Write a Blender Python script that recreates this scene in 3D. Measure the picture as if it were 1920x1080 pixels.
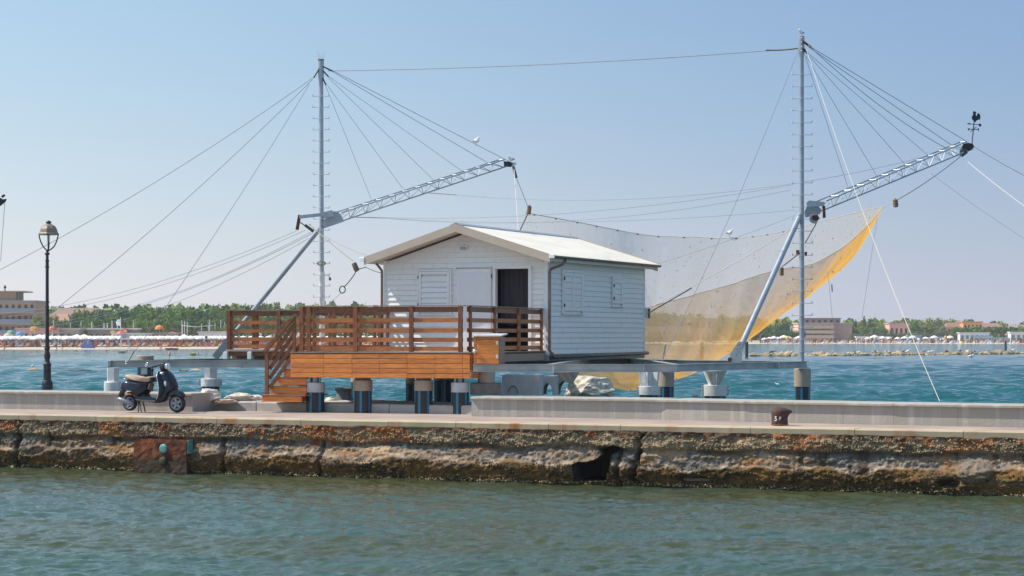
import bpy, math, random
import numpy as np
from mathutils import Vector, Matrix
random.seed(7)
R = math.radians
for o in list(bpy.data.objects): bpy.data.objects.remove(o)
SC = bpy.context.scene
COL = SC.collection

# ------------------------------------------------------------------ camera, sky, sun, exposure
F, HZ, CZ = 4000.0, 628.6, 2.9
cam_d = bpy.data.cameras.new('camera'); cam = bpy.data.objects.new('camera', cam_d); COL.objects.link(cam)
cam.location = (0, 0, CZ); cam.rotation_euler = (R(90), 0, 0)
cam_d.lens = 75.0; cam_d.sensor_width = 36.0; cam_d.shift_y = 88.6/1920
cam_d.clip_start = 0.5; cam_d.clip_end = 12000
SC.camera = cam
TOSUN = Vector((-.612, .043, .79)).normalized()
w = bpy.data.worlds.new("World"); SC.world = w; w.use_nodes = True
wn = w.node_tree; bg = wn.nodes['Background']
sky = wn.nodes.new('ShaderNodeTexSky'); sky.sky_type = 'NISHITA'; sky.sun_disc = False
sky.sun_elevation = math.asin(TOSUN.z); sky.sun_rotation = math.atan2(TOSUN.x, TOSUN.y)
sky.air_density = 1.0; sky.dust_density = .6; sky.ozone_density = 2.0; sky.altitude = 0
SKS = 0.12; bg.inputs[1].default_value = SKS
def wnode(t, **k):
    n = wn.nodes.new(t)
    for a, b in k.items(): setattr(n, a, b)
    return n
def vmix(a, b, fac, blend='MIX'):
    n = wnode('ShaderNodeMix', data_type='RGBA', blend_type=blend)
    for i, q in ((0, fac), (6, a), (7, b)):
        if hasattr(q, 'links') or hasattr(q, 'is_output'): wn.links.new(q, n.inputs[i])
        else: n.inputs[i].default_value = q
    return n.outputs[2]
def hz4(c): return (c[0]/SKS, c[1]/SKS, c[2]/SKS, 1)
geo = wnode('ShaderNodeTexCoord'); sep = wnode('ShaderNodeSeparateXYZ'); wn.links.new(geo.outputs['Generated'], sep.inputs[0])
# milky summer air: whitens towards the horizon all round, brighter on the sun's side
tint = vmix(sky.outputs[0], (.76, .83, .90, 1), 1.0, 'MULTIPLY')
base = vmix(tint, hz4((.225, .375, .55)), .65)
ml1 = wnode('ShaderNodeMath', operation='ABSOLUTE'); wn.links.new(sep.outputs[2], ml1.inputs[0])
ml2 = wnode('ShaderNodeMath', operation='MULTIPLY'); wn.links.new(ml1.outputs[0], ml2.inputs[0]); ml2.inputs[1].default_value = -16.0
ml3 = wnode('ShaderNodeMath', operation='EXPONENT'); wn.links.new(ml2.outputs[0], ml3.inputs[0])
hzn = vmix(base, hz4((.60, .58, .62)), ml3.outputs[0])
sd1 = wnode('ShaderNodeMath', operation='MULTIPLY'); wn.links.new(sep.outputs[0], sd1.inputs[0]); sd1.inputs[1].default_value = -1/.32
sd3 = wnode('ShaderNodeMath', operation='TANH'); wn.links.new(sd1.outputs[0], sd3.inputs[0])
# darkest about a right angle from the sun, paling again opposite it
sd4 = wnode('ShaderNodeMapRange', interpolation_type='SMOOTHSTEP'); wn.links.new(sep.outputs[0], sd4.inputs[0]); sd4.inputs[1].default_value = .3; sd4.inputs[2].default_value = .95; sd4.inputs[3].default_value = 1.0; sd4.inputs[4].default_value = .1
sd2 = wnode('ShaderNodeMath', operation='MULTIPLY'); wn.links.new(sd3.outputs[0], sd2.inputs[0]); wn.links.new(sd4.outputs[0], sd2.inputs[1])
def ex(k):
    a = wnode('ShaderNodeMath', operation='MULTIPLY'); wn.links.new(sd2.outputs[0], a.inputs[0]); a.inputs[1].default_value = k*.32
    b = wnode('ShaderNodeMath', operation='EXPONENT'); wn.links.new(a.outputs[0], b.inputs[0]); return b.outputs[0]
cmb = wnode('ShaderNodeCombineColor')
for i, k in enumerate((1.15, .95, .52)): wn.links.new(ex(k), cmb.inputs[i])
fin = vmix(hzn, cmb.outputs[0], 1.0, 'MULTIPLY')
wn.links.new(fin, bg.inputs[0])
sl = bpy.data.lights.new('sun', 'SUN'); so = bpy.data.objects.new('sun', sl); COL.objects.link(so)
sl.energy = 4.1; sl.angle = R(0.5); sl.color = (1.0, .93, .83)
so.rotation_euler = (-TOSUN).to_track_quat('-Z', 'Y').to_euler(); so.location = (-40, 40, 60)
SC.view_settings.view_transform = 'Standard'; SC.view_settings.look = 'None'
SC.view_settings.gamma = 1; SC.view_settings.use_curve_mapping = False
SC.view_settings.exposure = 0.36

# ------------------------------------------------------------------ helpers
def P(px, py, D): return Vector(((px-960)*D/F, D, CZ+(HZ-py)*D/F))
def PX(px, D, z): return Vector(((px-960)*D/F, D, z))
def PZ(px, py, z): return PX(px, (CZ-z)*F/(py-HZ), z)
QU = Vector((.9205, -.3907, 0)); QV = Vector((.3907, .9205, 0)); QO = Vector((0, 42.15, 0)); QROT = -R(23)
def Q(s, t, z): return QO + QU*s + QV*t + Vector((0, 0, z))
def SQ(px, t):
    k = (px-960)/F
    return (k*(42.15+.9205*t)-.3907*t)/(.9205+.3907*k)
MATS = {}
def tag(o, label, cat=None, group=None, kind=None):
    if label: o['label'] = label
    if cat: o['category'] = cat
    if group: o['group'] = group
    if kind: o['kind'] = kind
    return o
def thing(name, label, cat, loc, rotz=0, group=None):
    o = bpy.data.objects.new(name, None); COL.objects.link(o)
    o.location = loc; o.rotation_euler = (0, 0, rotz); o.empty_display_size = .2
    MATS[o.name] = Matrix.Translation(Vector(loc)) @ Matrix.Rotation(rotz, 4, 'Z')
    return tag(o, label, cat, group)
def copy_tree(o, parent=None):
    c = o.copy(); COL.objects.link(c); c.parent = parent
    for ch in [x for x in KIDS.get(o.name, [])]: 
        d = copy_tree(ch, c); KIDS.setdefault(c.name, []).append(d)
    return c
KIDS = {}
class MB:
    def __init__(s): s.v = []; s.f = []
    def add(s, v, f):
        n = len(s.v); s.v += [tuple(a) for a in v]; s.f += [tuple(n+i for i in a) for a in f]; return s
    def box(s, x0, x1, y0, y1, z0, z1):
        return s.add([(x0,y0,z0),(x1,y0,z0),(x1,y1,z0),(x0,y1,z0),(x0,y0,z1),(x1,y0,z1),(x1,y1,z1),(x0,y1,z1)],
                     [(0,3,2,1),(4,5,6,7),(0,1,5,4),(1,2,6,5),(2,3,7,6),(3,0,4,7)])
    def bbox(s, x0, x1, y0, y1, z0, z1, b=.01):       # box with chamfered edges
        vs = []; 
        for sx, sy, sz in [(a,b_,c) for a in (0,1) for b_ in (0,1) for c in (0,1)]:
            X = (x0, x1)[sx]; Y = (y0, y1)[sy]; Z = (z0, z1)[sz]
            dx = b if sx == 0 else -b; dy = b if sy == 0 else -b; dz = b if sz == 0 else -b
            vs += [(X, Y+dy, Z+dz), (X+dx, Y, Z+dz), (X+dx, Y+dy, Z)]
        def i(a, b_, c, k): return (a*4+b_*2+c)*3+k
        fs = []
        for a in (0, 1):
            q = [i(a,0,0,0), i(a,1,0,0), i(a,1,1,0), i(a,0,1,0)]; fs.append(q[::-1] if a == 0 else q)
            q = [i(0,a,0,1), i(1,a,0,1), i(1,a,1,1), i(0,a,1,1)]; fs.append(q if a == 0 else q[::-1])
            q = [i(0,0,a,2), i(1,0,a,2), i(1,1,a,2), i(0,1,a,2)]; fs.append(q[::-1] if a == 0 else q)
        for a in (0, 1):
            for c in (0, 1):
                fs.append([i(a,c,0,0), i(a,c,1,0), i(a,c,1,1), i(a,c,0,1)])
                fs.append([i(a,0,c,0), i(a,1,c,0), i(a,1,c,2), i(a,0,c,2)])
                fs.append([i(0,a,c,1), i(1,a,c,1), i(1,a,c,2), i(0,a,c,2)])
        for a in (0,1):
            for b_ in (0,1):
                for c in (0,1): fs.append([i(a,b_,c,0), i(a,b_,c,1), i(a,b_,c,2)])
        return s.add(vs, fs)
    def beam(s, p, q, w, h, up=Vector((0,0,1))):       # rectangular bar p->q
        p = Vector(p); q = Vector(q); d = (q-p).normalized()
        sd = d.cross(up)
        if sd.length < 1e-4: sd = Vector((1,0,0))
        sd.normalize(); u2 = sd.cross(d).normalized()
        vs = []
        for c in (p, q):
            for a, b in ((-1,-1),(1,-1),(1,1),(-1,1)): vs.append(c+sd*(a*w/2)+u2*(b*h/2))
        return s.add(vs, [(0,1,2,3),(7,6,5,4),(0,4,5,1),(1,5,6,2),(2,6,7,3),(3,7,4,0)])
    def tube(s, pts, r, n=8, caps=True):
        pts = [Vector(p) for p in pts]; m = len(pts)
        rs = r if isinstance(r, (list, tuple)) else [r]*m
        up = None; rings = []
        for i, p in enumerate(pts):
            if i == 0: d = pts[1]-p
            elif i == m-1: d = p-pts[i-1]
            else: d = (pts[i+1]-p).normalized()+(p-pts[i-1]).normalized()
            d.normalize()
            if up is None:
                up = Vector((0,0,1)) if abs(d.z) < .9 else Vector((1,0,0))
            a = d.cross(up)
            if a.length < 1e-5: a = d.cross(Vector((0.3,1,0.1)))
            a.normalize(); b = a.cross(d).normalized(); up = b
            rings.append([p+(a*math.cos(2*math.pi*k/n)+b*math.sin(2*math.pi*k/n))*rs[i] for k in range(n)])
        vs = [v for r_ in rings for v in r_]; fs = []
        for i in range(m-1):
            for k in range(n):
                k2 = (k+1) % n
                fs.append((i*n+k, i*n+k2, (i+1)*n+k2, (i+1)*n+k))
        if caps: fs.append(tuple(range(n))[::-1]); fs.append(tuple((m-1)*n+k for k in range(n)))
        return s.add(vs, fs)
    def lathe(s, prof, n=16, c=(0,0,0)):
        vs = []; fs = []
        for r, z in prof:
            for k in range(n): vs.append((c[0]+r*math.cos(2*math.pi*k/n), c[1]+r*math.sin(2*math.pi*k/n), c[2]+z))
        for i in range(len(prof)-1):
            for k in range(n):
                k2 = (k+1) % n; fs.append((i*n+k, i*n+k2, (i+1)*n+k2, (i+1)*n+k))
        fs.append(tuple(range(n))[::-1]); fs.append(tuple((len(prof)-1)*n+k for k in range(n)))
        return s.add(vs, fs)
    def prism(s, poly, y0, y1):                      # (x,z) outline extruded along y
        n = len(poly)
        vs = [(x, y0, z) for x, z in poly]+[(x, y1, z) for x, z in poly]
        fs = [tuple(range(n)), tuple(range(2*n-1, n-1, -1))]+[(i, i+n, (i+1) % n+n, (i+1) % n) for i in range(n)]
        return s.add(vs, fs)
    def puff(s, poly, w, rounds=.35, n=7, yc=0, p=2.4):     # outline swollen across y
        cx = sum(a[0] for a in poly)/len(poly); cz = sum(a[1] for a in poly)/len(poly); m = len(poly)
        vs = []; fs = []
        for i in range(n):
            t = -1+2*i/(n-1); k = 1-rounds*(abs(t)**p); 
            for x, z in poly: vs.append((cx+(x-cx)*k, yc+t*w, cz+(z-cz)*k))
        for i in range(n-1):
            for j in range(m):
                j2 = (j+1) % m; fs.append((i*m+j, (i+1)*m+j, (i+1)*m+j2, i*m+j2))
        fs.append(tuple(range(m))); fs.append(tuple((n-1)*m+j for j in range(m))[::-1])
        return s.add(vs, fs)
    def ball(s, c, r, n=10, m=6):
        if not isinstance(r, (list, tuple)): r = (r, r, r)
        vs = [(c[0], c[1], c[2]-r[2])]; fs = []
        for i in range(1, m):
            a = -math.pi/2+math.pi*i/m
            for k in range(n): b = 2*math.pi*k/n; vs.append((c[0]+r[0]*math.cos(a)*math.cos(b), c[1]+r[1]*math.cos(a)*math.sin(b), c[2]+r[2]*math.sin(a)))
        vs.append((c[0], c[1], c[2]+r[2])); L = len(vs)-1
        for k in range(n):
            k2 = (k+1) % n; fs.append((0, 1+k2, 1+k)); fs.append((L, L-n+k, L-n+k2))
            for i in range(m-2): fs.append((1+i*n+k, 1+i*n+k2, 1+(i+1)*n+k2, 1+(i+1)*n+k))
        return s.add(vs, fs)
    def ibeam(s, p, q, h=.17, wd=.12, t=.014):
        z = Vector((0,0,1))
        s.beam(Vector(p)-z*t/2, Vector(q)-z*t/2, wd, t)
        s.beam(Vector(p)-z*(h-t/2), Vector(q)-z*(h-t/2), wd, t)
        return s.beam(Vector(p)-z*h/2, Vector(q)-z*h/2, t, h-2*t-.002)
    def build(s, name, m, parent=None, smooth=False, world=False):
        vs = s.v
        if parent is not None and world:
            inv = MATS[parent.name].inverted(); vs = [tuple(inv @ Vector(a)) for a in vs]
        loc = (0, 0, 0)
        if parent is None:
            a = np.array(vs); lo = a.min(0); hi = a.max(0)
            loc = (float((lo[0]+hi[0])/2), float((lo[1]+hi[1])/2), float(lo[2]))
            vs = (a-np.array(loc)).tolist()
        me = bpy.data.meshes.new(name); me.from_pydata(vs, [], s.f); me.update()
        o = bpy.data.objects.new(name, me); COL.objects.link(o)
        if m: me.materials.append(m)
        if smooth: me.polygons.foreach_set('use_smooth', [True]*len(me.polygons))
        if parent is None: o.location = loc; MATS[o.name] = Matrix.Translation(Vector(loc))
        else:
            o.parent = parent; MATS[o.name] = MATS[parent.name].copy(); KIDS.setdefault(parent.name, []).append(o)
        return o
def smooth_angle(o, a=35):
    me = o.data; me.polygons.foreach_set('use_smooth', [True]*len(me.polygons))
    try: me.set_sharp_from_angle(angle=R(a))
    except Exception: pass
    return o
def inst(src, name, parent, loc=None, rot=None, scale=None):       # another part sharing a mesh
    o = bpy.data.objects.new(name, src.data); COL.objects.link(o); o.parent = parent
    if parent: MATS[o.name] = MATS[parent.name].copy(); KIDS.setdefault(parent.name, []).append(o)
    if loc is not None: o.location = loc
    if rot is not None: o.rotation_euler = rot
    if scale is not None: o.scale = scale
    return o

# numpy noise
def _h(ix, iy, seed):
    n = (ix.astype(np.int64)*374761393+iy.astype(np.int64)*668265263+seed*1442695041) & 0xffffffff
    n = ((n ^ (n >> 13))*1274126177) & 0xffffffff
    return ((n ^ (n >> 16)) & 0xffff)/65535.0
def vn(x, y, seed=0):
    x0 = np.floor(x); y0 = np.floor(y); fx = x-x0; fy = y-y0
    fx = fx*fx*(3-2*fx); fy = fy*fy*(3-2*fy)
    a = _h(x0, y0, seed); b = _h(x0+1, y0, seed); c = _h(x0, y0+1, seed); d = _h(x0+1, y0+1, seed)
    return (a*(1-fx)+b*fx)*(1-fy)+(c*(1-fx)+d*fx)*fy
def fbm(x, y, o=4, seed=0, g=.5):
    s = 0; a = 1; t = 0
    for i in range(o): s = s+a*vn(x*2**i+17.3*i, y*2**i-9.1*i, seed+i); t += a; a *= g
    return s/t
def sstep(a, b, x):
    t = np.clip((x-a)/(b-a), 0, 1); return t*t*(3-2*t)

def grid_mesh(name, X, Y, Z, m, parent=None, kind=None, colors=None, keep=None, smooth=True):
    r, c = X.shape
    me = bpy.data.meshes.new(name)
    co = np.stack([X, Y, Z], -1).reshape(-1, 3).astype(np.float32)
    idx = np.arange(r*c).reshape(r, c)
    fa = np.stack([idx[:-1,:-1], idx[:-1,1:], idx[1:,1:], idx[1:,:-1]], -1).reshape(-1, 4)
    if keep is not None: fa = fa[keep.reshape(-1)]
    me.vertices.add(len(co)); me.vertices.foreach_set('co', co.ravel())
    me.loops.add(fa.size); me.loops.foreach_set('vertex_index', fa.ravel().astype(np.int32))
    me.polygons.add(len(fa)); me.polygons.foreach_set('loop_start', (np.arange(len(fa))*4).astype(np.int32))
    me.polygons.foreach_set('use_smooth', np.full(len(fa), smooth))
    me.update(calc_edges=True); me.validate()
    if colors is not None:
        at = me.color_attributes.new('Col', 'FLOAT_COLOR', 'POINT')
        cc = np.concatenate([colors.reshape(-1, 3), np.ones((r*c, 1))], 1).astype(np.float32)
        at.data.foreach_set('color', cc.ravel())
    me.materials.append(m)
    o = bpy.data.objects.new(name, me); COL.objects.link(o)
    if parent: o.parent = parent; KIDS.setdefault(parent.name, []).append(o)
    if kind: o['kind'] = kind
    return o

# ------------------------------------------------------------------ materials
def nd(nt, t, **k):
    n = nt.nodes.new(t)
    for a, b in k.items(): setattr(n, a, b)
    return n
def setin(n, i, v): n.inputs[i].default_value = v
def newmat(name):
    m = bpy.data.materials.new(name); m.use_nodes = True
    return m, m.node_tree, m.node_tree.nodes['Principled BSDF']
def pm(name, col, rough=.6, metal=0, var=.18, scale=5, bump=0, bs=None, stretch=(1,1,1), rand=0, col2=None, thr=(.3,.7), coat=0, spec=None, detail=6, attr=False):
    m, nt, b = newmat(name); L = nt.links.new
    tc = nd(nt, 'ShaderNodeTexCoord'); mp = nd(nt, 'ShaderNodeMapping'); mp.inputs['Scale'].default_value = stretch
    L(tc.outputs['Object'], mp.inputs[0])
    oi = nd(nt, 'ShaderNodeObjectInfo')
    vm = nd(nt, 'ShaderNodeVectorMath', operation='ADD'); L(mp.outputs[0], vm.inputs[0])
    if rand:
        sc = nd(nt, 'ShaderNodeVectorMath', operation='SCALE'); sc.inputs[0].default_value = (37, 19, 53); L(oi.outputs['Random'], sc.inputs['Scale']); L(sc.outputs[0], vm.inputs[1])
    nz = nd(nt, 'ShaderNodeTexNoise'); setin(nz, 'Scale', scale); setin(nz, 'Detail', detail); L(vm.outputs[0], nz.inputs['Vector'])
    mr = nd(nt, 'ShaderNodeMapRange'); setin(mr, 1, thr[0]); setin(mr, 2, thr[1]); L(nz.outputs[0], mr.inputs[0])
    mx = nd(nt, 'ShaderNodeMix', data_type='RGBA'); L(mr.outputs[0], mx.inputs[0])
    c1 = tuple(c*(1-var) for c in col)+(1,); c2 = (tuple(col2)+(1,)) if col2 else tuple(min(.95, c*(1+var)) for c in col)+(1,)
    mx.inputs[6].default_value = c1; mx.inputs[7].default_value = c2
    out = mx.outputs[2]
    if attr:
        at = nd(nt, 'ShaderNodeVertexColor'); at.layer_name = 'Col'
        mm = nd(nt, 'ShaderNodeMix', data_type='RGBA', blend_type='MULTIPLY'); setin(mm, 0, 1.0); L(out, mm.inputs[6]); L(at.outputs[0], mm.inputs[7]); out = mm.outputs[2]
    if rand:
        hs = nd(nt, 'ShaderNodeHueSaturation'); ma = nd(nt, 'ShaderNodeMapRange'); setin(ma, 3, 1-rand); setin(ma, 4, 1+rand)
        L(oi.outputs['Random'], ma.inputs[0]); L(ma.outputs[0], hs.inputs['Value']); L(out, hs.inputs['Color']); out = hs.outputs[0]
    L(out, b.inputs['Base Color'])
    b.inputs['Roughness'].default_value = rough; b.inputs['Metallic'].default_value = metal
    if coat: b.inputs['Coat Weight'].default_value = coat; b.inputs['Coat Roughness'].default_value = .06
    if spec is not None: b.inputs['Specular IOR Level'].default_value = spec
    if bump:
        n2 = nd(nt, 'ShaderNodeTexNoise'); setin(n2, 'Scale', bs or scale*4); setin(n2, 'Detail', 6); L(vm.outputs[0], n2.inputs['Vector'])
        bp = nd(nt, 'ShaderNodeBump'); setin(bp, 'Strength', bump); setin(bp, 'Distance', .02); L(n2.outputs[0], bp.inputs['Height']); L(bp.outputs[0], b.inputs['Normal'])
    return m
M = {}
M['white_paint'] = pm('white_paint', (.90,.885,.86), .5, var=.02, scale=3, bump=.08, bs=40, rand=.02, stretch=(2.5,2.5,.5), col2=(.76,.73,.67), thr=(.52,.85))
M['white_shutter'] = pm('white_shutter', (.86,.855,.85), .4, var=.03, scale=4)
M['white_roof'] = pm('white_roof', (.73,.69,.62), .45, var=.06, scale=1.5, stretch=(1,.3,1))
M['fascia'] = pm('fascia', (.52,.43,.345), .6, var=.06, scale=3, bump=.05)
M['soffit'] = pm('soffit', (.72,.62,.52), .6, var=.05)
M['copper'] = pm('copper', (.26,.17,.12), .4, metal=.7, var=.25, scale=6)
M['gutter_dark'] = pm('gutter_dark', (.17,.15,.14), .45, metal=.5, var=.2)
M['black'] = pm('black', (.02,.02,.022), .6, var=.2)
M['dark_fabric'] = pm('dark_fabric', (.045,.043,.05), .9, var=.2, stretch=(6,1,.3))
M['wood_dark'] = pm('wood_dark', (.23,.078,.028), .5, var=.35, scale=5, stretch=(3,3,3), bump=.15, rand=.18)
M['wood_slat'] = pm('wood_slat', (.44,.15,.045), .5, var=.3, scale=6, stretch=(1,6,10), bump=.15, rand=.15)
M['wood_skirt'] = pm('wood_skirt', (.68,.225,.048), .6, var=.34, scale=7, stretch=(.6,5,12), bump=.2, rand=.17)
M['wood_grey'] = pm('wood_grey', (.30,.22,.17), .7, var=.2, scale=5, stretch=(1,5,5), rand=.1)
M['galv'] = pm('galv', (.40,.44,.50), .42, metal=.45, var=.16, scale=5, rand=.06)
M['galv_blue'] = pm('galv_blue', (.36,.40,.45), .45, metal=.35, var=.14, scale=3, rand=.05)
M['galv_light'] = pm('galv_light', (.72,.73,.73), .45, metal=.3, var=.15, scale=8)
M['beam_steel'] = pm('beam_steel', (.36,.40,.43), .5, metal=.4, var=.2, scale=2.5, col2=(.50,.50,.49), bump=.05)
M['white_steel'] = pm('white_steel', (.72,.70,.66), .5, metal=.1, var=.12, scale=6, col2=(.50,.36,.26), thr=(.62,.85))
M['tan_collar'] = pm('tan_collar', (.42,.33,.25), .6, metal=.1, var=.15, scale=5, stretch=(1,1,.4))
M['grey_collar'] = pm('grey_collar', (.50,.51,.53), .5, metal=.2, var=.15, scale=6, rand=.06)
M['pipe_black'] = pm('pipe_black', (.022,.024,.028), .45, var=.3, scale=3)
M['pipe_blue'] = pm('pipe_blue', (.015,.20,.36), .45, var=.1)
M['concrete'] = pm('concrete', (.42,.39,.36), .9, var=.22, scale=2.5, bump=.25, bs=30, rand=.05)
M['concrete_dark'] = pm('concrete_dark', (.22,.21,.20), .9, var=.25, scale=4, bump=.3, bs=25)
M['rope'] = pm('rope', (.42,.36,.26), .8, var=.2, scale=30)
M['rope_white'] = pm('rope_white', (.66,.60,.52), .7, var=.1, scale=20)
M['steel_cable'] = pm('steel_cable', (.27,.29,.32), .7, metal=0, var=.15, scale=20)
M['chain'] = pm('chain', (.10,.09,.09), .6, metal=.4, var=.4, scale=30)
M['float_brown'] = pm('float_brown', (.22,.14,.07), .6, var=.25, scale=15, stretch=(6,6,1))
M['cast_iron'] = pm('cast_iron', (.045,.05,.062), .5, metal=.3, var=.3, scale=9, col2=(.10,.085,.075), thr=(.5,.8), bump=.1)
M['lamp_cream'] = pm('lamp_cream', (.25,.205,.15), .5, var=.15)
M['glass'] = None
M['rust'] = pm('rust', (.075,.028,.018), .9, var=.5, scale=5, col2=(.27,.075,.025), thr=(.35,.65), bump=.7, bs=24)
M['bollard_iron'] = pm('bollard_iron', (.05,.022,.018), .75, var=.35, scale=14, col2=(.12,.05,.035), bump=.5, bs=50)
M['paint_white_mark'] = pm('paint_white_mark', (.8,.8,.78), .7, var=.1, scale=40)
M['turquoise'] = pm('turquoise', (.12,.36,.33), .6, var=.35, scale=9)
M['rock_white'] = pm('rock_white', (.62,.56,.47), .95, var=.30, scale=7, bump=.9, bs=16, rand=.08)
M['rock_dark'] = pm('rock_dark', (.05,.045,.04), .85, var=.5, scale=8, bump=.6, bs=20)
M['rock_ochre'] = pm('rock_ochre', (.38,.29,.18), .9, var=.3, scale=.9, bump=.4, bs=4, rand=.25)
M['feather_white'] = pm('feather_white', (.85,.85,.84), .8, var=.04)
M['feather_grey'] = pm('feather_grey', (.38,.41,.45), .8, var=.1)
M['feather_dark'] = pm('feather_dark', (.03,.03,.03), .8, var=.1)
M['beak'] = pm('beak', (.7,.42,.05), .5, var=.1)
M['scooter_blue'] = pm('scooter_blue', (.005,.013,.032), .28, var=.1, coat=.25, spec=.35)
M['scooter_black'] = pm('scooter_black', (.014,.014,.016), .5, var=.2)
M['rubber'] = pm('rubber', (.02,.02,.021), .75, var=.2, scale=20)
M['seat_tan'] = pm('seat_tan', (.50,.36,.27), .55, var=.08, scale=12, bump=.1)
M['chrome'] = pm('chrome', (.75,.76,.78), .12, metal=1, var=.03)
M['alloy'] = pm('alloy', (.24,.27,.32), .4, metal=.5, var=.08)
M['lens_orange'] = pm('lens_orange', (.85,.20,.02), .2, var=.05)
M['lens_red'] = pm('lens_red', (.55,.02,.02), .2, var=.05)
M['lens_clear'] = pm('lens_clear', (.75,.78,.80), .1, var=.05)
M['trim_white'] = pm('trim_white', (.7,.7,.7), .35, metal=.3, var=.05)
M['sand'] = pm('sand', (.56,.45,.34), .95, var=.12, scale=.08)
M['land'] = pm('land', (.16,.16,.09), .95, var=.3, scale=.05)
M['umbrella_white'] = pm('umbrella_white', (.82,.78,.72), .8, var=.04, rand=.03)
M['vane_black'] = pm('vane_black', (.012,.016,.03), .5, var=.2)
M['cap_white'] = pm('cap_white', (.82,.81,.78), .6, var=.05)
M['skin'] = pm('skin', (.45,.22,.13), .6, var=.1, rand=.25)
def flat(n, c, r=.6): 
    if n not in M: M[n] = pm(n, c, r, var=.08)
    return M[n]
# ------------------------------------------------------------------ water
def make_water():
    rows = np.concatenate([np.arange(1112, 765, -.8), np.arange(765, 632.2, -.3)])
    D = CZ*F/(rows-HZ); dD = np.abs(np.gradient(D))
    px = np.concatenate([np.arange(-420, -60, 9.0), np.arange(-60, 1980, 2.9), np.arange(1980, 2341, 9.0)])
    X = (px[None, :]-960)/F*D[:, None]; Y = np.repeat(D[:, None], len(px), 1)
    t = (X*QV.x+(Y-42.15)*QV.y)
    sea = sstep(1.0, 4.0, t)
    Z = np.zeros_like(X); rng = np.random.RandomState(3)
    N = 110
    for i in range(N):
        lam = .13*(8.0/.13)**((i+.5)/N)
        th = rng.normal(.25, .55); ph = rng.uniform(0, 6.28)
        kx = math.sin(th)*2*math.pi/lam; ky = math.cos(th)*2*math.pi/lam
        sl_c = (.036 if lam < .6 else .014) if lam < 1.8 else .003
        sl_s = .052 if lam < 1.4 else (.038 if lam < 4 else .012)
        amp = (sl_c*(1-sea)+sl_s*sea)*lam/6.283*1.3
        att = sstep(1.6, 3.2, lam/dD)[:, None]
        q = kx*X+ky*Y+ph+1.3*np.sin(.21*kx*Y-.17*ky*X+ph*3)
        Z += amp*att*(np.sin(q)+.35*np.sin(2*q+.9))
    # gusts: calmer and rougher patches
    Z *= .55+.9*fbm(X*.09, Y*.05, 3, 5)
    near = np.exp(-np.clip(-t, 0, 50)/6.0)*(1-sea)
    n1 = fbm(X*.25, Y*.12, 4, 11)[..., None]
    pt = sstep(.40, .62, fbm(X*.30+5, Y*.55, 4, 23))[..., None]
    canal = np.array([.054, .070, .036])*(1-pt)+np.array([.046, .088, .070])*pt
    deep = np.array([.010, .076, .092])*(1-n1)+np.array([.018, .112, .126])*n1
    shal = np.array([.035, .17, .185])
    shk = sstep(200, 480, Y)[..., None]*.55
    c = canal*(1-sea[..., None])+((deep*(1-shk)+shal*shk))*sea[..., None]
    c = c*(1-.55*near[..., None])+np.array([.052, .052, .014])*.5*near[..., None]  # quay wall's reflection painted into the water colour, fading away from the wall
    m, nt, b = newmat('water'); L = nt.links.new
    at = nd(nt, 'ShaderNodeVertexColor'); at.layer_name = 'Col'; L(at.outputs[0], b.inputs['Base Color'])
    b.inputs['Roughness'].default_value = .07; b.inputs['IOR'].default_value = 1.33; b.inputs['Specular IOR Level'].default_value = .34
    tc = nd(nt, 'ShaderNodeTexCoord')
    mp = nd(nt, 'ShaderNodeMapping'); mp.inputs['Scale'].default_value = (.8, 1.2, 1); mp.inputs['Rotation'].default_value = (0, 0, .25); L(tc.outputs['Object'], mp.inputs[0])
    n1 = nd(nt, 'ShaderNodeTexNoise'); setin(n1, 'Scale', 1.6); setin(n1, 'Detail', 9); setin(n1, 'Roughness', .62); setin(n1, 'Distortion', .4); L(mp.outputs[0], n1.inputs['Vector'])
    bp = nd(nt, 'ShaderNodeBump'); setin(bp, 'Strength', .5); setin(bp, 'Distance', .12); L(n1.outputs[0], bp.inputs['Height']); L(bp.outputs[0], b.inputs['Normal'])
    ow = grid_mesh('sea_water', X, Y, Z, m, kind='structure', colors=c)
    da_ = ow.data.attributes.new('Chop', 'FLOAT', 'POINT'); da_.data.foreach_set('value', (1.33-.15*sea).astype(np.float32).ravel())
    an = nd(nt, 'ShaderNodeAttribute'); an.attribute_name = 'Chop'; L(an.outputs['Fac'], b.inputs['IOR'])
    # open sea bed of water far out to both sides and beyond
    mb = MB()
    for (x0, x1, y0, y1) in ((-2500, 2500, 10, 28), (-2500, 2500, 27.5, 3200)):
        mb.add([(x0, y0, -.32), (x1, y0, -.32), (x1, y1, -.32), (x0, y1, -.32)], [(0, 1, 2, 3)])
    far = pm('water_far', (.02,.14,.17), .12, var=.1, scale=.02, bump=.6, bs=1.6)
    o = mb.build('water_far', far); o['kind'] = 'structure'
make_water()

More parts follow.
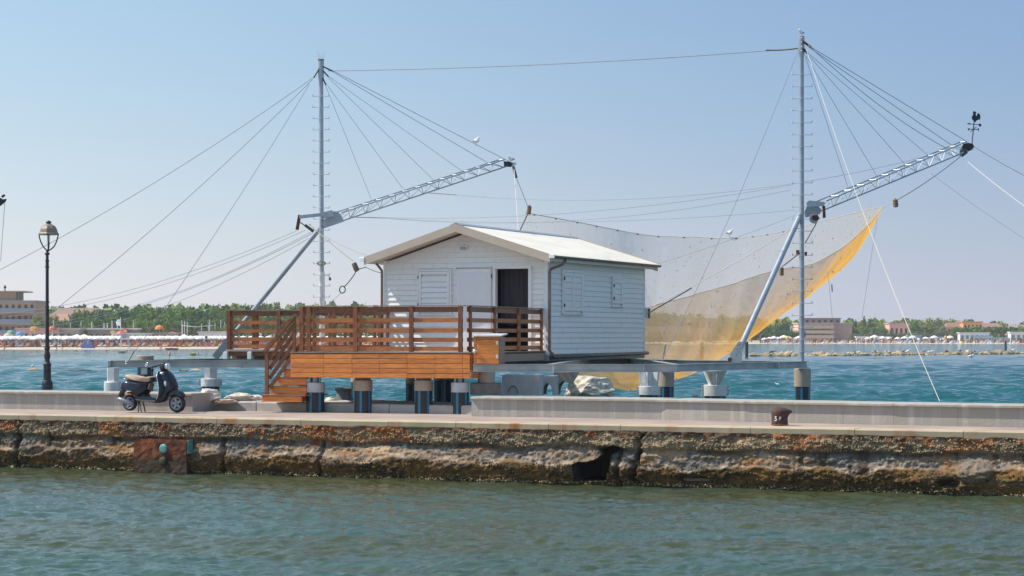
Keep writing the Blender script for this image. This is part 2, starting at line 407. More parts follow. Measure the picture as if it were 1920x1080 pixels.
# ------------------------------------------------------------------ quay
HOLE = [(1079,902),(1080,868),(1086,866),(1100,866),(1116,862),(1127,856),(1131,850),(1130,845),(1127,841),(1140,838),(1152,834),(1166,838),(1168,842),(1158,847),(1149,852),(1148,864),(1151,872),(1144,888),(1139,902)]
def px_to_sz(px, py):
    s = SQ(px, 0.0); p = Q(s, 0, 0); return s, CZ+(HZ-py)*p.y/F
HP = [px_to_sz(a, b) for a, b in HOLE]
def inpoly(x, y, poly):
    r = np.zeros(x.shape, bool); n = len(poly)
    for i in range(n):
        x1, y1 = poly[i]; x2, y2 = poly[(i+1) % n]
        c = ((y1 > y) != (y2 > y)); xi = (x2-x1)*(y-y1)/((y2-y1) if y2 != y1 else 1e-9)+x1
        r ^= c & (x < xi)
    return r
def make_quay():
    S0, S1 = -19.0, 15.5
    s = np.arange(S0, S1, .022); z = np.arange(-.55, 1.056, .018)
    S, Zl = np.meshgrid(s, z)
    big = fbm(S*.55, Zl*1.2, 3, 21); mid = fbm(S*1.9, Zl*6.5, 4, 31); fine = fbm(S*10, Zl*17, 3, 41); peb = fbm(S*24, Zl*24, 2, 51)
    wob = (fbm(S*1.1, Zl*0+3, 3, 61)-.5)
    zr = .735+wob*.16                      # overhang of the upper pour
    za = .40+(fbm(S*1.6, Zl*0+8, 4, 71)-.5)*.34   # top of the weed
    upper = sstep(-.015, .03, Zl-zr)
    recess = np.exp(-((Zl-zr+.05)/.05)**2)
    lowbulge = sstep(0, .30, zr-.1-Zl)
    blk = vn(S*.42+.4, S*0, 81); sw = S*.42+.4+.9*fbm(S*.13, S*0, 2, 77); seam = np.exp(-((sw-np.round(sw)+(mid-.5)*.05)/.016)**2)*(1-upper)*sstep(.45, .8, vn(np.round(sw), S*0+2, 5))
    out = .04+.022*upper-.05*recess*(.4+1.1*mid)+lowbulge*(.05+.14*(blk-.4))+ (big-.5)*.10+(mid-.5)*.075+(fine-.5)*.065+(peb-.5)*.04
    ledge = sstep(.02, -.02, Zl-za)*sstep(.05, .3, Zl)
    out += .06*ledge*(.5+mid)-.16*seam
    # vertical cracks
    for (cx, y0, y1, wd) in ((1203, 812, 872, .035), (1193, 866, 905, .05), (1097, 803, 812, .02), (100, 812, 835, .03), (41, 790, 815, .03)):
        cs, ct = px_to_sz(cx, y0); _, cb = px_to_sz(cx, y1)
        ln = cs+(fbm(Zl*6, S*0, 3, 91)-.5)*.25
        out -= .22*np.exp(-((S-ln)/wd)**2)*sstep(cb-.05, cb+.02, Zl)*sstep(ct+.05, ct-.02, Zl)
    # slot low on the right
    for (ca, cb_, yy) in ((1272, 1332, 899), (1760, 1800, 905)):
        a, zz = px_to_sz(ca, yy); b_, _ = px_to_sz(cb_, yy)
        out -= .3*sstep(a-.05, a+.1, S)*sstep(b_+.05, b_-.1, S)*np.exp(-((Zl-zz)/.05)**2)
    # boulder
    bs_, bz = px_to_sz(1830, 884)
    rr = ((S-bs_)/.34)**2+((Zl-bz)/.22)**2
    out += .16*np.sqrt(np.clip(1-rr, 0, 1))
    P0 = QO+Vector((0, 0, 0))
    X = QO.x+QU.x*S-QV.x*out; Y = QO.y+QU.y*S-QV.y*out
    # colours (stains, weed, plaster, darker recess)
    def c3(a): return np.array(a)[None, None, :]
    def mixc(a, b, k): return a*(1-k[..., None])+b*k[..., None]
    pebs = sstep(.45, .75, peb)
    col = mixc(c3([.31, .24, .165]), c3([.15, .12, .085]), sstep(.35, .65, mid))*np.ones(S.shape+(1,))
    col = mixc(col, c3([.52, .37, .21]), pebs*sstep(.40, .56, fbm(S*1.3, Zl*5, 3, 15))*sstep(.0, .12, Zl-zr+.05)*sstep(.24, .1, Zl-zr)*.9)
    midc = mixc(c3([.25, .215, .19]), c3([.38, .25, .155]), sstep(.4, .7, fbm(S*1.2, Zl*3, 3, 101)))
    midc = mixc(midc, c3([.11, .10, .09]), sstep(.46, .66, fine)*.8); midc = mixc(midc, c3([.52, .42, .33]), sstep(.55, .7, peb)*sstep(.5, .62, fbm(S*2.2, Zl*3, 3, 303))*.8)
    col = mixc(midc, col, upper)
    drip = sstep(.56, .68, fbm(S*5.5, Zl*.9, 3, 211))*sstep(.30, .42, fbm(S*.7, Zl*0, 2, 213)); col = mixc(col, c3([.075, .055, .035]), drip*(1-upper)*.85)
    col = mixc(col, c3([.42, .20, .06]), sstep(.58, .70, fbm(S*1.4, Zl*4, 3, 217))*(1-upper)*sstep(.28, .45, Zl)*.7)
    crust = sstep(.06, .0, np.abs(Zl-za-.03))*sstep(.42, .6, fbm(S*3, Zl*6, 3, 111))
    col = mixc(col, c3([.55, .41, .29]), crust*.85)
    weed = sstep(.03, -.05, Zl-za+(fine-.5)*.12)
    wc = mixc(c3([.22, .115, .03]), c3([.070, .042, .018]), sstep(.4, .62, mid))
    wc = mixc(wc, c3([.36, .18, .04]), sstep(.58, .8, fine)*.6)
    wc = mixc(wc, c3([.19, .12, .075]), sstep(.5, .7, fbm(S*.8, Zl*2.5, 3, 17))*sstep(.10, .26, Zl))
    col = mixc(col, wc, weed)
    col = mixc(col, c3([.02, .022, .01]), sstep(.13, .03, Zl)*.75)
    # darker patches along the recess
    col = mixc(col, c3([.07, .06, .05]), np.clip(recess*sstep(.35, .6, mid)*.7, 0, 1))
    # smooth plaster remains and rust runs listed by place
    def blob(x0, x1, y0, y1, colr, k=1.0, edge=.05, sd=0):
        a, zt = px_to_sz(x0, y0); b_, zb = px_to_sz(x1, y1)
        wv = (fbm(S*4+sd, Zl*5, 3, 120+sd)-.5)*.16
        mk = sstep(a-edge, a+edge, S+wv)*sstep(b_+edge, b_-edge, S+wv)*sstep(zb-edge*.6, zb+edge*.6, Zl+wv*.6)*sstep(zt+edge, zt-edge, Zl)
        return mk*k
    nonlocal_col = col
    rustc = c3([.50, .125, .02]); plast = c3([.62, .42, .26])
    for i, (x0, x1, y0, y1, kind) in enumerate(((0,34,786,804,'r'), (440,470,797,806,'p'), (468,500,803,820,'r'), (597,642,797,812,'rp'), (645,668,797,812,'rp'),
            (792,816,800,813,'p'), (885,899,803,810,'p'), (950,964,803,814,'rp'), (966,982,804,815,'rp'), (1100,1120,808,822,'rp'), (1122,1145,810,822,'p'), (1150,1163,810,818,'p'), (1168,1199,809,827,'ro'),
            (1386,1478,820,834,'p'), (1510,1560,812,829,'p'), (1700,1795,818,837,'rp'), (1655,1690,835,840,'p'), (1428,1490,852,860,'p'), (520,800,838,848,'q'), (700,735,836,850,'p'),
            (1204,1290,828,862,'q'), (480,500,830,838,'r'), (585,600,795,840,'s'), (1690,1700,800,845,'s'), (1660,1668,812,840,'s'), (297,320,790,812,'s'), (1370,1376,812,840,'s'), (1740,1744,806,830,'s'), (545,560,800,815,'s'), (620,628,810,836,'s'), (70,85,803,812,'q'))):
        k = blob(x0, x1, y0, y1, None, 1, .03, i)
        if 'p' in kind or 'q' in kind: col = mixc(col, plast*(1 if 'p' in kind else .8), k*.9); out_flat = k
        if 'o' in kind: col = mixc(col, c3([.85, .22, .02]), k*sstep(.3, .6, fbm(S*3, Zl*5, 3, 140+i)))
        elif 'r' in kind: col = mixc(col, rustc, k*sstep(.38, .62, fbm(S*4, Zl*2, 3, 140+i)))
        if 's' in kind: col = mixc(col, rustc*.55, k*.7)
    rl = sstep(.93, 1.03, Zl+(fbm(S*3, Zl*0, 4, 19)-.5)*.16)
    col = mixc(col, c3([.13, .055, .03]), rl*.85)
    col = mixc(col, c3([.50, .15, .03]), sstep(.54, .72, fbm(S*1.7, Zl*1.5, 3, 199))*upper*.75)
    col = mixc(col, c3([.24, .195, .15]), sstep(0, .2, np.clip(1-rr, 0, 1))*.7)
    keep = ~inpoly(S[:-1, :-1]+.011, Zl[:-1, :-1]+.009, HP)
    m = pm('quay_face', (1, 1, 1), .92, var=.36, scale=16, bump=.8, bs=38, attr=True, detail=8)
    quay = bpy.data.objects.new('quay', None)  # replaced below
    bpy.data.objects.remove(quay)
    f = MB()
    # promenade slab: sheet with skirts
    prom = pm('promenade', (.335,.25,.215), .92, var=.10, scale=1.1, bump=.15, bs=25, col2=(.42,.33,.28))
    a = S0-12; b = S1+12
    # slab in pieces round the cavity
    hs = [p[0] for p in HP]; h0, h1 = min(hs)-.35, max(hs)+.35
    f.box(a, h0, .14, 4.3, -1.2, 1.155); f.box(h1, b, .14, 4.3, -1.2, 1.155); f.box(h0, h1, 2.4, 4.3, -1.2, 1.155)
    f.box(h0, h1, .14, 2.4, 1.0, 1.155)
    f.v = [tuple(Q(x, y, z)) for x, y, z in f.v]
    root = f.build('quay', prom); root['kind'] = 'structure'
    fo = grid_mesh('quay_face', X, Y, Zl, m, colors=col, keep=keep)
    fo['kind'] = 'structure'; fo.parent = root; fo.location = -root.location
    KIDS.setdefault('quay', []).append(fo)
    # rough reveal of the broken opening
    n = len(HP); v = []; fc = []
    for i, (x, zz) in enumerate(HP):
        k = random.uniform(-.03, .03)
        v += [tuple(Q(x, -.12, zz)), tuple(Q(x+k, .12, zz+k)), tuple(Q(x+2*k, .35, zz-k))]
    for i in range(n):
        j = (i+1) % n
        for r_ in range(2): fc.append((i*3+r_, i*3+r_+1, j*3+r_+1, j*3+r_))
    rv = MB(); rv.add(v, fc); rv.build('cavity_edge', pm('cavity_stone', (.10,.085,.07), .9, var=.4, scale=8, bump=.6), root, world=True)
    # coping slabs, one by one
    cm = pm('coping_stone', (.47,.375,.25), .85, var=.12, scale=2, bump=.15, bs=30, rand=.06, stretch=(1, 1, .5))
    nt = cm.node_tree; b_ = nt.nodes['Principled BSDF']; src = b_.inputs['Base Color'].links[0].from_socket
    tc = nd(nt, 'ShaderNodeTexCoord'); mp = nd(nt, 'ShaderNodeMapping'); mp.inputs['Scale'].default_value = (2.2, 2.2, .35); nt.links.new(tc.outputs['Object'], mp.inputs[0])
    nz = nd(nt, 'ShaderNodeTexNoise'); setin(nz, 'Scale', .9); setin(nz, 'Detail', 5); nt.links.new(mp.outputs[0], nz.inputs['Vector'])
    mr = nd(nt, 'ShaderNodeMapRange'); setin(mr, 1, .56); setin(mr, 2, .72); nt.links.new(nz.outputs[0], mr.inputs[0])
    mx = nd(nt, 'ShaderNodeMix', data_type='RGBA'); nt.links.new(mr.outputs[0], mx.inputs[0]); nt.links.new(src, mx.inputs[6]); mx.inputs[7].default_value = (.42, .15, .045, 1)
    nt.links.new(mx.outputs[2], b_.inputs['Base Color'])
    x = S0-10; rnd = random.Random(5)
    while x < S1+8:
        wd = rnd.choice((1.1, 1.5, 1.5, 2.0, 2.6)); g = .005
        mb = MB(); nseg = max(2, int(wd/.16)); vs = []
        zt = 1.170; dz = rnd.uniform(-.003, .003)
        for i in range(nseg+1):
            xx = x+g+(wd-2*g)*i/nseg; lo = 1.035-rnd.random()**2*.045
            for (t_, z_) in ((.5, 1.04), (.5, zt+dz), (-.035, zt+dz), (-.06, zt-.022+dz), (-.055, lo+.03), (-.03, lo)): vs.append(tuple(Q(xx, t_, z_)))
        fs = []
        for i in range(nseg):
            for k in range(6):
                k2 = (k+1) % 6; fs.append((i*6+k, i*6+k2, (i+1)*6+k2, (i+1)*6+k))
        fs.append(tuple(range(6))[::-1]); fs.append(tuple(nseg*6+k for k in range(6)))
        mb.add(vs, fs); mb.build('coping_slab', cm, root, world=True)
        x += wd
    # pebbles and shells standing out of the face
    rng = np.random.RandomState(9)
    def stones(name, n, zf, sz, mt, label=None):
        v = []; fcs = []
        for i in range(n):
            ss = rng.uniform(-16, 14.5); zz = zf(ss, rng)
            ii = min(S.shape[1]-1, max(0, int((ss-S0)/.022))); jj = min(S.shape[0]-1, max(0, int((zz+.55)/.018)))
            o_ = out[jj, ii]; r = rng.uniform(*sz)
            if inpoly(np.array([ss]), np.array([zz]), HP)[0]: continue
            c = Q(ss, -o_, zz); k = len(v); a_ = rng.uniform(.6, 1.3, 6)
            for q_, dv in enumerate(((1,0,0),(-1,0,0),(0,1,0),(0,-1,0),(0,0,1),(0,0,-1))): v.append(tuple(c+Vector(dv)*r*a_[q_]))
            for t3 in ((0,2,4),(2,1,4),(1,3,4),(3,0,4),(2,0,5),(1,2,5),(3,1,5),(0,3,5)): fcs.append(tuple(k+e for e in t3))
        mb = MB(); mb.v = v; mb.f = fcs
        o = mb.build(name, mt, root, world=True); o['kind'] = 'stuff'; return o
    stones('pebble', 5200, lambda s_, g: .735+(g.rand()**1.5)*.24+.02+ (vn(np.array([s_*1.1]), np.array([3.]), 61)[0]-.5)*.12, (.009, .024), pm('aggregate', (.30,.21,.12), .9, var=.4, scale=11, col2=(.60,.42,.22)))
    stones('mussel_shell', 2600, lambda s_, g: .015+abs(g.normal(0, .035)), (.006, .020), pm('shells', (.30,.25,.15), .7, var=.4, scale=14, col2=(.66,.50,.28), thr=(.4,.6)))
    stones('weed_tuft', 5200, lambda s_, g: .04+g.rand()*.36, (.010, .026), pm('weed', (.10,.06,.014), .95, var=.5, scale=9, col2=(.26,.15,.03)))
    return root
quay = make_quay()

M['plate_rust'] = pm('plate_rust', (.075,.028,.018), .9, var=.5, scale=5, col2=(.27,.075,.025), thr=(.35,.65), bump=.7, bs=24)
nt = M['plate_rust'].node_tree; b_ = nt.nodes['Principled BSDF']; src = b_.inputs['Base Color'].links[0].from_socket
tc = nd(nt, 'ShaderNodeTexCoord'); sx = nd(nt, 'ShaderNodeSeparateXYZ'); nt.links.new(tc.outputs['Object'], sx.inputs[0])
nz = nd(nt, 'ShaderNodeTexNoise'); setin(nz, 'Scale', 6.0); nt.links.new(tc.outputs['Object'], nz.inputs['Vector'])
ma = nd(nt, 'ShaderNodeMath', operation='MULTIPLY_ADD'); nt.links.new(nz.outputs[0], ma.inputs[0]); ma.inputs[1].default_value = .5; nt.links.new(sx.outputs[2], ma.inputs[2])
mr = nd(nt, 'ShaderNodeMapRange'); setin(mr, 1, .62); setin(mr, 2, .48); setin(mr, 4, .85); nt.links.new(ma.outputs[0], mr.inputs[0])
mx = nd(nt, 'ShaderNodeMix', data_type='RGBA'); nt.links.new(mr.outputs[0], mx.inputs[0]); nt.links.new(src, mx.inputs[6]); mx.inputs[7].default_value = (.045, .035, .022, 1)
nt.links.new(mx.outputs[2], b_.inputs['Base Color'])
# steel fender plate bolted to the quay
def fender():
    s0, z1 = px_to_sz(265, 821); s1, _ = px_to_sz(364, 821)
    t = thing('fender_plate', 'rusty square steel fender plate on the quay face with a turquoise disc, below the scooter', 'fender', Q((s0+s1)/2, -.2, 0), QROT)
    w2 = (s1-s0)/2
    mb = MB(); n = 14; vs = []; 
    for i in range(n+1):
        for j in range(n+1):
            vs.append((-w2+2*w2*i/n, -.10+random.uniform(-.008, .008), -.35+(z1+.35)*j/n+(random.uniform(-.012, .012) if j == n else 0)))
    fs = [(i*(n+1)+j, (i+1)*(n+1)+j, (i+1)*(n+1)+j+1, i*(n+1)+j+1) for i in range(n) for j in range(n)]
    mb.add(vs, fs); mb.box(-w2, -w2+.03, -.095, .2, -.35, z1-.02); mb.box(w2-.03, w2, -.095, .2, -.35, z1-.02); mb.box(-w2+.03, w2-.03, -.095, .15, z1-.05, z1-.02)
    mb.build('plate', M['plate_rust'], t)
    d = MB(); d.lathe([(.03, 0), (.085, .004), (.10, .02), (.085, .035), (.07, .04)], 18)
    dd = d.build('disc', M['turquoise'], t, smooth=True); dd.location = (.10, -.105, z1-.20); dd.rotation_euler = (R(90), 0, 0)
    d = MB(); d.lathe([(.03, 0), (.08, .004), (.09, .02), (.06, .04)], 14)
    dd = d.build('disc', pm('weedy_disc', (.06,.07,.03), .8, var=.5), t, smooth=True); dd.location = (.09, -.105, z1-.46); dd.rotation_euler = (R(90), 0, 0); dd['label'] = 'weed covered disc'
    e = MB(); e.box(w2+.01, w2+.035, -.09, .1, z1-.3, z1-.01); e.build('edge_strip', M['turquoise'], t)
fender()

# ------------------------------------------------------------------ low walls, kerb, rubble behind the promenade
def wall_run(name, label, pts, pitch, h=.405, depth=1.1, rseed=1, drains=()):
    t = thing(name, label, 'wall', (pts[0].x, pts[0].y, 1.17), 0)
    rnd = random.Random(rseed)
    segs = []
    for a, b in zip(pts[:-1], pts[1:]):
        L_ = (b-a).length; n = max(1, round(L_/pitch))
        for i in range(n): segs.append((a.lerp(b, i/n), a.lerp(b, (i+1)/n)))
    for a, b in segs:
        d = (b-a).normalized(); nv = Vector((-d.y, d.x, 0)); g = .002
        a2 = a+d*g; b2 = b-d*g
        prof = [(0, 1.165), (0, 1.17+h-.055), (-.065, 1.17+h-.048), (-.065, 1.17+h-.012), (-.05, 1.17+h), (depth, 1.17+h), (depth, .9), (0.02, .9)]
        mb = MB(); vs = []
        for p in (a2, b2):
            for o_, z_ in prof: q = p+nv*o_; vs.append((q.x, q.y, z_+rnd.uniform(-.002, .002)))
        n = len(prof)
        mb.add(vs, [tuple(range(n))[::-1], tuple(range(n, 2*n))]+[(k, (k+1) % n, (k+1) % n+n, k+n) for k in range(n)])
        mb.build('wall_block', M['wallc'], t, world=True)
    for (px, py) in drains:
        p = PZ(px, py, 1.17)
        best = min(((a.lerp(b, k/10), (b-a).normalized()) for a, b in segs for k in range(11)), key=lambda q: abs(q[0].x/q[0].y-(px-960)/F))
        mb = MB(); c = best[0]; nv = Vector((-best[1].y, best[1].x, 0))
        mb.tube([c-nv*.035+Vector((0,0,.05)), c+nv*.05+Vector((0,0,.05))], [.042, .042], 10); mb.build('drain_pipe', M['black'], t, world=True)
    return t
m = pm('wallc', (.46,.415,.355), .9, var=.20, scale=2.2, bump=.35, bs=22, rand=.03, col2=(.36,.34,.32), thr=(.4,.75)); M['wallc'] = m
# vertical wash streaks (long stains running down from the coping)
nt = m.node_tree; b_ = nt.nodes['Principled BSDF']; src = b_.inputs['Base Color'].links[0].from_socket
tc = nd(nt, 'ShaderNodeTexCoord'); mp = nd(nt, 'ShaderNodeMapping'); mp.inputs['Scale'].default_value = (3.5, 3.5, .25); nt.links.new(tc.outputs['Object'], mp.inputs[0])
nz = nd(nt, 'ShaderNodeTexNoise'); setin(nz, 'Scale', 1.6); setin(nz, 'Detail', 4); nt.links.new(mp.outputs[0], nz.inputs['Vector'])
mr = nd(nt, 'ShaderNodeMapRange'); setin(mr, 1, .5); setin(mr, 2, .75); setin(mr, 4, .55); nt.links.new(nz.outputs[0], mr.inputs[0])
mx = nd(nt, 'ShaderNodeMix', data_type='RGBA'); nt.links.new(mr.outputs[0], mx.inputs[0]); nt.links.new(src, mx.inputs[6]); mx.inputs[7].default_value = (.60, .57, .52, 1)
nt.links.new(mx.outputs[2], b_.inputs['Base Color'])
lw = [Q(SQ(-700, 3.05), 3.05, 0), Q(SQ(361, 3.1), 3.1, 0)]
wall_run('low_wall', 'low concrete wall on the quay behind the scooter and under the street lamp', lw, 2.2, rseed=2, drains=((77,765), (210,767)))
rw = [PZ(884, 779, 1.17), PZ(1240, 785.3, 1.17), PZ(1400, 789.5, 1.17), PZ(1675, 795.6, 1.17), PZ(1920, 800.3, 1.17), PZ(2400, 809, 1.17)]
for q in rw: q.z = 0
rwall = wall_run('low_wall', 'long low concrete wall behind the iron bollard, right of the blue striped piles', rw, 1.15, rseed=3, drains=((1120,780), (1307,783), (1487,790), (1675,794), (1873,798)))
# whitewashed patch at the end of the right wall
kerb = thing('kerb', 'low concrete kerb under the timber deck and stairs', 'kerb', Q(SQ(361, 4.1), 4.1, 1.16), QROT)
k0 = SQ(361, 4.1); k1 = SQ(905, 4.1); x = 0; L_ = k1-k0
while x < L_:
    mb = MB(); mb.bbox(x+.004, min(L_, x+1.7)-.004, random.uniform(0,.02), 2.3, -.3, .20+random.uniform(-.01,.01), .02); mb.build('kerb_block', M['concrete'], kerb); x += 1.7
def rock_mesh(seed, r=1, sq=.75, n=3):
    rnd = random.Random(seed); rg = np.random.RandomState(seed)
    import bmesh
    bm = bmesh.new(); bmesh.ops.create_icosphere(bm, subdivisions=n, radius=1)
    dirs = rg.normal(size=(17, 3)); dirs /= np.linalg.norm(dirs, axis=1)[:, None]; cut = rg.uniform(.52, .82, 17)
    for v in bm.verts:
        p = np.array(v.co)
        for d, c in zip(dirs, cut):
            k = p@d
            if k > c: p = p-d*(k-c)
        p = p*(1+.045*math.sin(p[0]*9+seed)*math.sin(p[2]*11+p[1]*6)+.022*rg.normal())
        v.co = (p[0]*r, p[1]*r*.9, p[2]*r*sq)
    me = bpy.data.meshes.new('rock'); bm.to_mesh(me); bm.free(); return me
RM = [rock_mesh(20+i, 1, .75, 4) for i in range(5)]
def rock(px, py, D, wpx, hpx, mt, label, group=None, name='boulder', dz=None, i=None, yd=None):
    me = RM[(i if i is not None else random.randrange(5))].copy()
    p = P(px, py, D); k = D/F; wv = wpx*k/2; hv = hpx*k/2
    for v in me.vertices: v.co = (v.co.x*wv*1.12, v.co.y*(yd or wv), v.co.z*hv*1.45+hv*.6)
    me.materials.clear(); me.materials.append(mt)
    o = bpy.data.objects.new(name, me); COL.objects.link(o); o.location = p; o.rotation_euler = (0, 0, random.uniform(-.3,.3))
    return tag(o, label, 'boulder', group)
g = 'pale boulders tipped behind the kerb'
rock(392, 752, 49.6, 58, 34, M['rock_white'], 'large cream boulder just right of the scooter front wheel', g, i=0)
rock(447, 752, 50, 62, 22, M['rock_white'], 'flat cream boulder midway between the scooter and the wooden steps', g, i=1)
rock(480, 751, 50.3, 30, 13, M['rock_white'], 'small cream boulder touching the foot of the wooden steps', g, i=2)
rock(424, 756, 49.2, 60, 12, pm('slab_stone', (.52,.43,.33), .9, var=.15), 'squared sandy stone lying on the kerb in front of the cream boulders', g, i=3)
rock(367, 748, 50, 20, 12, M['rock_white'], 'small cream boulder at the end of the left wall, behind the scooter wheel', g, i=4)
rock(621, 760, 50.5, 30, 19, M['rock_white'], 'cream boulder between the first and second front piles', g, i=2)
rock(1106, 743, 48.3, 104, 56, M['rock_white'], 'big broken white boulder behind the long wall under the platform', g, i=0, yd=.5)
rock(1075, 743, 48.5, 42, 38, M['rock_white'], 'white boulder leaning on the left of the biggest white boulder', g, i=3)
rock(1141, 742, 48.2, 30, 11, M['rock_white'], 'low white stone at the right foot of the biggest white boulder', g, i=4)
rock(1303, 744, 47.6, 17, 9, M['rock_white'], 'small white stone alone on the long wall left of the white conical pile head', g, i=1)
rock(698, 765, 51, 90, 22, M['rock_dark'], 'black weedy rock mound behind the second front pile', g, i=1, yd=.8)
rock(650, 764, 51.2, 40, 15, M['rock_dark'], 'small black rock left of the black rock mound', g, i=4)
rock(748, 764, 51.5, 34, 8, M['rock_dark'], 'low black rock right of the black rock mound', g, i=0)
rock(930, 762, 50, 60, 12, M['rock_dark'], 'dark rock hidden behind the end of the long wall', g, i=3)
# concrete culvert blocks under the platform
def culvert(px0, px1, py0, py1, D, mt, label, arch, depth=.8):
    k = D/F; w_ = (px1-px0)*k; h = (py1-py0)*k; p = P((px0+px1)/2, py1, D)
    t = thing('culvert_block', label, 'concrete block', p, -R(8), 'culvert blocks under the platform')
    ar = w_*.24; pts = [(-w_/2, 0)]
    if arch == 'open':
        ar = w_*.36
        pts = [(-w_/2, 0), (-ar, 0)]+[(ar*-math.cos(a), h*.62*math.sin(a)) for a in [math.pi*i/10 for i in range(1, 10)]]+[(ar, 0), (w_/2, 0), (w_/2, h), (-w_/2, h)]
    else: pts = [(-w_/2, 0), (w_/2, 0), (w_/2, h), (-w_/2, h)]
    mb = MB(); mb.prism(pts, 0, depth); mb.build('block', mt, t)
    if arch == 'blind':
        q = MB(); a0 = w_*.13; ring = []
        for r_ in (a0, a0-.02): ring.append([(r_*-math.cos(a)-w_*.2, h*.1+r_*1.6*math.sin(a)) for a in [math.pi*i/12 for i in range(13)]])
        poly = ring[0]+ring[1][::-1]; q.prism(poly, -.012, .0); q.build('arch_mark', M['concrete_dark'], t)
culvert(941, 1011, 703, 741, 49.6, pm('block_grey', (.64,.61,.59), .85, var=.1, bump=.1), 'pale grey concrete culvert block with a blind arch, right of the stubby column', 'blind')
culvert(1013, 1040, 705, 741, 50.6, pm('block_pale', (.68,.64,.60), .85, var=.1), 'narrow pale culvert block with an open arch between two wider blocks', 'open')
culvert(1038, 1078, 698, 741, 51.5, pm('block_tan', (.50,.41,.33), .9, var=.15), 'tan culvert block with an open arch beside the white boulders', 'open')
# ------------------------------------------------------------------ piles
def pile(px, D, wpx, z0, z1, z2, cmat, label, kind='ring', nstr=6, rot=0, name='pile', group='black pipe piles with blue stripes', top_r=1.0):
    r = wpx*D/F/2
    t = thing(name, label, 'pile', PX(px, D+r, z0), 0, group)
    h1 = z1-z0; h2 = z2-z0
    if h1 > .01:
        MB().lathe([(r*.96, 0), (r*.96, h1)], 24).build('pipe', M['pipe_black'], t, smooth=True).data
        smooth_angle(KIDS[t.name][-1])
        for k in range(nstr):
            a = 2*math.pi*k/nstr+rot; w_ = .13; mb = MB(); vs = []
            for rr in (r*.955, r*.972):
                for q in (-1, -.33, .33, 1):
                    for z_ in (0.002, h1-.002): vs.append((rr*math.cos(a+q*w_), rr*math.sin(a+q*w_), z_))
            o = 8; fs = []
            for i in range(3): fs += [(o+i*2, o+i*2+2, o+i*2+3, o+i*2+1)]
            fs += [(0, o, o+1, 1), (6, 7, o+7, o+6)]
            mb.add(vs, fs); mb.build('stripe', M['pipe_blue'], t)
    if kind == 'ring':
        MB().lathe([(r*.98, h1), (r*1.03, h1+.005), (r*1.03, h2-.01), (r*.98, h2), (r*.5, h2+.002)], 24).build('collar', cmat, t); smooth_angle(KIDS[t.name][-1])
    if kind in ('bolted', 'flared'):
        MB().lathe([(r*1.05, h1), (r*1.08, h1+.005), (r*1.08, h2-.01), (r*1.0, h2), (r*.5, h2+.002)], 24).build('collar', cmat, t); smooth_angle(KIDS[t.name][-1])
        for s in (-1, 1):
            MB().box(s*r*1.06-(.04 if s < 0 else 0), s*r*1.06+(.04 if s > 0 else 0), -.03, .03, h1+.01, h2-.02).build('flange', cmat, t)
            for q in range(3):
                zz = h1+.05+q*(h2-h1-.1)/2
                MB().tube([(s*(r*1.06+.03), -.045, zz), (s*(r*1.06+.03), -.028, zz)], .012, 6).build('bolt', M['rust'], t)
    return t, r
g1 = 'front piles under the timber deck'
for (px, wpx, zb, zt, mt, lab, rot, D) in (
    (591, 36, 2.08, 2.08, 'grey_collar', 'pile with pale grey collar beside the foot of the stairs, leftmost of the front piles', .1, 48.1),
    (680.5, 35, 2.0, 2.0, 'tan_collar', 'pile with tan collar, second from the left under the front of the deck', .35, 47.8),
    (794.5, 35, 2.0, 2.0, 'tan_collar', 'pile with tan collar, third from the left under the front of the deck', .05, 47.35),
    (863, 34, 2.0, 2.0, 'grey_collar', 'pile with pale grey collar beside the long wall, rightmost of the front piles', .2, 47.08)):
    zc1 = CZ+(HZ-(733 if 'tan' in mt else 736))*D/F; zc2 = CZ+(HZ-(713 if 'tan' in mt else 717))*D/F
    t, r = pile(px, D, wpx, 1.165, zc1, zc2, M[mt], lab, rot=rot, nstr=6)
    t['group'] = g1
    h = 2.10-1.165; z2 = zc2-1.165
    if 'tan' in mt: MB().lathe([(r*.75, z2), (r*.85, z2+.02), (r*.85, h+.0)], 16).build('head', M['concrete_dark'], t)
    else:
        for q in (-.11, 0, .11): MB().box(q-.012, q+.012, -.13, .13, z2, h).build('rib', M['galv'], t)
        MB().lathe([(r*.45, z2), (r*.45, h)], 12).build('head', M['galv'], t)
g2 = 'piles in the shade behind the front row'
for (px, wpx, D, zc1, zc2, lab) in ((769, 17, 52, 1.72, 1.93, 'slim pile in shade left of the third front pile'),
    (824, 22, 52.5, 1.78, 2.10, 'shaded pile just right of the third front pile'),
    (840, 24, 53.2, 1.78, 2.10, 'shaded pile just left of the rightmost front pile'), (668, 20, 52, 1.75, 2.1, 'shaded pile half hidden by the second front pile')):
    t, r = pile(px, D, wpx, .9, zc1, zc2, M['tan_collar'], lab, group=g2)
    MB().lathe([(r*.7, zc2-.9), (r*.7, 2.1-.9)], 12).build('head', M['concrete_dark'], t)
# stump with a dark lid
t = thing('concrete_stump', 'short dark concrete stump with a round lid behind the second front pile', 'stump', PX(650, 52.5, 1.2))
MB().lathe([(.25, -.1), (.25, .32)], 18).build('body', M['concrete_dark'], t); MB().lathe([(.29, .322), (.29, .40), (.2, .41)], 18).build('lid', pm('lid', (.12,.11,.10), .8), t)
# stubby concrete column on a block
t = thing('column_base', 'round concrete column on a rough block at the end of the long wall', 'column', PX(912, 47.6, 1.575))
MB().lathe([(.195, .262), (.195, .535)], 24).build('column', pm('column_conc', (.46,.41,.36), .9, var=.15, stretch=(1,1,.2)), t); smooth_angle(KIDS[t.name][-1])
MB().bbox(-.355, .34, -.25, .5, 0, .26, .012).build('block', M['concrete_dark'], t)
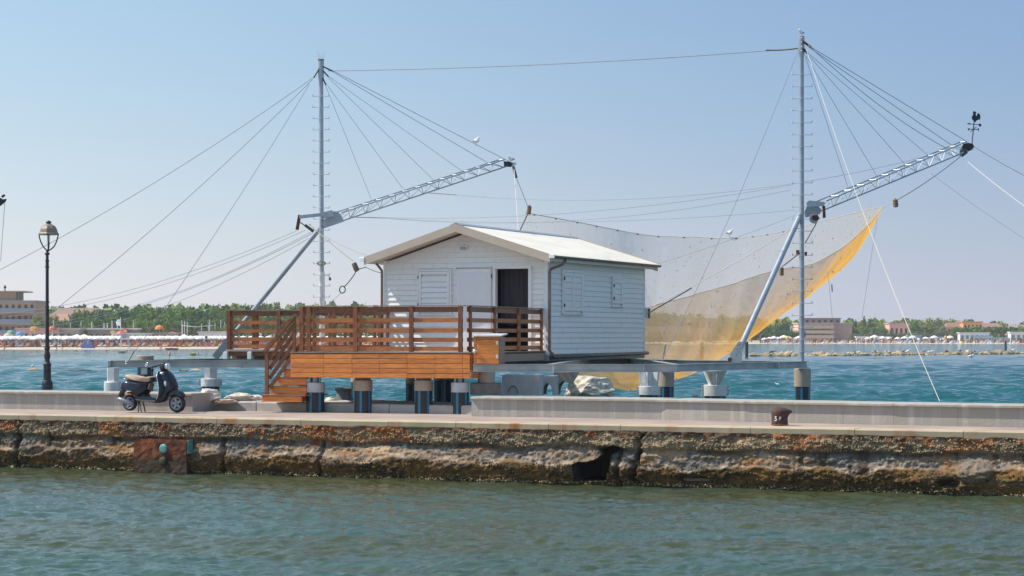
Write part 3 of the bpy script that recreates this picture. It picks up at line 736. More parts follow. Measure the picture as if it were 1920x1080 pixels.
# right side piles
D = 48.6; t, r = pile(1217, D, 37, 0, CZ+(HZ-741)*D/F, CZ+(HZ-724)*D/F, M['galv_light'], 'pile with bolted ring and splayed ribs beyond the long wall', 'bolted', group='piles beyond the long wall')
h = CZ+(HZ-724)*D/F; MB().lathe([(r*.42, h), (r*.42, 2.1)], 12).build('head', M['galv_light'], t)
for a, k in ((0, .9), (1, .9), (2, .9), (3, .9), (4, .9), (5, .9)):
    an = a*math.pi/3+.35; c, s_ = math.cos(an), math.sin(an)
    MB().add([(c*r*.4-s_*.01, s_*r*.4+c*.01, h), (c*r*.98-s_*.01, s_*r*.98+c*.01, h), (c*r*1.15-s_*.01, s_*r*1.15+c*.01, 2.09), (c*r*.4-s_*.01, s_*r*.4+c*.01, 2.09),
              (c*r*.4+s_*.01, s_*r*.4-c*.01, h), (c*r*.98+s_*.01, s_*r*.98-c*.01, h), (c*r*1.15+s_*.01, s_*r*1.15-c*.01, 2.09), (c*r*.4+s_*.01, s_*r*.4-c*.01, 2.09)],
             [(0,1,2,3), (7,6,5,4), (0,4,5,1), (1,5,6,2), (2,6,7,3), (3,7,4,0)]).build('rib', M['galv_light'], t)
D = 50.5; pile(1249.5, D, 29, 0, CZ+(HZ-725.5)*D/F, 2.1, M['tan_collar'], 'pile with long tan collar beyond the wall, left of the white conical one', group='piles beyond the long wall')
D = 47.9; zc = CZ+(HZ-722)*D/F; t, r = pile(1341, D, 41, 0, CZ+(HZ-743)*D/F, zc, M['white_steel'], 'pile with flared white cone head and bolted white ring beyond the wall', 'bolted', group='piles beyond the long wall')
MB().lathe([(r*.5, zc), (r*.55, zc+.03), (r*.9, 2.06), (r*1.0, 2.095)], 20).build('cone', M['white_steel'], t); smooth_angle(KIDS[t.name][-1])
for an in (-.9, -2.2, -1.5, .6, 2.4):
    c, s_ = math.cos(an), math.sin(an)
    MB().add([(c*r*.5-s_*.012, s_*r*.5+c*.012, zc), (c*r*.75-s_*.012, s_*r*.75+c*.012, zc), (c*r*1.35-s_*.012, s_*r*1.35+c*.012, 2.09), (c*r*.6-s_*.012, s_*r*.6+c*.012, 2.09),
              (c*r*.5+s_*.012, s_*r*.5-c*.012, zc), (c*r*.75+s_*.012, s_*r*.75-c*.012, zc), (c*r*1.35+s_*.012, s_*r*1.35-c*.012, 2.09), (c*r*.6+s_*.012, s_*r*.6-c*.012, 2.09)],
             [(0,1,2,3), (7,6,5,4), (0,4,5,1), (1,5,6,2), (2,6,7,3), (3,7,4,0)]).build('rib', M['white_steel'], t)
D = 51.6; pile(1504.5, D, 31, 0, CZ+(HZ-725.5)*D/F, 2.09, M['tan_collar'], 'pile with long tan collar standing in the sea under the right mast', rot=.3, group='piles beyond the long wall')
# left side piles
D = 52.3; t, r = pile(212, D, 33, 1.2, 1.3, CZ+(HZ-716)*D/F, M['galv_light'], 'broad galvanised ring with upright ribs carrying the left end of the platform', group='piles under the left arm')
MB().lathe([(r*.3, .4), (r*.3, .9)], 10).build('head', M['galv_light'], t)
for an in range(6):
    a = an*math.pi/3+.3; h = CZ+(HZ-717)*D/F-1.2
    MB().beam((math.cos(a)*r*.55, math.sin(a)*r*.55, h), (math.cos(a)*r*.6, math.sin(a)*r*.6, .895), .16, .02, Vector((math.cos(a), math.sin(a), 0))).build('rib', M['galv_light'], t)
D = 54.6; t, r = pile(272, D, 32, 0, CZ+(HZ-677)*D/F, CZ+(HZ-667)*D/F, M['tan_collar'], 'pile with tan cap rising through the left platform beam behind the scooter seat', rot=-.55, group='piles under the left arm')
MB().box(-.07, .09, -r*1.01, -r*.96, CZ+(HZ-702)*D/F, CZ+(HZ-690)*D/F).build('notice', M['cap_white'], t)
D = 53.5; t, r = pile(395, D, 34, 0, CZ+(HZ-725)*D/F, CZ+(HZ-710)*D/F, M['galv_light'], 'pile with bolted galvanised ring and ribs just left of the stairs', 'bolted', group='piles under the left arm')
h = CZ+(HZ-710)*D/F; MB().lathe([(r*.35, h), (r*.35, 2.1)], 10).build('head', M['galv'], t)
for an in range(6):
    a = an*math.pi/3+.1
    MB().beam((math.cos(a)*r*.62, math.sin(a)*r*.62, h), (math.cos(a)*r*.7, math.sin(a)*r*.7, 2.095), .15, .02, Vector((math.cos(a), math.sin(a), 0))).build('rib', M['galv_light'], t)

# ------------------------------------------------------------------ steel platform
ZT = 2.27
A_ = PX(208, 53.3, ZT); B_ = PX(600, 52.6, ZT); F0 = PX(610, 49.4, ZT); FH = PX(893, 48.2, ZT); FV = PX(887, 46.78, ZT); F1 = PX(1270, 46.3, ZT); F3 = PX(1512, 51.9, ZT); G_ = PX(1208, 55.3, ZT)
plat = thing('steel_platform', 'grey steel beam platform on piles carrying the hut and both masts', 'platform', (0, 50, 2.1))
def ib(p, q, h=.17, mt='beam_steel', wd=.13):
    MB().ibeam(p, q, h, wd).build('beam', M[mt], plat, world=True)
def lerp(a, b, t): return a.lerp(b, t)
AB = PX(398, 57.9, ZT); ib(A_, B_); ib(B_, F0+Vector((.1,0,0))); ib(F0+Vector((-.2,0,0)), FH); ib(FV, F1); ib(FV+Vector((.12,.1,-.002)), FH); ib(F1, F3, .16); 
ib(F3, G_, .15); ib(G_, PX(1180, 58.8, ZT)); ib(PX(1180, 58.8, ZT), PX(604, 57.2, ZT)); ib(PX(604, 57.2, ZT), AB); ib(AB, A_)
ib(PX(1030, 46.7, ZT), PX(1105, 58.2, ZT)); ib(PX(830, 47.2, ZT), PX(900, 58, ZT)); ib(F1, PX(1215, 55, ZT)); ib(B_, PX(604, 57.2, ZT))
for px in (1037, 1207, 1259.5, 1460): 
    D = 46.45 if px < 1270 else 50.5
    p = PX(px, D-.07 if px < 1270 else D-.1, ZT-.155); MB().beam(p, p+Vector((0,0,.14)), .012, .1, Vector((0,1,0))).build('stiffener', M['galv_light'], plat, world=True)
# end plate of the left arm, rounded
mb = MB(); pts = []
for i in range(7):
    a = math.pi/2+math.pi*i/6
for i in range(6):
    a = R(200+18*i); pts.append(A_+Vector((.0+math.cos(a)*.0, 0, 0)))
MB().bbox(A_.x-.06, A_.x+.02, A_.y-.12, A_.y+.12, 2.095, 2.275, .01).build('end_plate', M['beam_steel'], plat, world=True)
# hooked bracket at the left arm (cable anchor)
p = P(238, 680, 53.0); MB().lathe([(.02, -.05), (.035, -.03), (.02, 0), (.035, .03), (.02, .05)], 8, (p.x, p.y-.08, p.z)).build('anchor', M['rope_white'], plat, world=True)
# concrete studs under the left wing
DROT = -R(17); C0 = Vector((-.9145, 46.9, 0))
UD = Vector((math.cos(R(17)), -math.sin(R(17)), 0)); VD = Vector((math.sin(R(17)), math.cos(R(17)), 0))
def Dk(x, y, z): return C0+UD*x+VD*y+Vector((0,0,z))

# ------------------------------------------------------------------ timber deck
deck = thing('timber_deck', 'brown timber deck with slatted railings and stairs in front of the white hut', 'deck', C0, DROT)
W_ = 4.241; ZF = 2.505; ZR = 3.563
# floor
fl = MB()
y = .03
while y < 6.35:
    fl.box(-W_+.02, -.02, y, y+.115, ZF-.03, ZF-.002); y += .12
fl.box(-W_+.05, -.05, .06, .14, 2.275, ZF-.032); fl.box(-W_+.05, -.05, 3, 3.1, 2.275, ZF-.032); fl.box(-W_+.05, -.05, 6.1, 6.2, 2.275, ZF-.032)
o = fl.build('deck_floor', M['wood_grey'], deck); o['kind'] = 'stuff'
# wing
fl = MB(); y = 6.42
while y < 8.3: fl.box(-8.85, -4.4, y, y+.115, ZF-.03, ZF-.002); y += .12
o = fl.build('deck_floor', M['wood_grey'], deck); o['kind'] = 'stuff'
MB().box(-8.85, -4.45, 6.46, 6.5, 2.36, ZF-.032).build('fascia_board', M['wood_dark'], deck)
MB().box(-8.85, -4.45, 6.9, 6.95, 2.28, 2.46).build('joist', M['wood_dark'], deck)
MB().box(-8.85, -4.45, 8.2, 8.25, 2.28, 2.46).build('joist', M['wood_dark'], deck)
def dkx(px, y):   # deck x at given pixel and local y
    k = (px-960)/F; a = C0+VD*y
    return (k*a.y-a.x)/(UD.x-k*UD.y)
for px in (424, 469):
    x = dkx(px, 6.42); MB().bbox(x-.055, x+.055, 6.36, 6.58, 2.275, 2.47, .008).build('stud', M['cap_white'], deck)
# skirt planks, 5 courses with butt joints
skirt = thing_part = bpy.data.objects.new('skirt', None); COL.objects.link(skirt); skirt.parent = deck; MATS['skirt'] = MATS[deck.name].copy(); KIDS[deck.name].append(skirt)
zb = 1.945; hh = (ZF-.02-zb)/5
xs = [-W_, dkx(608, 0), dkx(661, 0), dkx(712, 0), dkx(764, 0), dkx(816.5, 0), dkx(868, 0), .0]
for r_ in range(5):
    cuts = [xs[i] for i in range(8)]
    if r_ == 3: cuts = [xs[0]]+[c+.01*random.uniform(-1,1) for c in xs[1:-1]]+[xs[-1]]
    for a, b in zip(cuts[:-1], cuts[1:]):
        j = random.uniform(0, .003)
        MB().bbox(a+.002, b-.002, -.028-j, -.004, zb+r_*hh+.005+random.uniform(0,.003), zb+(r_+1)*hh-.004, .004).build('plank', M['wood_skirt'], skirt)
MB().box(-W_+.02, -.02, -.003, .03, zb+.02, ZF-.04).build('backing_rail', M['wood_dark'], skirt)
for r_ in range(5):  # left return of the skirt
    MB().bbox(-W_-.026, -W_-.003, .002, 1.0, zb+r_*hh+.003, zb+(r_+1)*hh-.002, .003).build('plank', M['wood_skirt'], skirt)
    MB().bbox(.003, .026, .002, 1.0, zb+r_*hh+.003, zb+(r_+1)*hh-.002, .003).build('plank', M['wood_skirt'], skirt)
MB().box(-W_-.03, .03, -.035, .1, ZF-.001, ZF+.022).build('edge_board', M['wood_grey'], deck)
MB().box(.0, .04, 1.02, 6.2, 2.29, ZF-.04).build('side_fascia', M['wood_grey'], deck)
MB().box(-.05, .06, 1.02, 6.2, ZF-.001, ZF+.02).build('edge_board', M['wood_grey'], deck)

def railing(p0, p1, posts, zt=ZR, z0=None, z1=None, side=-1, slat_z=None, capw=.11, slatm='wood_slat', postm='wood_dark'):
    """posts given as fractions; slats behind the posts"""
    p0 = Vector(p0); p1 = Vector(p1); d = (p1-p0).normalized(); nrm = Vector((-d.y, d.x, 0))*side   # towards viewer side
    L_ = (p1-p0).length
    r_ = bpy.data.objects.new('railing', None); COL.objects.link(r_); r_.parent = deck; MATS[r_.name] = MATS[deck.name].copy(); KIDS[deck.name].append(r_)
    for fr in posts:
        c = p0+d*(L_*fr)+nrm*.035
        MB().beam(c+Vector((0,0,ZF+.02)), c+Vector((0,0,zt-.022)), .095, .05, nrm).build('post', M[postm], r_)
    zs = slat_z or [(2.605, .095), (2.80, .095), (3.01, .09), (3.235, .095), (3.475, .115)]
    for i, (zc, h) in enumerate(zs):
        fr = [0]+[f for f in posts if .02 < f < .98]+[1]
        for a, b in zip(fr[:-1], fr[1:]):
            q0 = p0+d*(L_*a+.002); q1 = p0+d*(L_*b-.002); zz = zc+random.uniform(-.004, .004)
            MB().beam(q0+Vector((0,0,zz)), q1+Vector((0,0,zz+random.uniform(-.004,.004))), .022, h).build('slat', M[slatm if i < 4 else postm], r_)
    MB().beam(p0-d*.03+Vector((0,0,zt-.01)), p1+d*.03+Vector((0,0,zt-.01)), capw, .022).build('cap_rail', M['wood_grey'], r_)
    return r_
xa = [dkx(566.5, .05), dkx(580, .05), dkx(667.5, .05), dkx(772, .05), dkx(864, .05)]
x0, x1 = xa[0]-.04, xa[-1]+.05
railing((x0, .06, 0), (x1, .06, 0), [(x-x0)/(x1-x0) for x in xa], side=-1)
railing((dkx(876, .16), .16, 0), (dkx(1014.5, 5.75), 5.75, 0), [.02, .33, .66, .985], side=-1)
railing((-W_+.03, 1.3, 0), (-W_+.03, 6.3, 0), [.01, .2, .4, .6, .8, .99], side=1)
railing((-8.79, 6.5, 0), (-4.5, 6.5, 0), [.01, (dkx(524,6.5)+8.79)/4.29, .7, .99], side=-1)
railing((-8.75, 8.2, 0), (-4.6, 8.2, 0), [.005, .33, .66, .99], side=1)
railing((-8.79, 6.6, 0), (-8.79, 8.15, 0), [.05, .95], side=-1)
# stairs
st = bpy.data.objects.new('stairs', None); COL.objects.link(st); st.parent = deck; MATS[st.name] = MATS[deck.name].copy(); KIDS[deck.name].append(st)
def stz(py): return CZ+(HZ-py)*48.2/F
steps = [(531, 691, 707), (519, 707, 722), (506, 723, 739)]
for (pxl, yt, yb) in steps:
    xl = dkx(pxl, .1); xr = -W_-.03 if yt < 700 else dkx(577, .1)
    zt = stz(yt); zb_ = stz(yb)
    if yt >= 700: xr2 = dkx(574, .1)
    else: xr2 = xr
    y0 = .12 if yt < 700 else .12
    MB().bbox(xl, xr2, y0, y0+.03, zb_+.0, zt-.036, .004).build('riser', M['wood_skirt'], st)
    MB().bbox(xl-.02, xr2, y0-.03, 1.1, zt-.033, zt, .006).build('tread', M['wood_grey'], st)
    MB().bbox(xl+.002, xl+.03, y0+.032, 1.08, zb_, zt-.036, .004).build('riser', M['wood_dark'], st)
xl = dkx(491, -.1); xr = dkx(566, -.1); zt = stz(740); zb_ = stz(753.2)
for q in range(7): MB().bbox(xl, xr+.1, -.14+q*.2, -.14+q*.2+.17, zt-.03, zt, .005).build('board', M['wood_grey'] if q else M['wood_dark'], st)
MB().bbox(xl+.01, xr, -.12, -.08, zb_, zt-.034, .004).build('riser', M['wood_skirt'], st)
MB().bbox(xl+.01, xl+.05, -.078, 1.2, zb_, zt-.034, .004).build('riser', M['wood_dark'], st)
MB().bbox(xr-.05, xr, -.078, 1.2, zb_, zt-.034, .004).build('riser', M['wood_dark'], st)
# stair railing
hp = Vector((dkx(500.5, .02), .02, 0)); hq = Vector((dkx(552, .02), .02, 0))
zl, zh = stz(658), stz(593)
MB().beam(hp+Vector((-.06,0,zl-.03)), hq+Vector((.03,0,zh+.03)), .11, .07).build('handrail', M['wood_dark'], st)
MB().beam(hp+Vector((0,0,stz(740)+.002)), hp+Vector((0,0,zl-.04)), .085, .05, Vector((0,1,0))).build('post', M['wood_dark'], st)
MB().beam(hq+Vector((0,.0,ZF+.03)), hq+Vector((0,0,zh-.02)), .07, .05, Vector((0,1,0))).build('post', M['wood_dark'], st)
for k in range(1, 5):
    dz = -.215*k
    MB().beam(hp+Vector((.045,.045,zl+dz+.02)), hq+Vector((-.0+ (.16 if k > 3 else 0),.045,zh+dz+.06+(.19 if k > 3 else 0))), .022, .085).build('slat', M['wood_dark'], st)

# lockbox in front of the door side
t = thing('meter_box', 'orange wooden cupboard with boarded door, hinges and padlock at the right end of the deck', 'cupboard', PX(912, 46.55, 2.275), -R(14))
bw = .575
def bb(name, mt, *a, par=None, b=.004): return MB().bbox(*a, b).build(name, M[mt], par or t)
bb('body', 'wood_dark', -bw/2+.01, bw/2-.01, .03, .5, 0, .60)
for k in range(6): bb('board', 'wood_grey', bw/2-.009, bw/2+.008, .03, .5, .002+k*.099, .098+k*.099)
bb('door_frame', 'wood_slat', -bw/2, -bw/2+.06, 0, .028, 0, .60); bb('door_frame', 'wood_slat', -bw/2+.062, bw/2, 0, .028, .54, .60)
dr = bb('door', 'wood_dark', -bw/2+.064, bw/2-.004, .008, .028, .004, .536)
for k in range(5): bb('door_board', 'wood_skirt', -bw/2+.066, bw/2-.006, -.006, .006, .006+k*.106, .108+k*.106, par=dr, b=.003)
for zz in (.12, .42): bb('hinge', 'galv_light', bw/2-.07, bw/2-.02, -.012, -.0065, zz, zz+.08, b=.002)
MB().tube([(-bw/2-.02, -.03, .31), (-bw/2+.05, -.035, .30), (-bw/2+.10, -.03, .28)], .018, 8).build('latch', M['chrome'], t, smooth=True)
MB().ball((-bw/2+.03, -.04, .27), (.03, .02, .035)).build('padlock', M['galv_light'], t, smooth=True)
MB().add([(-bw/2-.03, -.04, .60), (bw/2+.06, -.04, .60), (bw/2+.06, .52, .64), (-bw/2-.03, .52, .64), (-bw/2-.03, -.04, .625), (bw/2+.06, -.04, .625), (bw/2+.06, .52, .665), (-bw/2-.03, .52, .665)],
         [(0,3,2,1),(4,5,6,7),(0,1,5,4),(1,2,6,5),(2,3,7,6),(3,0,4,7)]).build('lid', M['galv_light'], t)

# ------------------------------------------------------------------ hut
HB = 2.42
hut = thing('fishing_hut', 'white weatherboarded fishing hut with low gable roof, shutters and an open dark doorway', 'hut', (.878, 52.4, HB), QROT)
MATS[hut.name] = Matrix.Translation(Vector((.878, 52.4, HB))) @ Matrix.Rotation(QROT, 4, 'Z')
HW, HL = 4.484, 7.14; XR_ = -HW/2; RZ = 5.643-HB; SLP = .3114; WT = 2.32
def fx(px):
    k = (px-960)/F; return (52.4*k-.878)/(.9205+.3907*k)
def sy(px):
    k = (px-960)/F; return (k*52.4-.878)/(.3907-.9205*k)
DX0, DX1, DZ = fx(930), fx(991), 2.125
wm = M['white_paint']
# backing walls
MB().box(-HW, DX0, .03, .10, 0, WT).box(DX1, 0, .03, .10, 0, WT).box(DX0, DX1, .03, .10, DZ, WT).add(
    [(-HW, .03, WT), (0, .03, WT), (XR_, .03, WT+HW/2*SLP), (-HW, .10, WT), (0, .10, WT), (XR_, .10, WT+HW/2*SLP)], [(0,1,2),(5,4,3),(0,3,4,1),(1,4,5,2),(2,5,3,0)]).build('front_wall', wm, hut)
MB().box(-.10, -.03, .102, HL-.10, 0, WT).build('side_wall', wm, hut); MB().box(-HW+.03, -HW+.10, .102, HL-.10, 0, WT).build('side_wall', wm, hut)
MB().prism([(-HW, 0), (0, 0), (0, WT), (XR_, WT+HW/2*SLP), (-HW, WT)], HL-.1, HL-.03).build('back_wall', wm, hut)
MB().box(-HW+.1, -.1, .1, HL-.1, -.02, .02).build('floor', M['wood_dark'], hut)
def clap(segs, z0, z1, name='siding_board', axis='f', xt=None):
    mb = MB()
    for a, b in segs:
        a1, b1 = (a, b) if xt is None else xt(a, b)
        if axis == 'f': vs = [(a,.028,z0),(b,.028,z0),(b1,.028,z1),(a1,.028,z1),(a,-.008,z0),(b,-.008,z0),(b1,.020,z1),(a1,.020,z1)]
        else: vs = [(-.028,a,z0),(-.028,b,z0),(-.028,b,z1),(-.028,a,z1),(.006,a,z0),(.006,b,z0),(-.018,b,z1),(-.018,a,z1)]
        fs = [(0,1,2,3),(7,6,5,4),(0,4,5,1),(1,5,6,2),(2,6,7,3),(3,7,4,0)]
        mb.add(vs, fs if axis != 'f' else [f[::-1] for f in fs])
    mb.build(name, wm, hut)
BH = .1335; n = 0; z = 0.02
while True:
    z0, z1 = z, z+BH-.003
    top = WT+HW/2*SLP-.03
    if z0 > top-.05: break
    hw0 = min(HW/2-.06, (top-z0)/SLP); hw1 = min(HW/2-.06, max(.02, (top-z1)/SLP))
    a, b = XR_-hw0, XR_+hw0; 
    def xt(p, q, a=a, b=b, hw1=hw1): return (XR_-hw1 if p == a else p, XR_+hw1 if q == b else q)
    if z0 < DZ-.02: clap([(a, DX0-.05), (DX1+.05, b)], z0, z1, xt=xt)
    else: clap([(a, b)], z0, z1, xt=xt)
    z += BH
z = .02
while z+BH < WT+.03: clap([(.06, HL-.06)], z, min(WT, z+BH-.003), axis='s'); z += BH
for (x, y) in ((-.03, -.012), (-HW-.012, -.012)): MB().bbox(x, x+.042 if x > -1 else x+.07, y, y+.07, 0, WT+.05, .006).build('corner_trim', M['white_shutter'], hut)
MB().bbox(-.05, .012, HL-.06, HL+.01, 0, WT, .006).build('corner_trim', M['white_shutter'], hut)
MB().bbox(-.10, .008, -.013, -.0035, 0, WT, .003).build('corner_trim', M['white_shutter'], hut)
# door frame, leaves
fr = M['white_shutter']
df = MB().bbox(DX0-.075, DX0-.002, -.035, .1, .02, DZ+.002, .006).bbox(DX1+.002, DX1+.09, -.035, .1, .02, DZ+.002, .006).bbox(DX0-.075, DX1+.09, -.038, .1, DZ+.004, DZ+.075, .006).build('door_frame', fr, hut)
MB().bbox(DX0, DX1, .0, .12, .0, .03, .004).build('threshold', M['wood_grey'], hut)
dp0, dp1 = fx(857), fx(920)
lf = MB().bbox(dp0, dp1, -.05, -.02, .06, 2.13, .006).build('door_leaf', fr, hut)
MB().bbox(dp0+.05, dp1-.05, -.054, -.0505, .14, 2.05, .002).build('panel', pm('shutter_panel', (.80,.80,.83), .4, var=.02), lf)
MB().bbox(dp0-.03, dp0-.004, -.045, 0, .04, 2.17, .004).bbox(dp1+.004, dp1+.03, -.045, 0, .04, 2.17, .004).bbox(dp0-.03, dp1+.03, -.045, 0, 2.172, 2.20, .004).build('door_frame', fr, hut)
for zz in (.3, 1.1, 1.9):
    MB().tube([(dp1+.045, -.05, zz), (dp1+.045, -.05, zz+.1)], .012, 6).build('hinge', M['black'], lf)
# curtain in the doorway
mb = MB(); vs = []; fs = []; nn = 40
for i in range(nn+1):
    x = DX0-.02+(DX1-DX0+.04)*i/nn; yy = .35+.02*math.sin(i*.9)+.012*math.sin(i*2.3)
    vs += [(x, yy, .75+.02*math.sin(i*.4)), (x, yy, 2.3)]
for i in range(nn): fs.append((2*i, 2*i+2, 2*i+3, 2*i+1))
MB().add(vs, fs).build('curtain', M['dark_fabric'], hut, smooth=True)
MB().box(-HW+.12, -.12, 1.9, 1.93, 0, 2.3).build('inner_partition', M['black'], hut)
# front window with louvred shutter
def shutter_f(x0, x1, z0, z1):
    w_ = MB().bbox(x0-.05, x0, -.045, 0, z0-.05, z1+.05, .005).bbox(x1, x1+.05, -.045, 0, z0-.05, z1+.05, .005).bbox(x0+.002, x1-.002, -.044, 0, z1, z1+.05, .005).bbox(x0-.08, x1+.08, -.07, 0, z0-.075, z0-.052, .005).build('window_frame', fr, hut)
    s = MB().bbox(x0+.006, x0+.07, -.05, -.015, z0, z1-.006, .004).bbox(x1-.07, x1-.006, -.05, -.015, z0, z1-.006, .004).bbox(x0+.072, x1-.072, -.05, -.015, z1-.08, z1-.006, .004).bbox(x0+.072, x1-.072, -.05, -.015, z0, z0+.08, .004).build('shutter', fr, hut)
    zz = z0+.085; 
    while zz < z1-.16:
        v = [(x0+.073,-.018,zz+.13),(x1-.073,-.018,zz+.13),(x1-.073,-.046,zz),(x0+.073,-.046,zz),(x0+.073,-.010,zz+.13),(x1-.073,-.010,zz+.13),(x1-.073,-.034,zz),(x0+.073,-.034,zz)]
        MB().add(v, [(0,1,2,3),(7,6,5,4),(0,4,5,1),(1,5,6,2),(2,6,7,3),(3,7,4,0)]).build('louvre', fr, s); zz += .134
    for zz in (z0+.15, z1-.18): MB().tube([(x0-.012,-.06,zz),(x0-.012,-.06,zz+.07)], .01, 6).build('hinge', M['black'], s)
shutter_f(fx(786), fx(844), 1.07, 2.085)
# side windows with closed plain shutters
def shutter_s(y0, y1, z0, z1, leaves=2):
    MB().bbox(0, .045, y0-.07, y0, z0-.07, z1+.07, .005).bbox(0, .045, y1, y1+.07, z0-.07, z1+.07, .005).bbox(0, .044, y0+.002, y1-.002, z1, z1+.07, .005).bbox(0, .07, y0-.1, y1+.1, z0-.095, z0-.072, .005).build('window_frame', fr, hut)
    for k in range(leaves):
        a = y0+(y1-y0)*k/leaves+.008; b = y0+(y1-y0)*(k+1)/leaves-.008
        s = MB().bbox(.012, .05, a, a+.08, z0+.004, z1-.004, .004).bbox(.012, .05, b-.08, b, z0+.004, z1-.004, .004).bbox(.012, .05, a+.082, b-.082, z1-.1, z1-.004, .004).bbox(.012, .05, a+.082, b-.082, z0+.004, z0+.1, .004).build('shutter', fr, hut)
        zz = z0+.102; n_ = int((z1-z0-.21)/.13); st_ = (z1-z0-.206)/max(1, n_)
        for q in range(n_): MB().bbox(.012, .036, a+.083, b-.083, zz+q*st_+.003, zz+(q+1)*st_-.004, .004).build('louvre', fr, s)
        if k == 0:
            for zz in (z0+.1, z1-.2): MB().tube([(.06, a-.02, zz), (.06, a-.02, zz+.08)], .016, 6).build('hinge', M['black'], s)
sya, syb = sy(1055), sy(1090); shutter_s(sya, syb, 1.09, 2.06)
shutter_s(sy(1148), sy(1164.5), 1.32, 1.96, 1)
# bulkhead lamp over the door
lx = fx(869); lamp = MB().ball((lx, -.03, 2.665), (.14, .04, .075), 16, 8).build('wall_lamp', M['white_shutter'], hut, smooth=True)
MB().ball((lx+.01, -.045, 2.655), (.10, .04, .045), 14, 8).build('lens', pm('lamp_glass', (.42,.42,.40), .25, var=.1), lamp, smooth=True)
mb = MB()
for q in (-.05, 0, .05): mb.tube([(lx+q, -.075, 2.61), (lx+q, -.092, 2.655), (lx+q, -.075, 2.70)], .004, 5)
mb.build('guard', M['galv_light'], lamp)
# roof
EX, YF, YB = .285, -.55, HL+.27; HR = HW/2+EX
def roofz(x): return RZ-abs(x-XR_)*SLP
for sgn in (-1, 1):
    npan = 9; wd = (YB-YF)/npan
    for k in range(npan):
        y0 = YF+k*wd+.001; y1 = y0+wd-.002; nr = 5; vs = []; fs = []
        prof = []
        for r_ in range(nr):
            a = y0+(y1-y0)*r_/nr; b = (y1-y0)/nr
            prof += [(a, 0), (a+b*.72, 0), (a+b*.8, .022), (a+b*.92, .022)]
        prof.append((y1, 0))
        xa_, xb_ = XR_+sgn*.01, XR_+sgn*(HR+.03)
        for (yy, hh_) in prof:
            vs += [(xa_, yy, roofz(xa_)+hh_), (xb_, yy, roofz(xb_)+hh_), (xa_, yy, roofz(xa_)-.012+hh_), (xb_, yy, roofz(xb_)-.012+hh_)]
        for i in range(len(prof)-1):
            a = 4*i; b = 4*i+4
            fs += [(a, b, b+1, a+1), (a+2, a+3, b+3, b+2), (a+1, b+1, b+3, a+3), (a, a+2, b+2, b)]
        if sgn > 0: fs = [f[::-1] for f in fs]
        MB().add(vs, fs).build('roof_panel', M['white_roof'], hut)
    xa_, xb_ = XR_, XR_+sgn*HR
    # soffit
    MB().add([(xa_, YF+.03, roofz(xa_)-.15), (xb_, YF+.03, roofz(xb_)-.15), (xb_, YB-.03, roofz(xb_)-.15), (xa_, YB-.03, roofz(xa_)-.15),
              (xa_, YF+.03, roofz(xa_)-.02), (xb_, YF+.03, roofz(xb_)-.02), (xb_, YB-.03, roofz(xb_)-.02), (xa_, YB-.03, roofz(xa_)-.02)],
             [(0,1,2,3),(7,6,5,4),(0,4,5,1),(1,5,6,2),(2,6,7,3),(3,7,4,0)]).build('soffit', M['soffit'], hut)
    for (yy0, yy1, nm, mt) in ((YF-.012, YF+.028, 'bargeboard', 'fascia'), (YB-.028, YB+.012, 'bargeboard', 'fascia')):
        q = .015 if nm and yy0 < 0 else .05
        MB().add([(XR_, yy0, RZ-.185), (xb_, yy0, roofz(xb_)-.185), (xb_, yy0, roofz(xb_)+q), (XR_, yy0, RZ+q), (XR_, yy1, RZ-.185), (xb_, yy1, roofz(xb_)-.185), (xb_, yy1, roofz(xb_)+q), (XR_, yy1, RZ+q)],
                 [(0,1,2,3),(7,6,5,4),(0,4,5,1),(1,5,6,2),(2,6,7,3),(3,7,4,0)]).build(nm, M[mt], hut)
    # gutter: half round
    gx = xb_+sgn*.055; zz = roofz(xb_)-.02; mb = MB(); vs = []; fs = []
    pr = [(math.cos(a)*.062, math.sin(a)*.062) for a in [math.pi+math.pi*i/8 for i in range(9)]]+[(math.cos(a)*.052, math.sin(a)*.052) for a in [2*math.pi-math.pi*i/8 for i in range(9)]]
    nq = len(pr)
    for yy in (YF+.01, YB): vs += [(gx+a, yy, zz+b) for a, b in pr]
    fs = [(i, (i+1) % nq, (i+1) % nq+nq, i+nq) for i in range(nq)]+[tuple(range(nq))[::-1], tuple(range(nq, 2*nq))]
    gt = MB().add(vs, fs).build('gutter', M['gutter_dark'], hut)
    MB().bbox(gx-.07, gx+.07, YF-.03, YF+.008, zz-.07, zz+.03, .01).build('end_cap', M['white_shutter'], gt)
    if sgn > 0:
        MB().tube([(gx, .35, zz-.05), (gx, .33, zz-.12), (gx-.06, .25, zz-.20), (.09, .05, zz-.30), (.055, .0, zz-.36), (.055, -.01, .35), (.055, -.01, .12), (.10, -.03, .04), (.16, -.04, 0.03)], .034, 10).build('downpipe', M['copper'], hut, smooth=True)
    else:
        MB().tube([(gx+.08, .05, zz-.05), (gx+.1, .05, zz-.12), (gx+.2, .0, zz-.20), (-HW-.05, -.02, zz-.30), (-HW-.045, -.03, zz-.38), (-HW-.045, -.03, .0)], .032, 10).build('downpipe', M['copper'], hut, smooth=True)
for zz in (2.0, .9, .3): MB().lathe([(.04, 0), (.04, .03)], 10, (.055, -.01, zz)).build('pipe_clip', M['gutter_dark'], hut)
MB().prism([(XR_-.16, RZ-.028), (XR_, RZ+.03), (XR_+.16, RZ-.028), (XR_+.16, RZ-.012), (XR_, RZ+.045), (XR_-.16, RZ-.012)], YF+.02, YB-.02).build('ridge_cap', M['galv_blue'], hut)
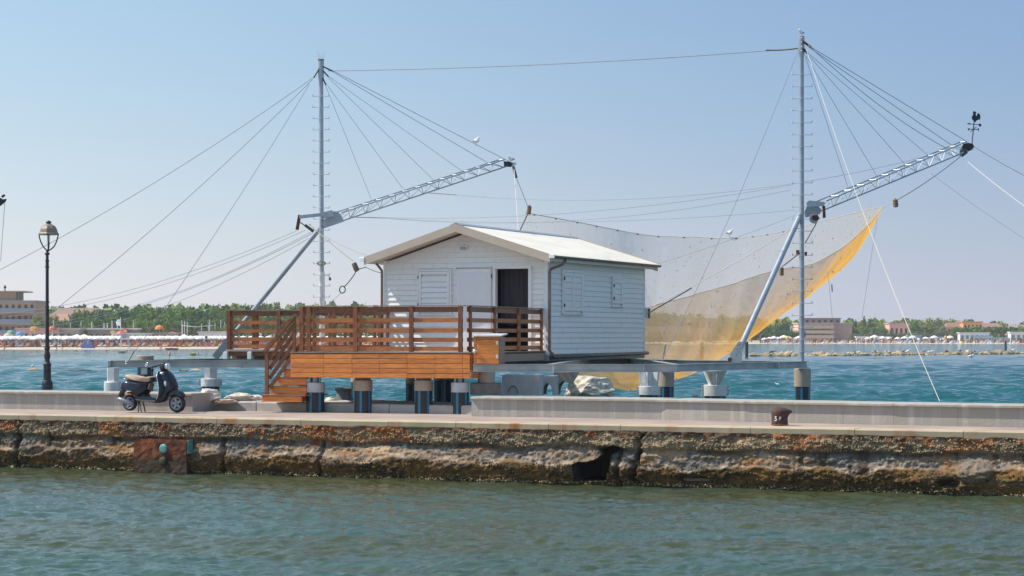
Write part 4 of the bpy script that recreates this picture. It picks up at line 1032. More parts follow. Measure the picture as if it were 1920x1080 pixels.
# base: plinth beam and pipe along the side
MB().box(-HW, .0, .0, .06, -.15, -.002).build('plinth', M['galv'], hut); MB().box(-.05, .0, .062, HL, -.15, -.002).build('plinth', M['gutter_dark'], hut)
MB().tube([(.09, .2, -.06), (.09, HL, -.01)], .045, 8).build('base_pipe', M['gutter_dark'], hut, smooth=True)
MB().bbox(-.12, .09, HL+.012, HL+.14, .95, 1.25, .01).build('meter_case', M['cap_white'], hut)
MB().bbox(.092, .12, HL+.012, HL+.14, .95, 1.25, .004).build('meter_cover', M['wood_dark'], hut)
# ------------------------------------------------------------------ masts
def zpx(py, D): return CZ+(HZ-py)*D/F
def mast(name, label, pxt, pxb, D, ytop, zb, rpx, rungs, rw, group, thick=None, caps=False):
    t = thing(name, label, 'mast', PX(pxb, D, zb), 0, group)
    top = PX(pxt, D, zpx(ytop, D)); bot = PX(pxb, D, zb); d = top-bot; r = rpx*D/F/2
    def at(py): z = zpx(py, D); return bot+d*((z-zb)/d.z)
    yt = ytop+38
    MB().tube([bot, at(yt)], [r, r], 16).build('pole', M['galv_blue'], t, smooth=True, world=True); smooth_angle(KIDS[t.name][-1])
    MB().tube([at(yt)-Vector((0,0,.02)), at(yt-5), top], [r*1.05, r*1.3, r*1.3], 16).build('pole_head', M['galv'], t, world=True); smooth_angle(KIDS[t.name][-1])
    if thick: MB().tube([bot, at(thick)], [r*1.32, r*1.32], 16).build('sleeve', M['galv_light'], t, world=True); smooth_angle(KIDS[t.name][-1])
    src = None
    for py in rungs:
        c = at(py)-bot
        if src is None:
            mb = MB(); mb.tube([(-rw, -r-.01, .05), (-rw, -r-.01, 0), (rw, -r-.01, 0), (rw, -r-.01, .05)], .014, 6)
            src = mb.build('rung', M['galv_light'], t); src.location = c
        else: inst(src, 'rung', t, c, (0, random.uniform(-.02,.02), 0))
    return t, at, r
ml, atl, rl_ = mast('net_mast', 'left galvanised mast with climbing rungs rising behind the timber deck', 601.8, 604, 56.8, 112, ZT, 8.4, [181+20.9*i for i in range(20)], .215, 'rigging masts', thick=510)
for x in (-.06, -.02, .03, .07): MB().tube([atl(114)+Vector((x*.8, 0, 0)), atl(97)+Vector((x*1.6, 0, random.uniform(-.05, .03)))], .004, 5).build('bird_spike', M['galv'], ml, world=True)
MB().tube([atl(112.5)-Vector((0,0,.02)), atl(111)], [rl_*1.4, rl_*1.4], 14).build('cap', M['copper'], ml, world=True)
mb = MB(); c = atl(494)
for k in range(3): mb.tube([c+Vector((math.cos(a)*(.09+.014*k), -rl_-.02-.01*k, math.sin(a)*.055)) for a in [2*math.pi*i/14 for i in range(15)]], .012, 5)
mb.build('rope_coil', M['rope'], ml, world=True)
c = atl(516); MB().tube([c, c+Vector((.17, -.02, 0)), c+Vector((.21, -.02, -.06))], .01, 5).build('hook', M['galv'], ml, world=True)
MB().ball(tuple(c+Vector((.22, -.02, -.1))), (.035, .03, .05)).build('blue_block', pm('blue_plastic', (.05,.16,.33), .5), ml, world=True)
mr_, atr, rr_ = mast('net_mast', 'right galvanised mast with climbing rungs standing on the corner pile in the sea', 1502.5, 1503.5, 51.6, 68, ZT, 9.2, [140.5+22.55*i for i in range(24)], .245, 'rigging masts')
mb = MB()
for yy in (72, 80, 88, 96): mb.tube([atr(yy)+Vector((-.07,-.0,0)), atr(yy)+Vector((0,-.09,0)), atr(yy)+Vector((.07,0,0))], .012, 5)
mb.build('clamp', M['galv'], mr_, world=True)
MB().lathe([(.02, 0), (.035, .0), (.035, .12), (.02, .12)], 8, tuple(atr(478)+Vector((-.1,0,0)))).build('cleat', M['rust'], mr_, world=True)
MB().lathe([(.02, 0), (.03, .0), (.03, .10), (.02, .10)], 8, tuple(atr(480)+Vector((.1,0,0)))).build('cleat', M['rust'], mr_, world=True)

def boom(label, t0, t1, b0, b1, D0, D1, n, wd, braces='galv_blue', tipn='tip_block'):
    T0 = P(*t0, D0); T1 = P(*t1, D1); B0 = P(*b0, D0); B1 = P(*b1, D1)
    t = thing('net_boom', label, 'boom', B0, 0, 'lattice booms')
    ax = (T1-T0).normalized(); side = ax.cross(Vector((0,0,1))).normalized()
    wv = lambda f_: side*(wd*(1-.25*f_)/2)
    def top(f_, s): return T0.lerp(T1, f_)+wv(f_)*s
    def bot(f_): 
        # bottom chord point below the same place
        return B0.lerp(B1, f_)
    for s in (-1, 1): MB().tube([top(0, s), top(1, s)], .019, 8).build('chord', M['galv_blue'], t, world=True)
    MB().tube([bot(0), bot(1)], .021, 8).build('chord', M['galv_blue'], t, world=True)
    for i in range(n):
        f0 = i/n; f1 = (i+.5)/n; f2 = (i+1)/n
        for s in (-1, 1):
            MB().tube([top(f0, s), bot(f1)], .0095, 6).build('brace', M[braces], t, world=True)
            MB().tube([bot(f1), top(f2, s)], .0095, 6).build('brace', M[braces], t, world=True)
        MB().tube([top(f2, -1), top(f2, 1)], .009, 6).build('brace', M[braces], t, world=True)
    return t, top, bot
bl, topl, botl = boom('left lattice boom rising to the right above the hut from the left mast', (634,399), (940,299.5), (612,424), (957,309.5), 56.7, 63.5, 13, .26)
br, topr, botr = boom('right lattice boom rising to the right from the right mast, carrying the cockerel vane', (1541,377), (1806,266), (1519,404), (1824,279), 51.6, 58.5, 12, .26, 'galv_light')
def plate(pts, D0, th, name, mt, par):
    a = [P(x, y, D0) for x, y in pts]; n = len(a); o = Vector((0, th, 0))
    MB().add([v-o/2 for v in a]+[v+o/2 for v in a], [tuple(range(n)), tuple(range(2*n-1, n-1, -1))]+[(i, i+n, (i+1) % n+n, (i+1) % n) for i in range(n)]).build(name, mt, par, world=True)
plate([(607,428), (604,418), (622,396), (634,397), (642,408), (645,415)], 56.75, .14, 'heel_plate', M['galv_blue'], bl)
plate([(615,397), (625,397), (625,407), (615,409)], 56.4, .2, 'hinge_block', M['galv_blue'], bl)
plate([(944,303), (956,303), (962,308), (958,313), (946,312)], 63.4, .14, 'sheave_housing', M['black'], bl)
MB().tube([P(955,306,63.4), P(968,307,63.4)], .035, 8).build('tip_pin', M['galv_light'], bl, world=True)
plate([(1510,408), (1508,397), (1513,386), (1534,387), (1540,395), (1536,402)], 51.7, .16, 'heel_plate', M['galv_blue'], br)
plate([(1512,380), (1517,376), (1546,379), (1545,386), (1513,388)], 51.4, .1, 'hinge_block', M['galv'], br)
plate([(1542,386), (1547,386), (1548,408), (1543,409)], 51.3, .06, 'hanging_plate', M['rust'], br)
plate([(1806,270), (1814,268), (1823,270), (1826,276), (1816,284), (1804,287), (1801,281)], 58.3, .14, 'sheave_housing', M['black'], br)
plate([(1800,282), (1810,279), (1814,287), (1805,294), (1799,291)], 58.1, .12, 'sheave_housing', M['chain'], br)
# pulley under the right boom heel
c = P(1526, 410, 51.3); w1 = MB().lathe([(.03,-.02), (.11,-.02), (.115,0), (.11,.02), (.03,.02)], 18).build('pulley', M['galv'], br, smooth=False); 
w1.location = c-Vector(br.location); w1.rotation_euler = (R(90), 0, 0)
plate([(1523,404), (1533,403), (1537,410), (1531,414), (1522,411)], 51.15, .04, 'pulley_cheek', M['rust'], br)
# struts
def strut(par, a, b, r, mt): MB().tube([a, b], [r, r], 14).build('strut', mt, par, world=True); smooth_angle(KIDS[par.name][-1])
sa, sb = P(604, 423, 56.9), P(404, 669, 57.7)
strut(ml, sa, sb, .062, M['galv_blue'])
dv = (sa-sb).normalized(); sd = dv.cross(Vector((0,1,0))).normalized()
for s in (-1, 1): MB().beam(sb-dv*.02+Vector((0, s*.10, 0)), sb+dv*.62+Vector((0, s*.10, 0)), .015, .17, sd).build('foot_plate', M['galv'], ml, world=True)
MB().beam(sb-dv*.02-sd*.0-Vector((0,0,.03)), sb+dv*.55-Vector((0,0,.08)), .2, .02, sd).build('foot_plate', M['galv'], ml, world=True)
sa2, sb2 = P(1500, 404, 51.6), P(1379, 672, 48.35)
strut(mr_, sa2, sb2, .066, M['galv'])
for s in (-1, 1):
    D_ = 48.35+s*.09
    plate([(1369,679.5), (1367,671), (1371,660), (1384,641), (1392,640), (1391,679.5)], D_, .014, 'foot_plate', M['white_steel'], mr_)
for (x, y) in ((1384,648), (1388,646), (1382,655), (1386,660), (1381,665), (1388,653)):
    p = P(x, y, 48.25); MB().tube([p, p-Vector((0,.012,0))], .012, 6).build('bolt', M['black'], mr_, world=True)
MB().tube([P(1368.5,674,48.22), P(1368.5,674,48.5)], [.05, .05], 12).build('strut_end', M['rust'], mr_, world=True)
# bent arm of the left mast
MB().beam(P(606,402,56.4), P(561,407,56.4), .08, .085).build('bracket_arm', M['galv'], ml, world=True)
MB().beam(P(562,403,56.4), P(557,431,56.4), .08, .075, Vector((0,1,0))).build('bracket_arm', M['rust'], ml, world=True)
MB().beam(P(606,404,56.3), P(624,399.5,56.3), .1, .16).build('bracket_block', M['galv'], ml, world=True)

# ------------------------------------------------------------------ ropes and cables
def cable(a, b, sag, r, mt, label, group=None, name='cable', n=None, extra=None):
    a = P(*a) if len(a) == 3 and not isinstance(a, Vector) else a; b = P(*b) if not isinstance(b, Vector) else b
    n = n or (14 if sag else 2); pts = []
    for i in range(n):
        t = i/(n-1); p = a.lerp(b, t); p.z -= sag*4*t*(1-t); pts.append(p)
    if mt in (SC_, RW): r *= .68
    o = MB().tube(pts, r, 6).build(name, mt, None)
    tag(o, label, 'rope' if name == 'rope' else 'cable', group); return o, pts
def shackle(a, b, k0, k1, r=.022):      # chain / turnbuckle lumps near one end
    pts = []
    return None
SC_, RW, RP, CH = M['steel_cable'], M['rope_white'], M['rope'], M['chain']
cable((615,133,56.8), (1480,92,51.8), .10, .0085, pm('wire_brown', (.30,.23,.20), .7), 'thin reddish wire between the tops of the two masts', name='cable', n=12)
cable((1436,94,52.0), (1499,90,51.6), .02, .020, CH, 'knotted dark chain on the left of the right mast head', n=5)
gs = 'stays of the left boom'; st0 = (625,134)
for (a, b, lab) in (((625,133), (955,303), 'longest stay of the left boom, ending at its tip below a gull'), ((624,134.5), (915,305.5), 'stay of the left boom second nearest its tip'),
    ((616,143), (866,320.5), 'stay of the left boom third from its tip'), ((615,145), (813,337.5), 'stay of the left boom fourth from its tip'),
    ((610,155), (756,354.5), 'stay of the left boom second from the mast'), ((609,157), (696,373), 'shortest steepest stay of the left boom')):
    f_ = (b[0]-612)/345; cable((a[0], a[1], 56.8), (b[0], b[1], 56.8+6.7*f_), .0, .011 if b[0] > 900 else .008, SC_, lab, gs)
for i, (a, b, lab) in enumerate((((606,125), (625,134), 'upper chain link at the left mast head'), ((606,133), (616,144), 'middle chain link at the left mast head'), ((605,146), (611,159), 'lower chain link at the left mast head'),
    ((601,125), (588,146), 'chain link on the left side of the left mast head'))): cable((a[0],a[1],56.75), (b[0],b[1],56.75), 0, .022, CH, lab, name='chain')
gs = 'stays of the right boom'
for (a, b, lab) in (((1520,88), (1812,265), 'longest stay of the right boom, ending beside the cockerel vane'), ((1519,90), (1784,272), 'stay of the right boom second nearest its tip'),
    ((1513,98), (1740,291), 'stay of the right boom third from its tip'), ((1513,100), (1697,308), 'stay of the right boom fourth from its tip'),
    ((1511,104), (1644,330), 'stay of the right boom second from the mast'), ((1510,106), (1590,352), 'shortest steepest stay of the right boom')):
    f_ = (b[0]-1519)/305; cable((a[0], a[1], 51.6), (b[0], b[1], 51.6+6.9*f_), .0, .011 if b[0] > 1750 else .008, SC_, lab, gs)
for (a, b, lab) in (((1505,77), (1521,89), 'rusty chain at the head of the right mast'), ((1506,91), (1514,100), 'second rusty chain at the head of the right mast')): cable((a[0],a[1],51.5), (b[0],b[1],51.5), 0, .03, M['rust'], lab, name='chain')
cable((1516,85,51.4), (1802,292,56), .22, .014, RW, 'white rope sagging from the right mast head to the right boom tip', name='rope')
cable((1815,304,56), (2060,478,50), .1, .014, RW, 'white rope running down right from below the right boom tip out of the picture', name='rope')
cable((1826,275,58.4), (2050,388,60), .1, .011, RW, 'white rope leaving the right boom tip beside the vane', name='rope')
cable((1745,325,60), (2040,520,58), .1, .007, M['steel_cable'], 'faint thin line low on the right below the right boom', name='cable')
_, pts = cable((1512,93,51.4), PX(1762, 42.9, 1.575), .30, .011, RW, 'long white rope from the right mast head down to the low wall', name='rope', n=20)
gg = 'guys of the left mast'
cable((588,145,56.7), (-300,643,60), .5, .012, SC_, 'upper guy wire running far left from the left mast head past the lamp', gg, n=20)
cable((586,149,56.7), (-40,690,58), .3, .012, SC_, 'middle guy wire slanting down left from the left mast head behind the lamp post', gg, n=20)
cable((580,158,56.7), (238,680,53.0), .15, .010, SC_, 'steep guy wire from the left mast head to the end of the left platform arm', gg, n=16)
cable((252,656,53.1), (240,678,53.0), 0, .02, RP, 'rope lashing at the foot of the steep guy wire', name='rope')
cable((1499,88,51.6), (1240,678,47.6), .25, .010, SC_, 'guy wire from the right mast head down to the platform beside the hut', n=16)
cable((1248,646,47.9), (1243,672,47.7), 0, .018, CH, 'dark turnbuckle at the foot of the guy wire beside the hut', name='turnbuckle')
g4 = 'long lines sweeping left towards the beach'
for (a, b, s, lab) in (((556,433), (-60,592), .5, 'topmost of the long thin lines sweeping left'), ((572,432), (-60,598), .55, 'second of the long thin lines sweeping left'),
    ((585,434), (20,610), .6, 'third of the long thin lines sweeping left'), ((587,437), (20,618), .55, 'fourth of the long thin lines sweeping left'), ((588,442), (80,628), .5, 'lowest of the long thin lines sweeping left')):
    cable((a[0], a[1], 57), (b[0], b[1], 75), s, .009, SC_, lab, g4, n=18)
g5 = 'level lines crossing behind the hut roof'
cable((855,365.5,60.2), (1495,343,54), .28, .008, SC_, 'highest level line from the middle of the left boom to the right mast', g5, n=18)
cable((800,361.5,60), (856,365.5,60.2), 0, .012, RP, 'knotted rope under the middle of the left boom', name='rope')
cable((1495,343,54), (1740,292,57), .05, .007, SC_, 'level line from the right mast on to the right boom', g5, n=8)
cable((715,408,58.5), (1488,346,54), .28, .008, SC_, 'second level line above the net', g5, n=18)
cable((715,408.5,58.5), (1482,356,54), .42, .008, SC_, 'third level line above the net', g5, n=18)
cable((715,409,58.5), (1490,394,53), .20, .007, SC_, 'lowest level line, touching the net top', g5, n=18)
cable((660,407,58), (716,408.5,58.5), 0, .013, RP, 'brown rope tied under the inner end of the left boom', name='rope')
# left boom tip gear
cable((962,311,63.2), (968,333,63.1), 0, .045, CH, 'dark block hanging from the left boom tip', name='pulley_block')
cable((968,333,63.1), (990,388,63.3), 0, .013, SC_, 'dark line from the left boom tip to the brown float at the net corner', name='rope')
cable((964,318,63.0), (972,436,59.6), .0, .014, RW, 'white rope dropping from the left boom tip behind the hut roof', name='rope')
def float_(px, py, D, h, r, label, rot=0):
    t = MB().lathe([(r*.5, 0), (r, h*.08), (r, h*.92), (r*.5, h), (r*.15, h+.03)], 12).build('float', M['float_brown'], None, smooth=False)
    smooth_angle(t, 40); t.location = P(px, py, D)-Vector((0,0,h/2)); t.rotation_euler = (0, rot, 0); return tag(t, label, 'float')
float_(991, 394, 63.3, .26, .065, 'brown cylinder float at the upper left corner of the net', .12)
cable((989,402,63.4), (975,432,62.5), 0, .02, CH, 'knotted dark rope below the float at the upper left corner of the net', name='rope', n=4)
float_(1680, 381, 57.8, .22, .07, 'brown cylinder float at the upper right corner of the net', -.1)
cable((1805,290,58), (1684,374,57.8), .06, .010, CH, 'line from the right boom tip to the float at the net corner', name='rope', n=8)
cable((1678,377,57.8), (1657,389,57.8), 0, .012, RW, 'short white rope tying the right net corner to its float', name='rope')
float_(1465.5, 509, 50.9, .20, .05, 'small brown weight hanging beside the right strut', 0)
cable((1500,474,51.3), (1468,499,50.9), 0, .012, CH, 'short black line from the right mast to the small brown weight', name='rope')
cable((1214,579,52.0), (1482,431,50.5), .06, .013, RW, 'pale rope from the back of the hut up to the right strut', name='rope', n=8)
cable((1214,588,53.2), (1297,540,53.5), .0, .016, CH, 'dark end of the pale rope behind the hut', name='rope')
cable((1222,498,60), (1490,404,53), .05, .007, SC_, 'thin line from the roof corner to the right mast', n=8)
cable((1530,420,51.3), (1510,455,51.2), 0, .012, CH, 'short line under the pulley of the right boom', name='rope')
cable((1645,408,56), (1616,596,57), .0, .006, SC_, 'very thin line hanging below the right boom, right of the net', name='cable')
cable((1552,508,54.5), (1561,600,54.5), .0, .007, SC_, 'thin line hanging under the orange net beside the right mast', name='cable')
cable((1559.5,533,54.4), (1560.5,547,54.4), .0, .016, pm('red_tape', (.35,.06,.04), .6), 'small red toggle on the thin line under the net', name='toggle')
# gear between left mast and hut
cable((606,441,56.6), (692,480,54.6), .05, .007, SC_, 'thin wire from the left mast to the hut eaves', n=8)
cable((580,420,56.4), (662,489,54.8), .03, .012, RP, 'rope from the bent arm to the steel weight left of the hut', name='rope', n=6)
cable((563,417,56.4), (575,425,56.4), 0, .016, CH, 'chain at the bent arm of the left mast', name='chain')
cable((572,422,56.3), (588,434,56.3), 0, .045, pm('dark_green', (.06,.08,.05), .6), 'dark pulley block below the bent arm of the left mast', name='pulley_block')
w_ = MB().lathe([(.03, 0), (.065, .02), (.07, .1), (.065, .22), (.05, .24)], 14).build('weight', M['copper'], None, smooth=True); smooth_angle(w_); w_.location = P(670, 509, 54.8); w_.rotation_euler = (0, -.4, 0)
tag(w_, 'copper coloured cylinder weight hanging left of the hut roof', 'weight')
cable((668,505,54.8), (686,500.5,54.7), .01, .014, CH, 'chain from the copper weight to the hut corner', name='chain', n=5)
cable((686,501,54.7), (717,512,54.2), .02, .010, CH, 'wire tied to the hut corner below the left eaves', name='cable', n=5)
cable((667,510,54.8), (645,538,54.8), .03, .015, CH, 'knotted chain down to the iron ring', name='chain', n=6)
t = MB().tube([P(642, 543, 54.8)+Vector((math.cos(a)*.075, 0, math.sin(a)*.09)) for a in [2*math.pi*i/16 for i in range(17)]], .014, 7).build('iron_ring', M['black'], None, smooth=True); tag(t, 'black iron ring hanging left of the hut above the railing', 'ring')
cable((640,549,54.8), (612,574,55.2), .0, .008, SC_, 'thin wire from the iron ring to the deck', name='cable')

# ------------------------------------------------------------------ net
def catm(pts, n):
    pts = [np.array(p, float) for p in pts]; m = len(pts); out = []
    seg = np.linspace(0, m-1, n)
    for s in seg:
        i = min(int(s), m-2); t = s-i
        p0 = pts[max(i-1, 0)]; p1 = pts[i]; p2 = pts[i+1]; p3 = pts[min(i+2, m-1)]
        out.append(.5*((2*p1)+(-p0+p2)*t+(2*p0-5*p1+4*p2-p3)*t*t+(-p0+3*p1-3*p2+p3)*t**3))
    return np.array(out)
def make_net():
    NA, NB = 240, 90
    def W3(l): return [tuple(P(x, y, D)) for x, y, D in l]
    far = catm(W3([(985,399,63.3), (1070,414,66), (1160,432,67.5), (1250,443,67.5), (1370,446,66.5), (1440,439,65), (1510,423,63), (1590,402,60.5), (1656,387,58)]), NA)
    bot = catm(W3([(968,470,64), (990,610,64.5), (1050,692,64.5), (1130,722,64.5), (1200,731,64), (1275,708,63), (1346,675,61.8), (1404,634,61), (1458,592,60), (1507,557,59.4), (1590,489,58.4), (1656,388,57.9)]), NA)
    near = catm(W3([(975,440,61.5), (1010,560,61.5), (1080,590,61.5), (1150,590,61.3), (1210,577,61), (1300,553,60.2), (1354,538,59.8), (1404,522,59.4), (1458,506,58.8), (1516,496,58.4), (1557,478,58), (1590,457,57.8), (1632,418,57.7), (1656,387.5,57.8)]), NA)
    b = np.linspace(0, 1, NB); A = np.linspace(0, 1, NA)
    V = np.zeros((NB, NA, 3))
    for j, bb_ in enumerate(b):
        if bb_ <= .6:
            t = bb_/.6; h = t; e = 1-(1-t)**1.9
            V[j, :, :2] = far[:, :2]*(1-h)+bot[:, :2]*h; V[j, :, 2] = far[:, 2]*(1-e)+bot[:, 2]*e
        else:
            t = (bb_-.6)/.4; e = t**1.8
            V[j, :, :2] = bot[:, :2]*(1-t)+near[:, :2]*t; V[j, :, 2] = bot[:, 2]*(1-e)+near[:, 2]*e
    AA, BB = np.meshgrid(A, b)
    V[..., 1] += ((fbm(AA*9, BB*5, 3, 7)-.5)*.5+(fbm(AA*34, BB*3, 2, 8)-.5)*.22)*np.sin(math.pi*AA)*np.sin(math.pi*BB)
    V[..., 2] += (fbm(AA*30, BB*3, 2, 9)-.5)*.05*np.sin(math.pi*AA)
    wgt = sstep(.22, .50, BB+.06*(fbm(AA*5, BB*4, 2, 4)-.5)+.20*sstep(.78, 1, AA))[..., None]
    wgt = wgt*(1-(.25*sstep(.75, 1.0, BB)*sstep(.90, .60, AA))[..., None])
    c = np.array([.60, .555, .53])*(1-wgt)+np.array([.92, .50, .12])*wgt
    m, nt, bs = newmat('net_mesh'); L = nt.links.new
    at = nd(nt, 'ShaderNodeVertexColor'); at.layer_name = 'Col'
    da = nd(nt, 'ShaderNodeAttribute'); da.attribute_name = 'Dens'
    tc = nd(nt, 'ShaderNodeTexCoord')
    n1 = nd(nt, 'ShaderNodeTexNoise'); setin(n1, 'Scale', 5.0); setin(n1, 'Detail', 4); L(tc.outputs['Object'], n1.inputs['Vector'])
    n2 = nd(nt, 'ShaderNodeTexNoise'); setin(n2, 'Scale', 7.0); setin(n2, 'Detail', 3); setin(n2, 'Roughness', .7); L(tc.outputs['Object'], n2.inputs['Vector'])
    m2 = nd(nt, 'ShaderNodeMapRange'); setin(m2, 1, .3); setin(m2, 2, .7); setin(m2, 3, .88); setin(m2, 4, 1.12); L(n1.outputs[0], m2.inputs[0])
    ml_ = nd(nt, 'ShaderNodeMath', operation='MULTIPLY'); L(da.outputs['Fac'], ml_.inputs[0]); L(m2.outputs[0], ml_.inputs[1])
    # weed caught in the mesh: darker flecks
    m3 = nd(nt, 'ShaderNodeMapRange'); setin(m3, 1, .63); setin(m3, 2, .72); L(n2.outputs[0], m3.inputs[0])
    mx = nd(nt, 'ShaderNodeMix', data_type='RGBA'); L(m3.outputs[0], mx.inputs[0]); L(at.outputs[0], mx.inputs[6]); mx.inputs[7].default_value = (.22, .20, .19, 1)
    ad = nd(nt, 'ShaderNodeMath', operation='MULTIPLY_ADD'); L(m3.outputs[0], ad.inputs[0]); ad.inputs[1].default_value = .25; L(ml_.outputs[0], ad.inputs[2])
    df = nd(nt, 'ShaderNodeBsdfDiffuse'); tl = nd(nt, 'ShaderNodeBsdfTranslucent'); tr = nd(nt, 'ShaderNodeBsdfTransparent')
    L(mx.outputs[2], df.inputs[0]); L(mx.outputs[2], tl.inputs[0])
    a1 = nd(nt, 'ShaderNodeMixShader'); setin(a1, 0, .5); L(df.outputs[0], a1.inputs[1]); L(tl.outputs[0], a1.inputs[2])
    a2 = nd(nt, 'ShaderNodeMixShader'); L(ad.outputs[0], a2.inputs[0]); L(tr.outputs[0], a2.inputs[1]); L(a1.outputs[0], a2.inputs[2])
    out = [n for n in nt.nodes if n.type == 'OUTPUT_MATERIAL'][0]; L(a2.outputs[0], out.inputs[0]); nt.nodes.remove(bs)
    t = thing('fishing_net', 'big hanging fishing net, grey mesh above and orange below, slung between the two booms', 'net', (0, 60, 1.3))
    o = grid_mesh('net_sheet', V[..., 0]-0, V[..., 1]-60, V[..., 2]-1.3, m, t, colors=c)
    st_ = fbm(AA*75, BB*4+AA*6, 3, 31); st2 = fbm(AA*16, BB*2.5, 3, 33)
    dens = (.42*(1-wgt[..., 0])+.53*wgt[..., 0])*(.62+.5*st_+.28*st2)*(1+.9*sstep(.72, 1.0, AA))*(1+.35*np.exp(-((BB-.6)/.05)**2))
    da_ = o.data.attributes.new('Dens', 'FLOAT', 'POINT'); da_.data.foreach_set('value', np.clip(dens, 0, .9).astype(np.float32).ravel())
    MATS[t.name] = Matrix.Translation(Vector((0, 60, 1.3)))
    e1 = pm('net_edge', (.55,.47,.38), .8, var=.2); e2 = pm('net_edge_orange', (.75,.40,.12), .8, var=.2)
    for (row, r_, mt) in ((0, .011, e1), (NB-1, .010, e1)):
        MB().tube([tuple(V[row, i]) for i in range(0, NA, 6)]+[tuple(V[row, -1])], r_, 5).build('edge_rope', mt, t, world=True)
    fm = M['black']; ft = MB(); 
    for k in range(15):
        i = int((k+.5)/15*NA*.8)+2; p = Vector(V[0, i]); p.z -= .02
        MB().ball(tuple(p), (.034, .022, .022), 8, 5).build('cork', fm, t, world=True)
    rnd = random.Random(3); mb = MB()
    for k in range(520):
        j = rnd.randrange(3, 60); i = rnd.randrange(4, NA-12); p = V[j, i]; s = rnd.uniform(.006, .017)
        mb.ball((p[0], p[1]-.02, p[2]), (s, s*.5, s*rnd.uniform(.6, 1.8)), 5, 3)
    o2 = mb.build('caught_weed', M['chain'], t, world=True); o2['kind'] = 'stuff'
    return V
NETV = make_net()

# ------------------------------------------------------------------ weather vane
def vane():
    D = 58.3; base = P(1822, 270, D)
    t = thing('weather_vane', 'black cockerel weather vane on the tip of the right boom', 'weather vane', base)
    def C(x, y): return P(1440+x/4, 40+y/4, D)
    MB().tube([C(1530,925), C(1546,745)], .014, 6).build('rod', M['vane_black'], t, world=True)
    def flatp(pts, name, th=.02):
        a = [C(x, y) for x, y in pts]; n = len(a); o = Vector((0, th/2, 0))
        import mathutils
        tri = mathutils.geometry.tessellate_polygon([a])
        MB().add([v-o for v in a]+[v+o for v in a], [tuple(f_) for f_ in tri]+[tuple(n+i for i in f_[::-1]) for f_ in tri]+[(i, i+n, (i+1) % n+n, (i+1) % n) for i in range(n)]).build(name, M['vane_black'], t, world=True)
    flatp([(1537,678),(1543,672),(1547,677),(1552,673),(1556,679),(1562,682),(1559,692),(1558,702),(1563,711),(1568,704),(1569,694),(1575,688),(1583,691),(1590,700),(1594,716),(1590,728),(1593,738),(1586,733),(1584,742),(1578,735),(1572,742),(1562,745),(1556,756),(1546,757),(1545,747),(1535,740),(1528,728),(1528,716),(1536,704),(1541,693),(1533,689),(1539,684)], 'cockerel')
    MB().tube([C(1500,768), C(1590,776)], .010, 6).build('arrow_shaft', M['vane_black'], t, world=True)
    flatp([(1492,767),(1512,759),(1510,768),(1515,777)], 'arrow_head')
    flatp([(1580,768),(1592,768),(1600,773),(1600,784),(1592,790),(1582,786)], 'arrow_tail')
    MB().tube([C(1502,808), C(1580,812)], .010, 6).build('compass_arm', M['vane_black'], t, world=True)
    MB().tube([C(1541,802)-Vector((0,.35,0)), C(1541,818)+Vector((0,.35,0))], .010, 6).build('compass_arm', M['vane_black'], t, world=True)
    flatp([(1498,798),(1505,804),(1512,802),(1508,810),(1513,818),(1504,816),(1499,820),(1501,809)], 'letter')
    flatp([(1572,803),(1580,800),(1581,822),(1573,820)], 'letter')
vane()
# neighbour's boom tip at the left edge
t = thing('net_boom', 'tip of a neighbouring boom with a black pulley at the left edge', 'boom', P(-190, 470, 62))
MB().tube([P(-190,455,62), P(-4,381,62)], .02, 6).build('chord', M['galv_blue'], t, world=True); MB().tube([P(-190,475,62), P(0,387,62)], .02, 6).build('chord', M['galv_blue'], t, world=True)
for k in range(9):
    a = -186+k*20.5; MB().tube([P(a, 455-(a+190)*.398, 62), P(a+10, 475-(a+200)*.463, 62)], .009, 5).build('brace', M['galv_blue'], t, world=True); MB().tube([P(a+10, 475-(a+200)*.463, 62), P(a+20, 455-(a+210)*.398, 62)], .009, 5).build('brace', M['galv_blue'], t, world=True)
plate([(-6,376), (1,371), (5,374), (12,373), (10,378), (3,384), (-4,389)], 62, .1, 'pulley', M['black'], t)
plate([(2,368), (8,364), (10,367), (5,371)], 62, .05, 'pulley_hook', M['black'], t)
MB().tube([P(9,380,62), P(1,490,62)], .008, 5).build('line', SC_, t, world=True)
mb = MB(); MB().tube([PX(-200, 62, -.3), P(-200, 150, 62)], .065, 12).build('net_mast', M['galv_blue'], None, smooth=True)
tag([o for o in bpy.data.objects if o.name.startswith('net_mast')][-1], 'neighbouring mast just outside the left edge', 'mast')
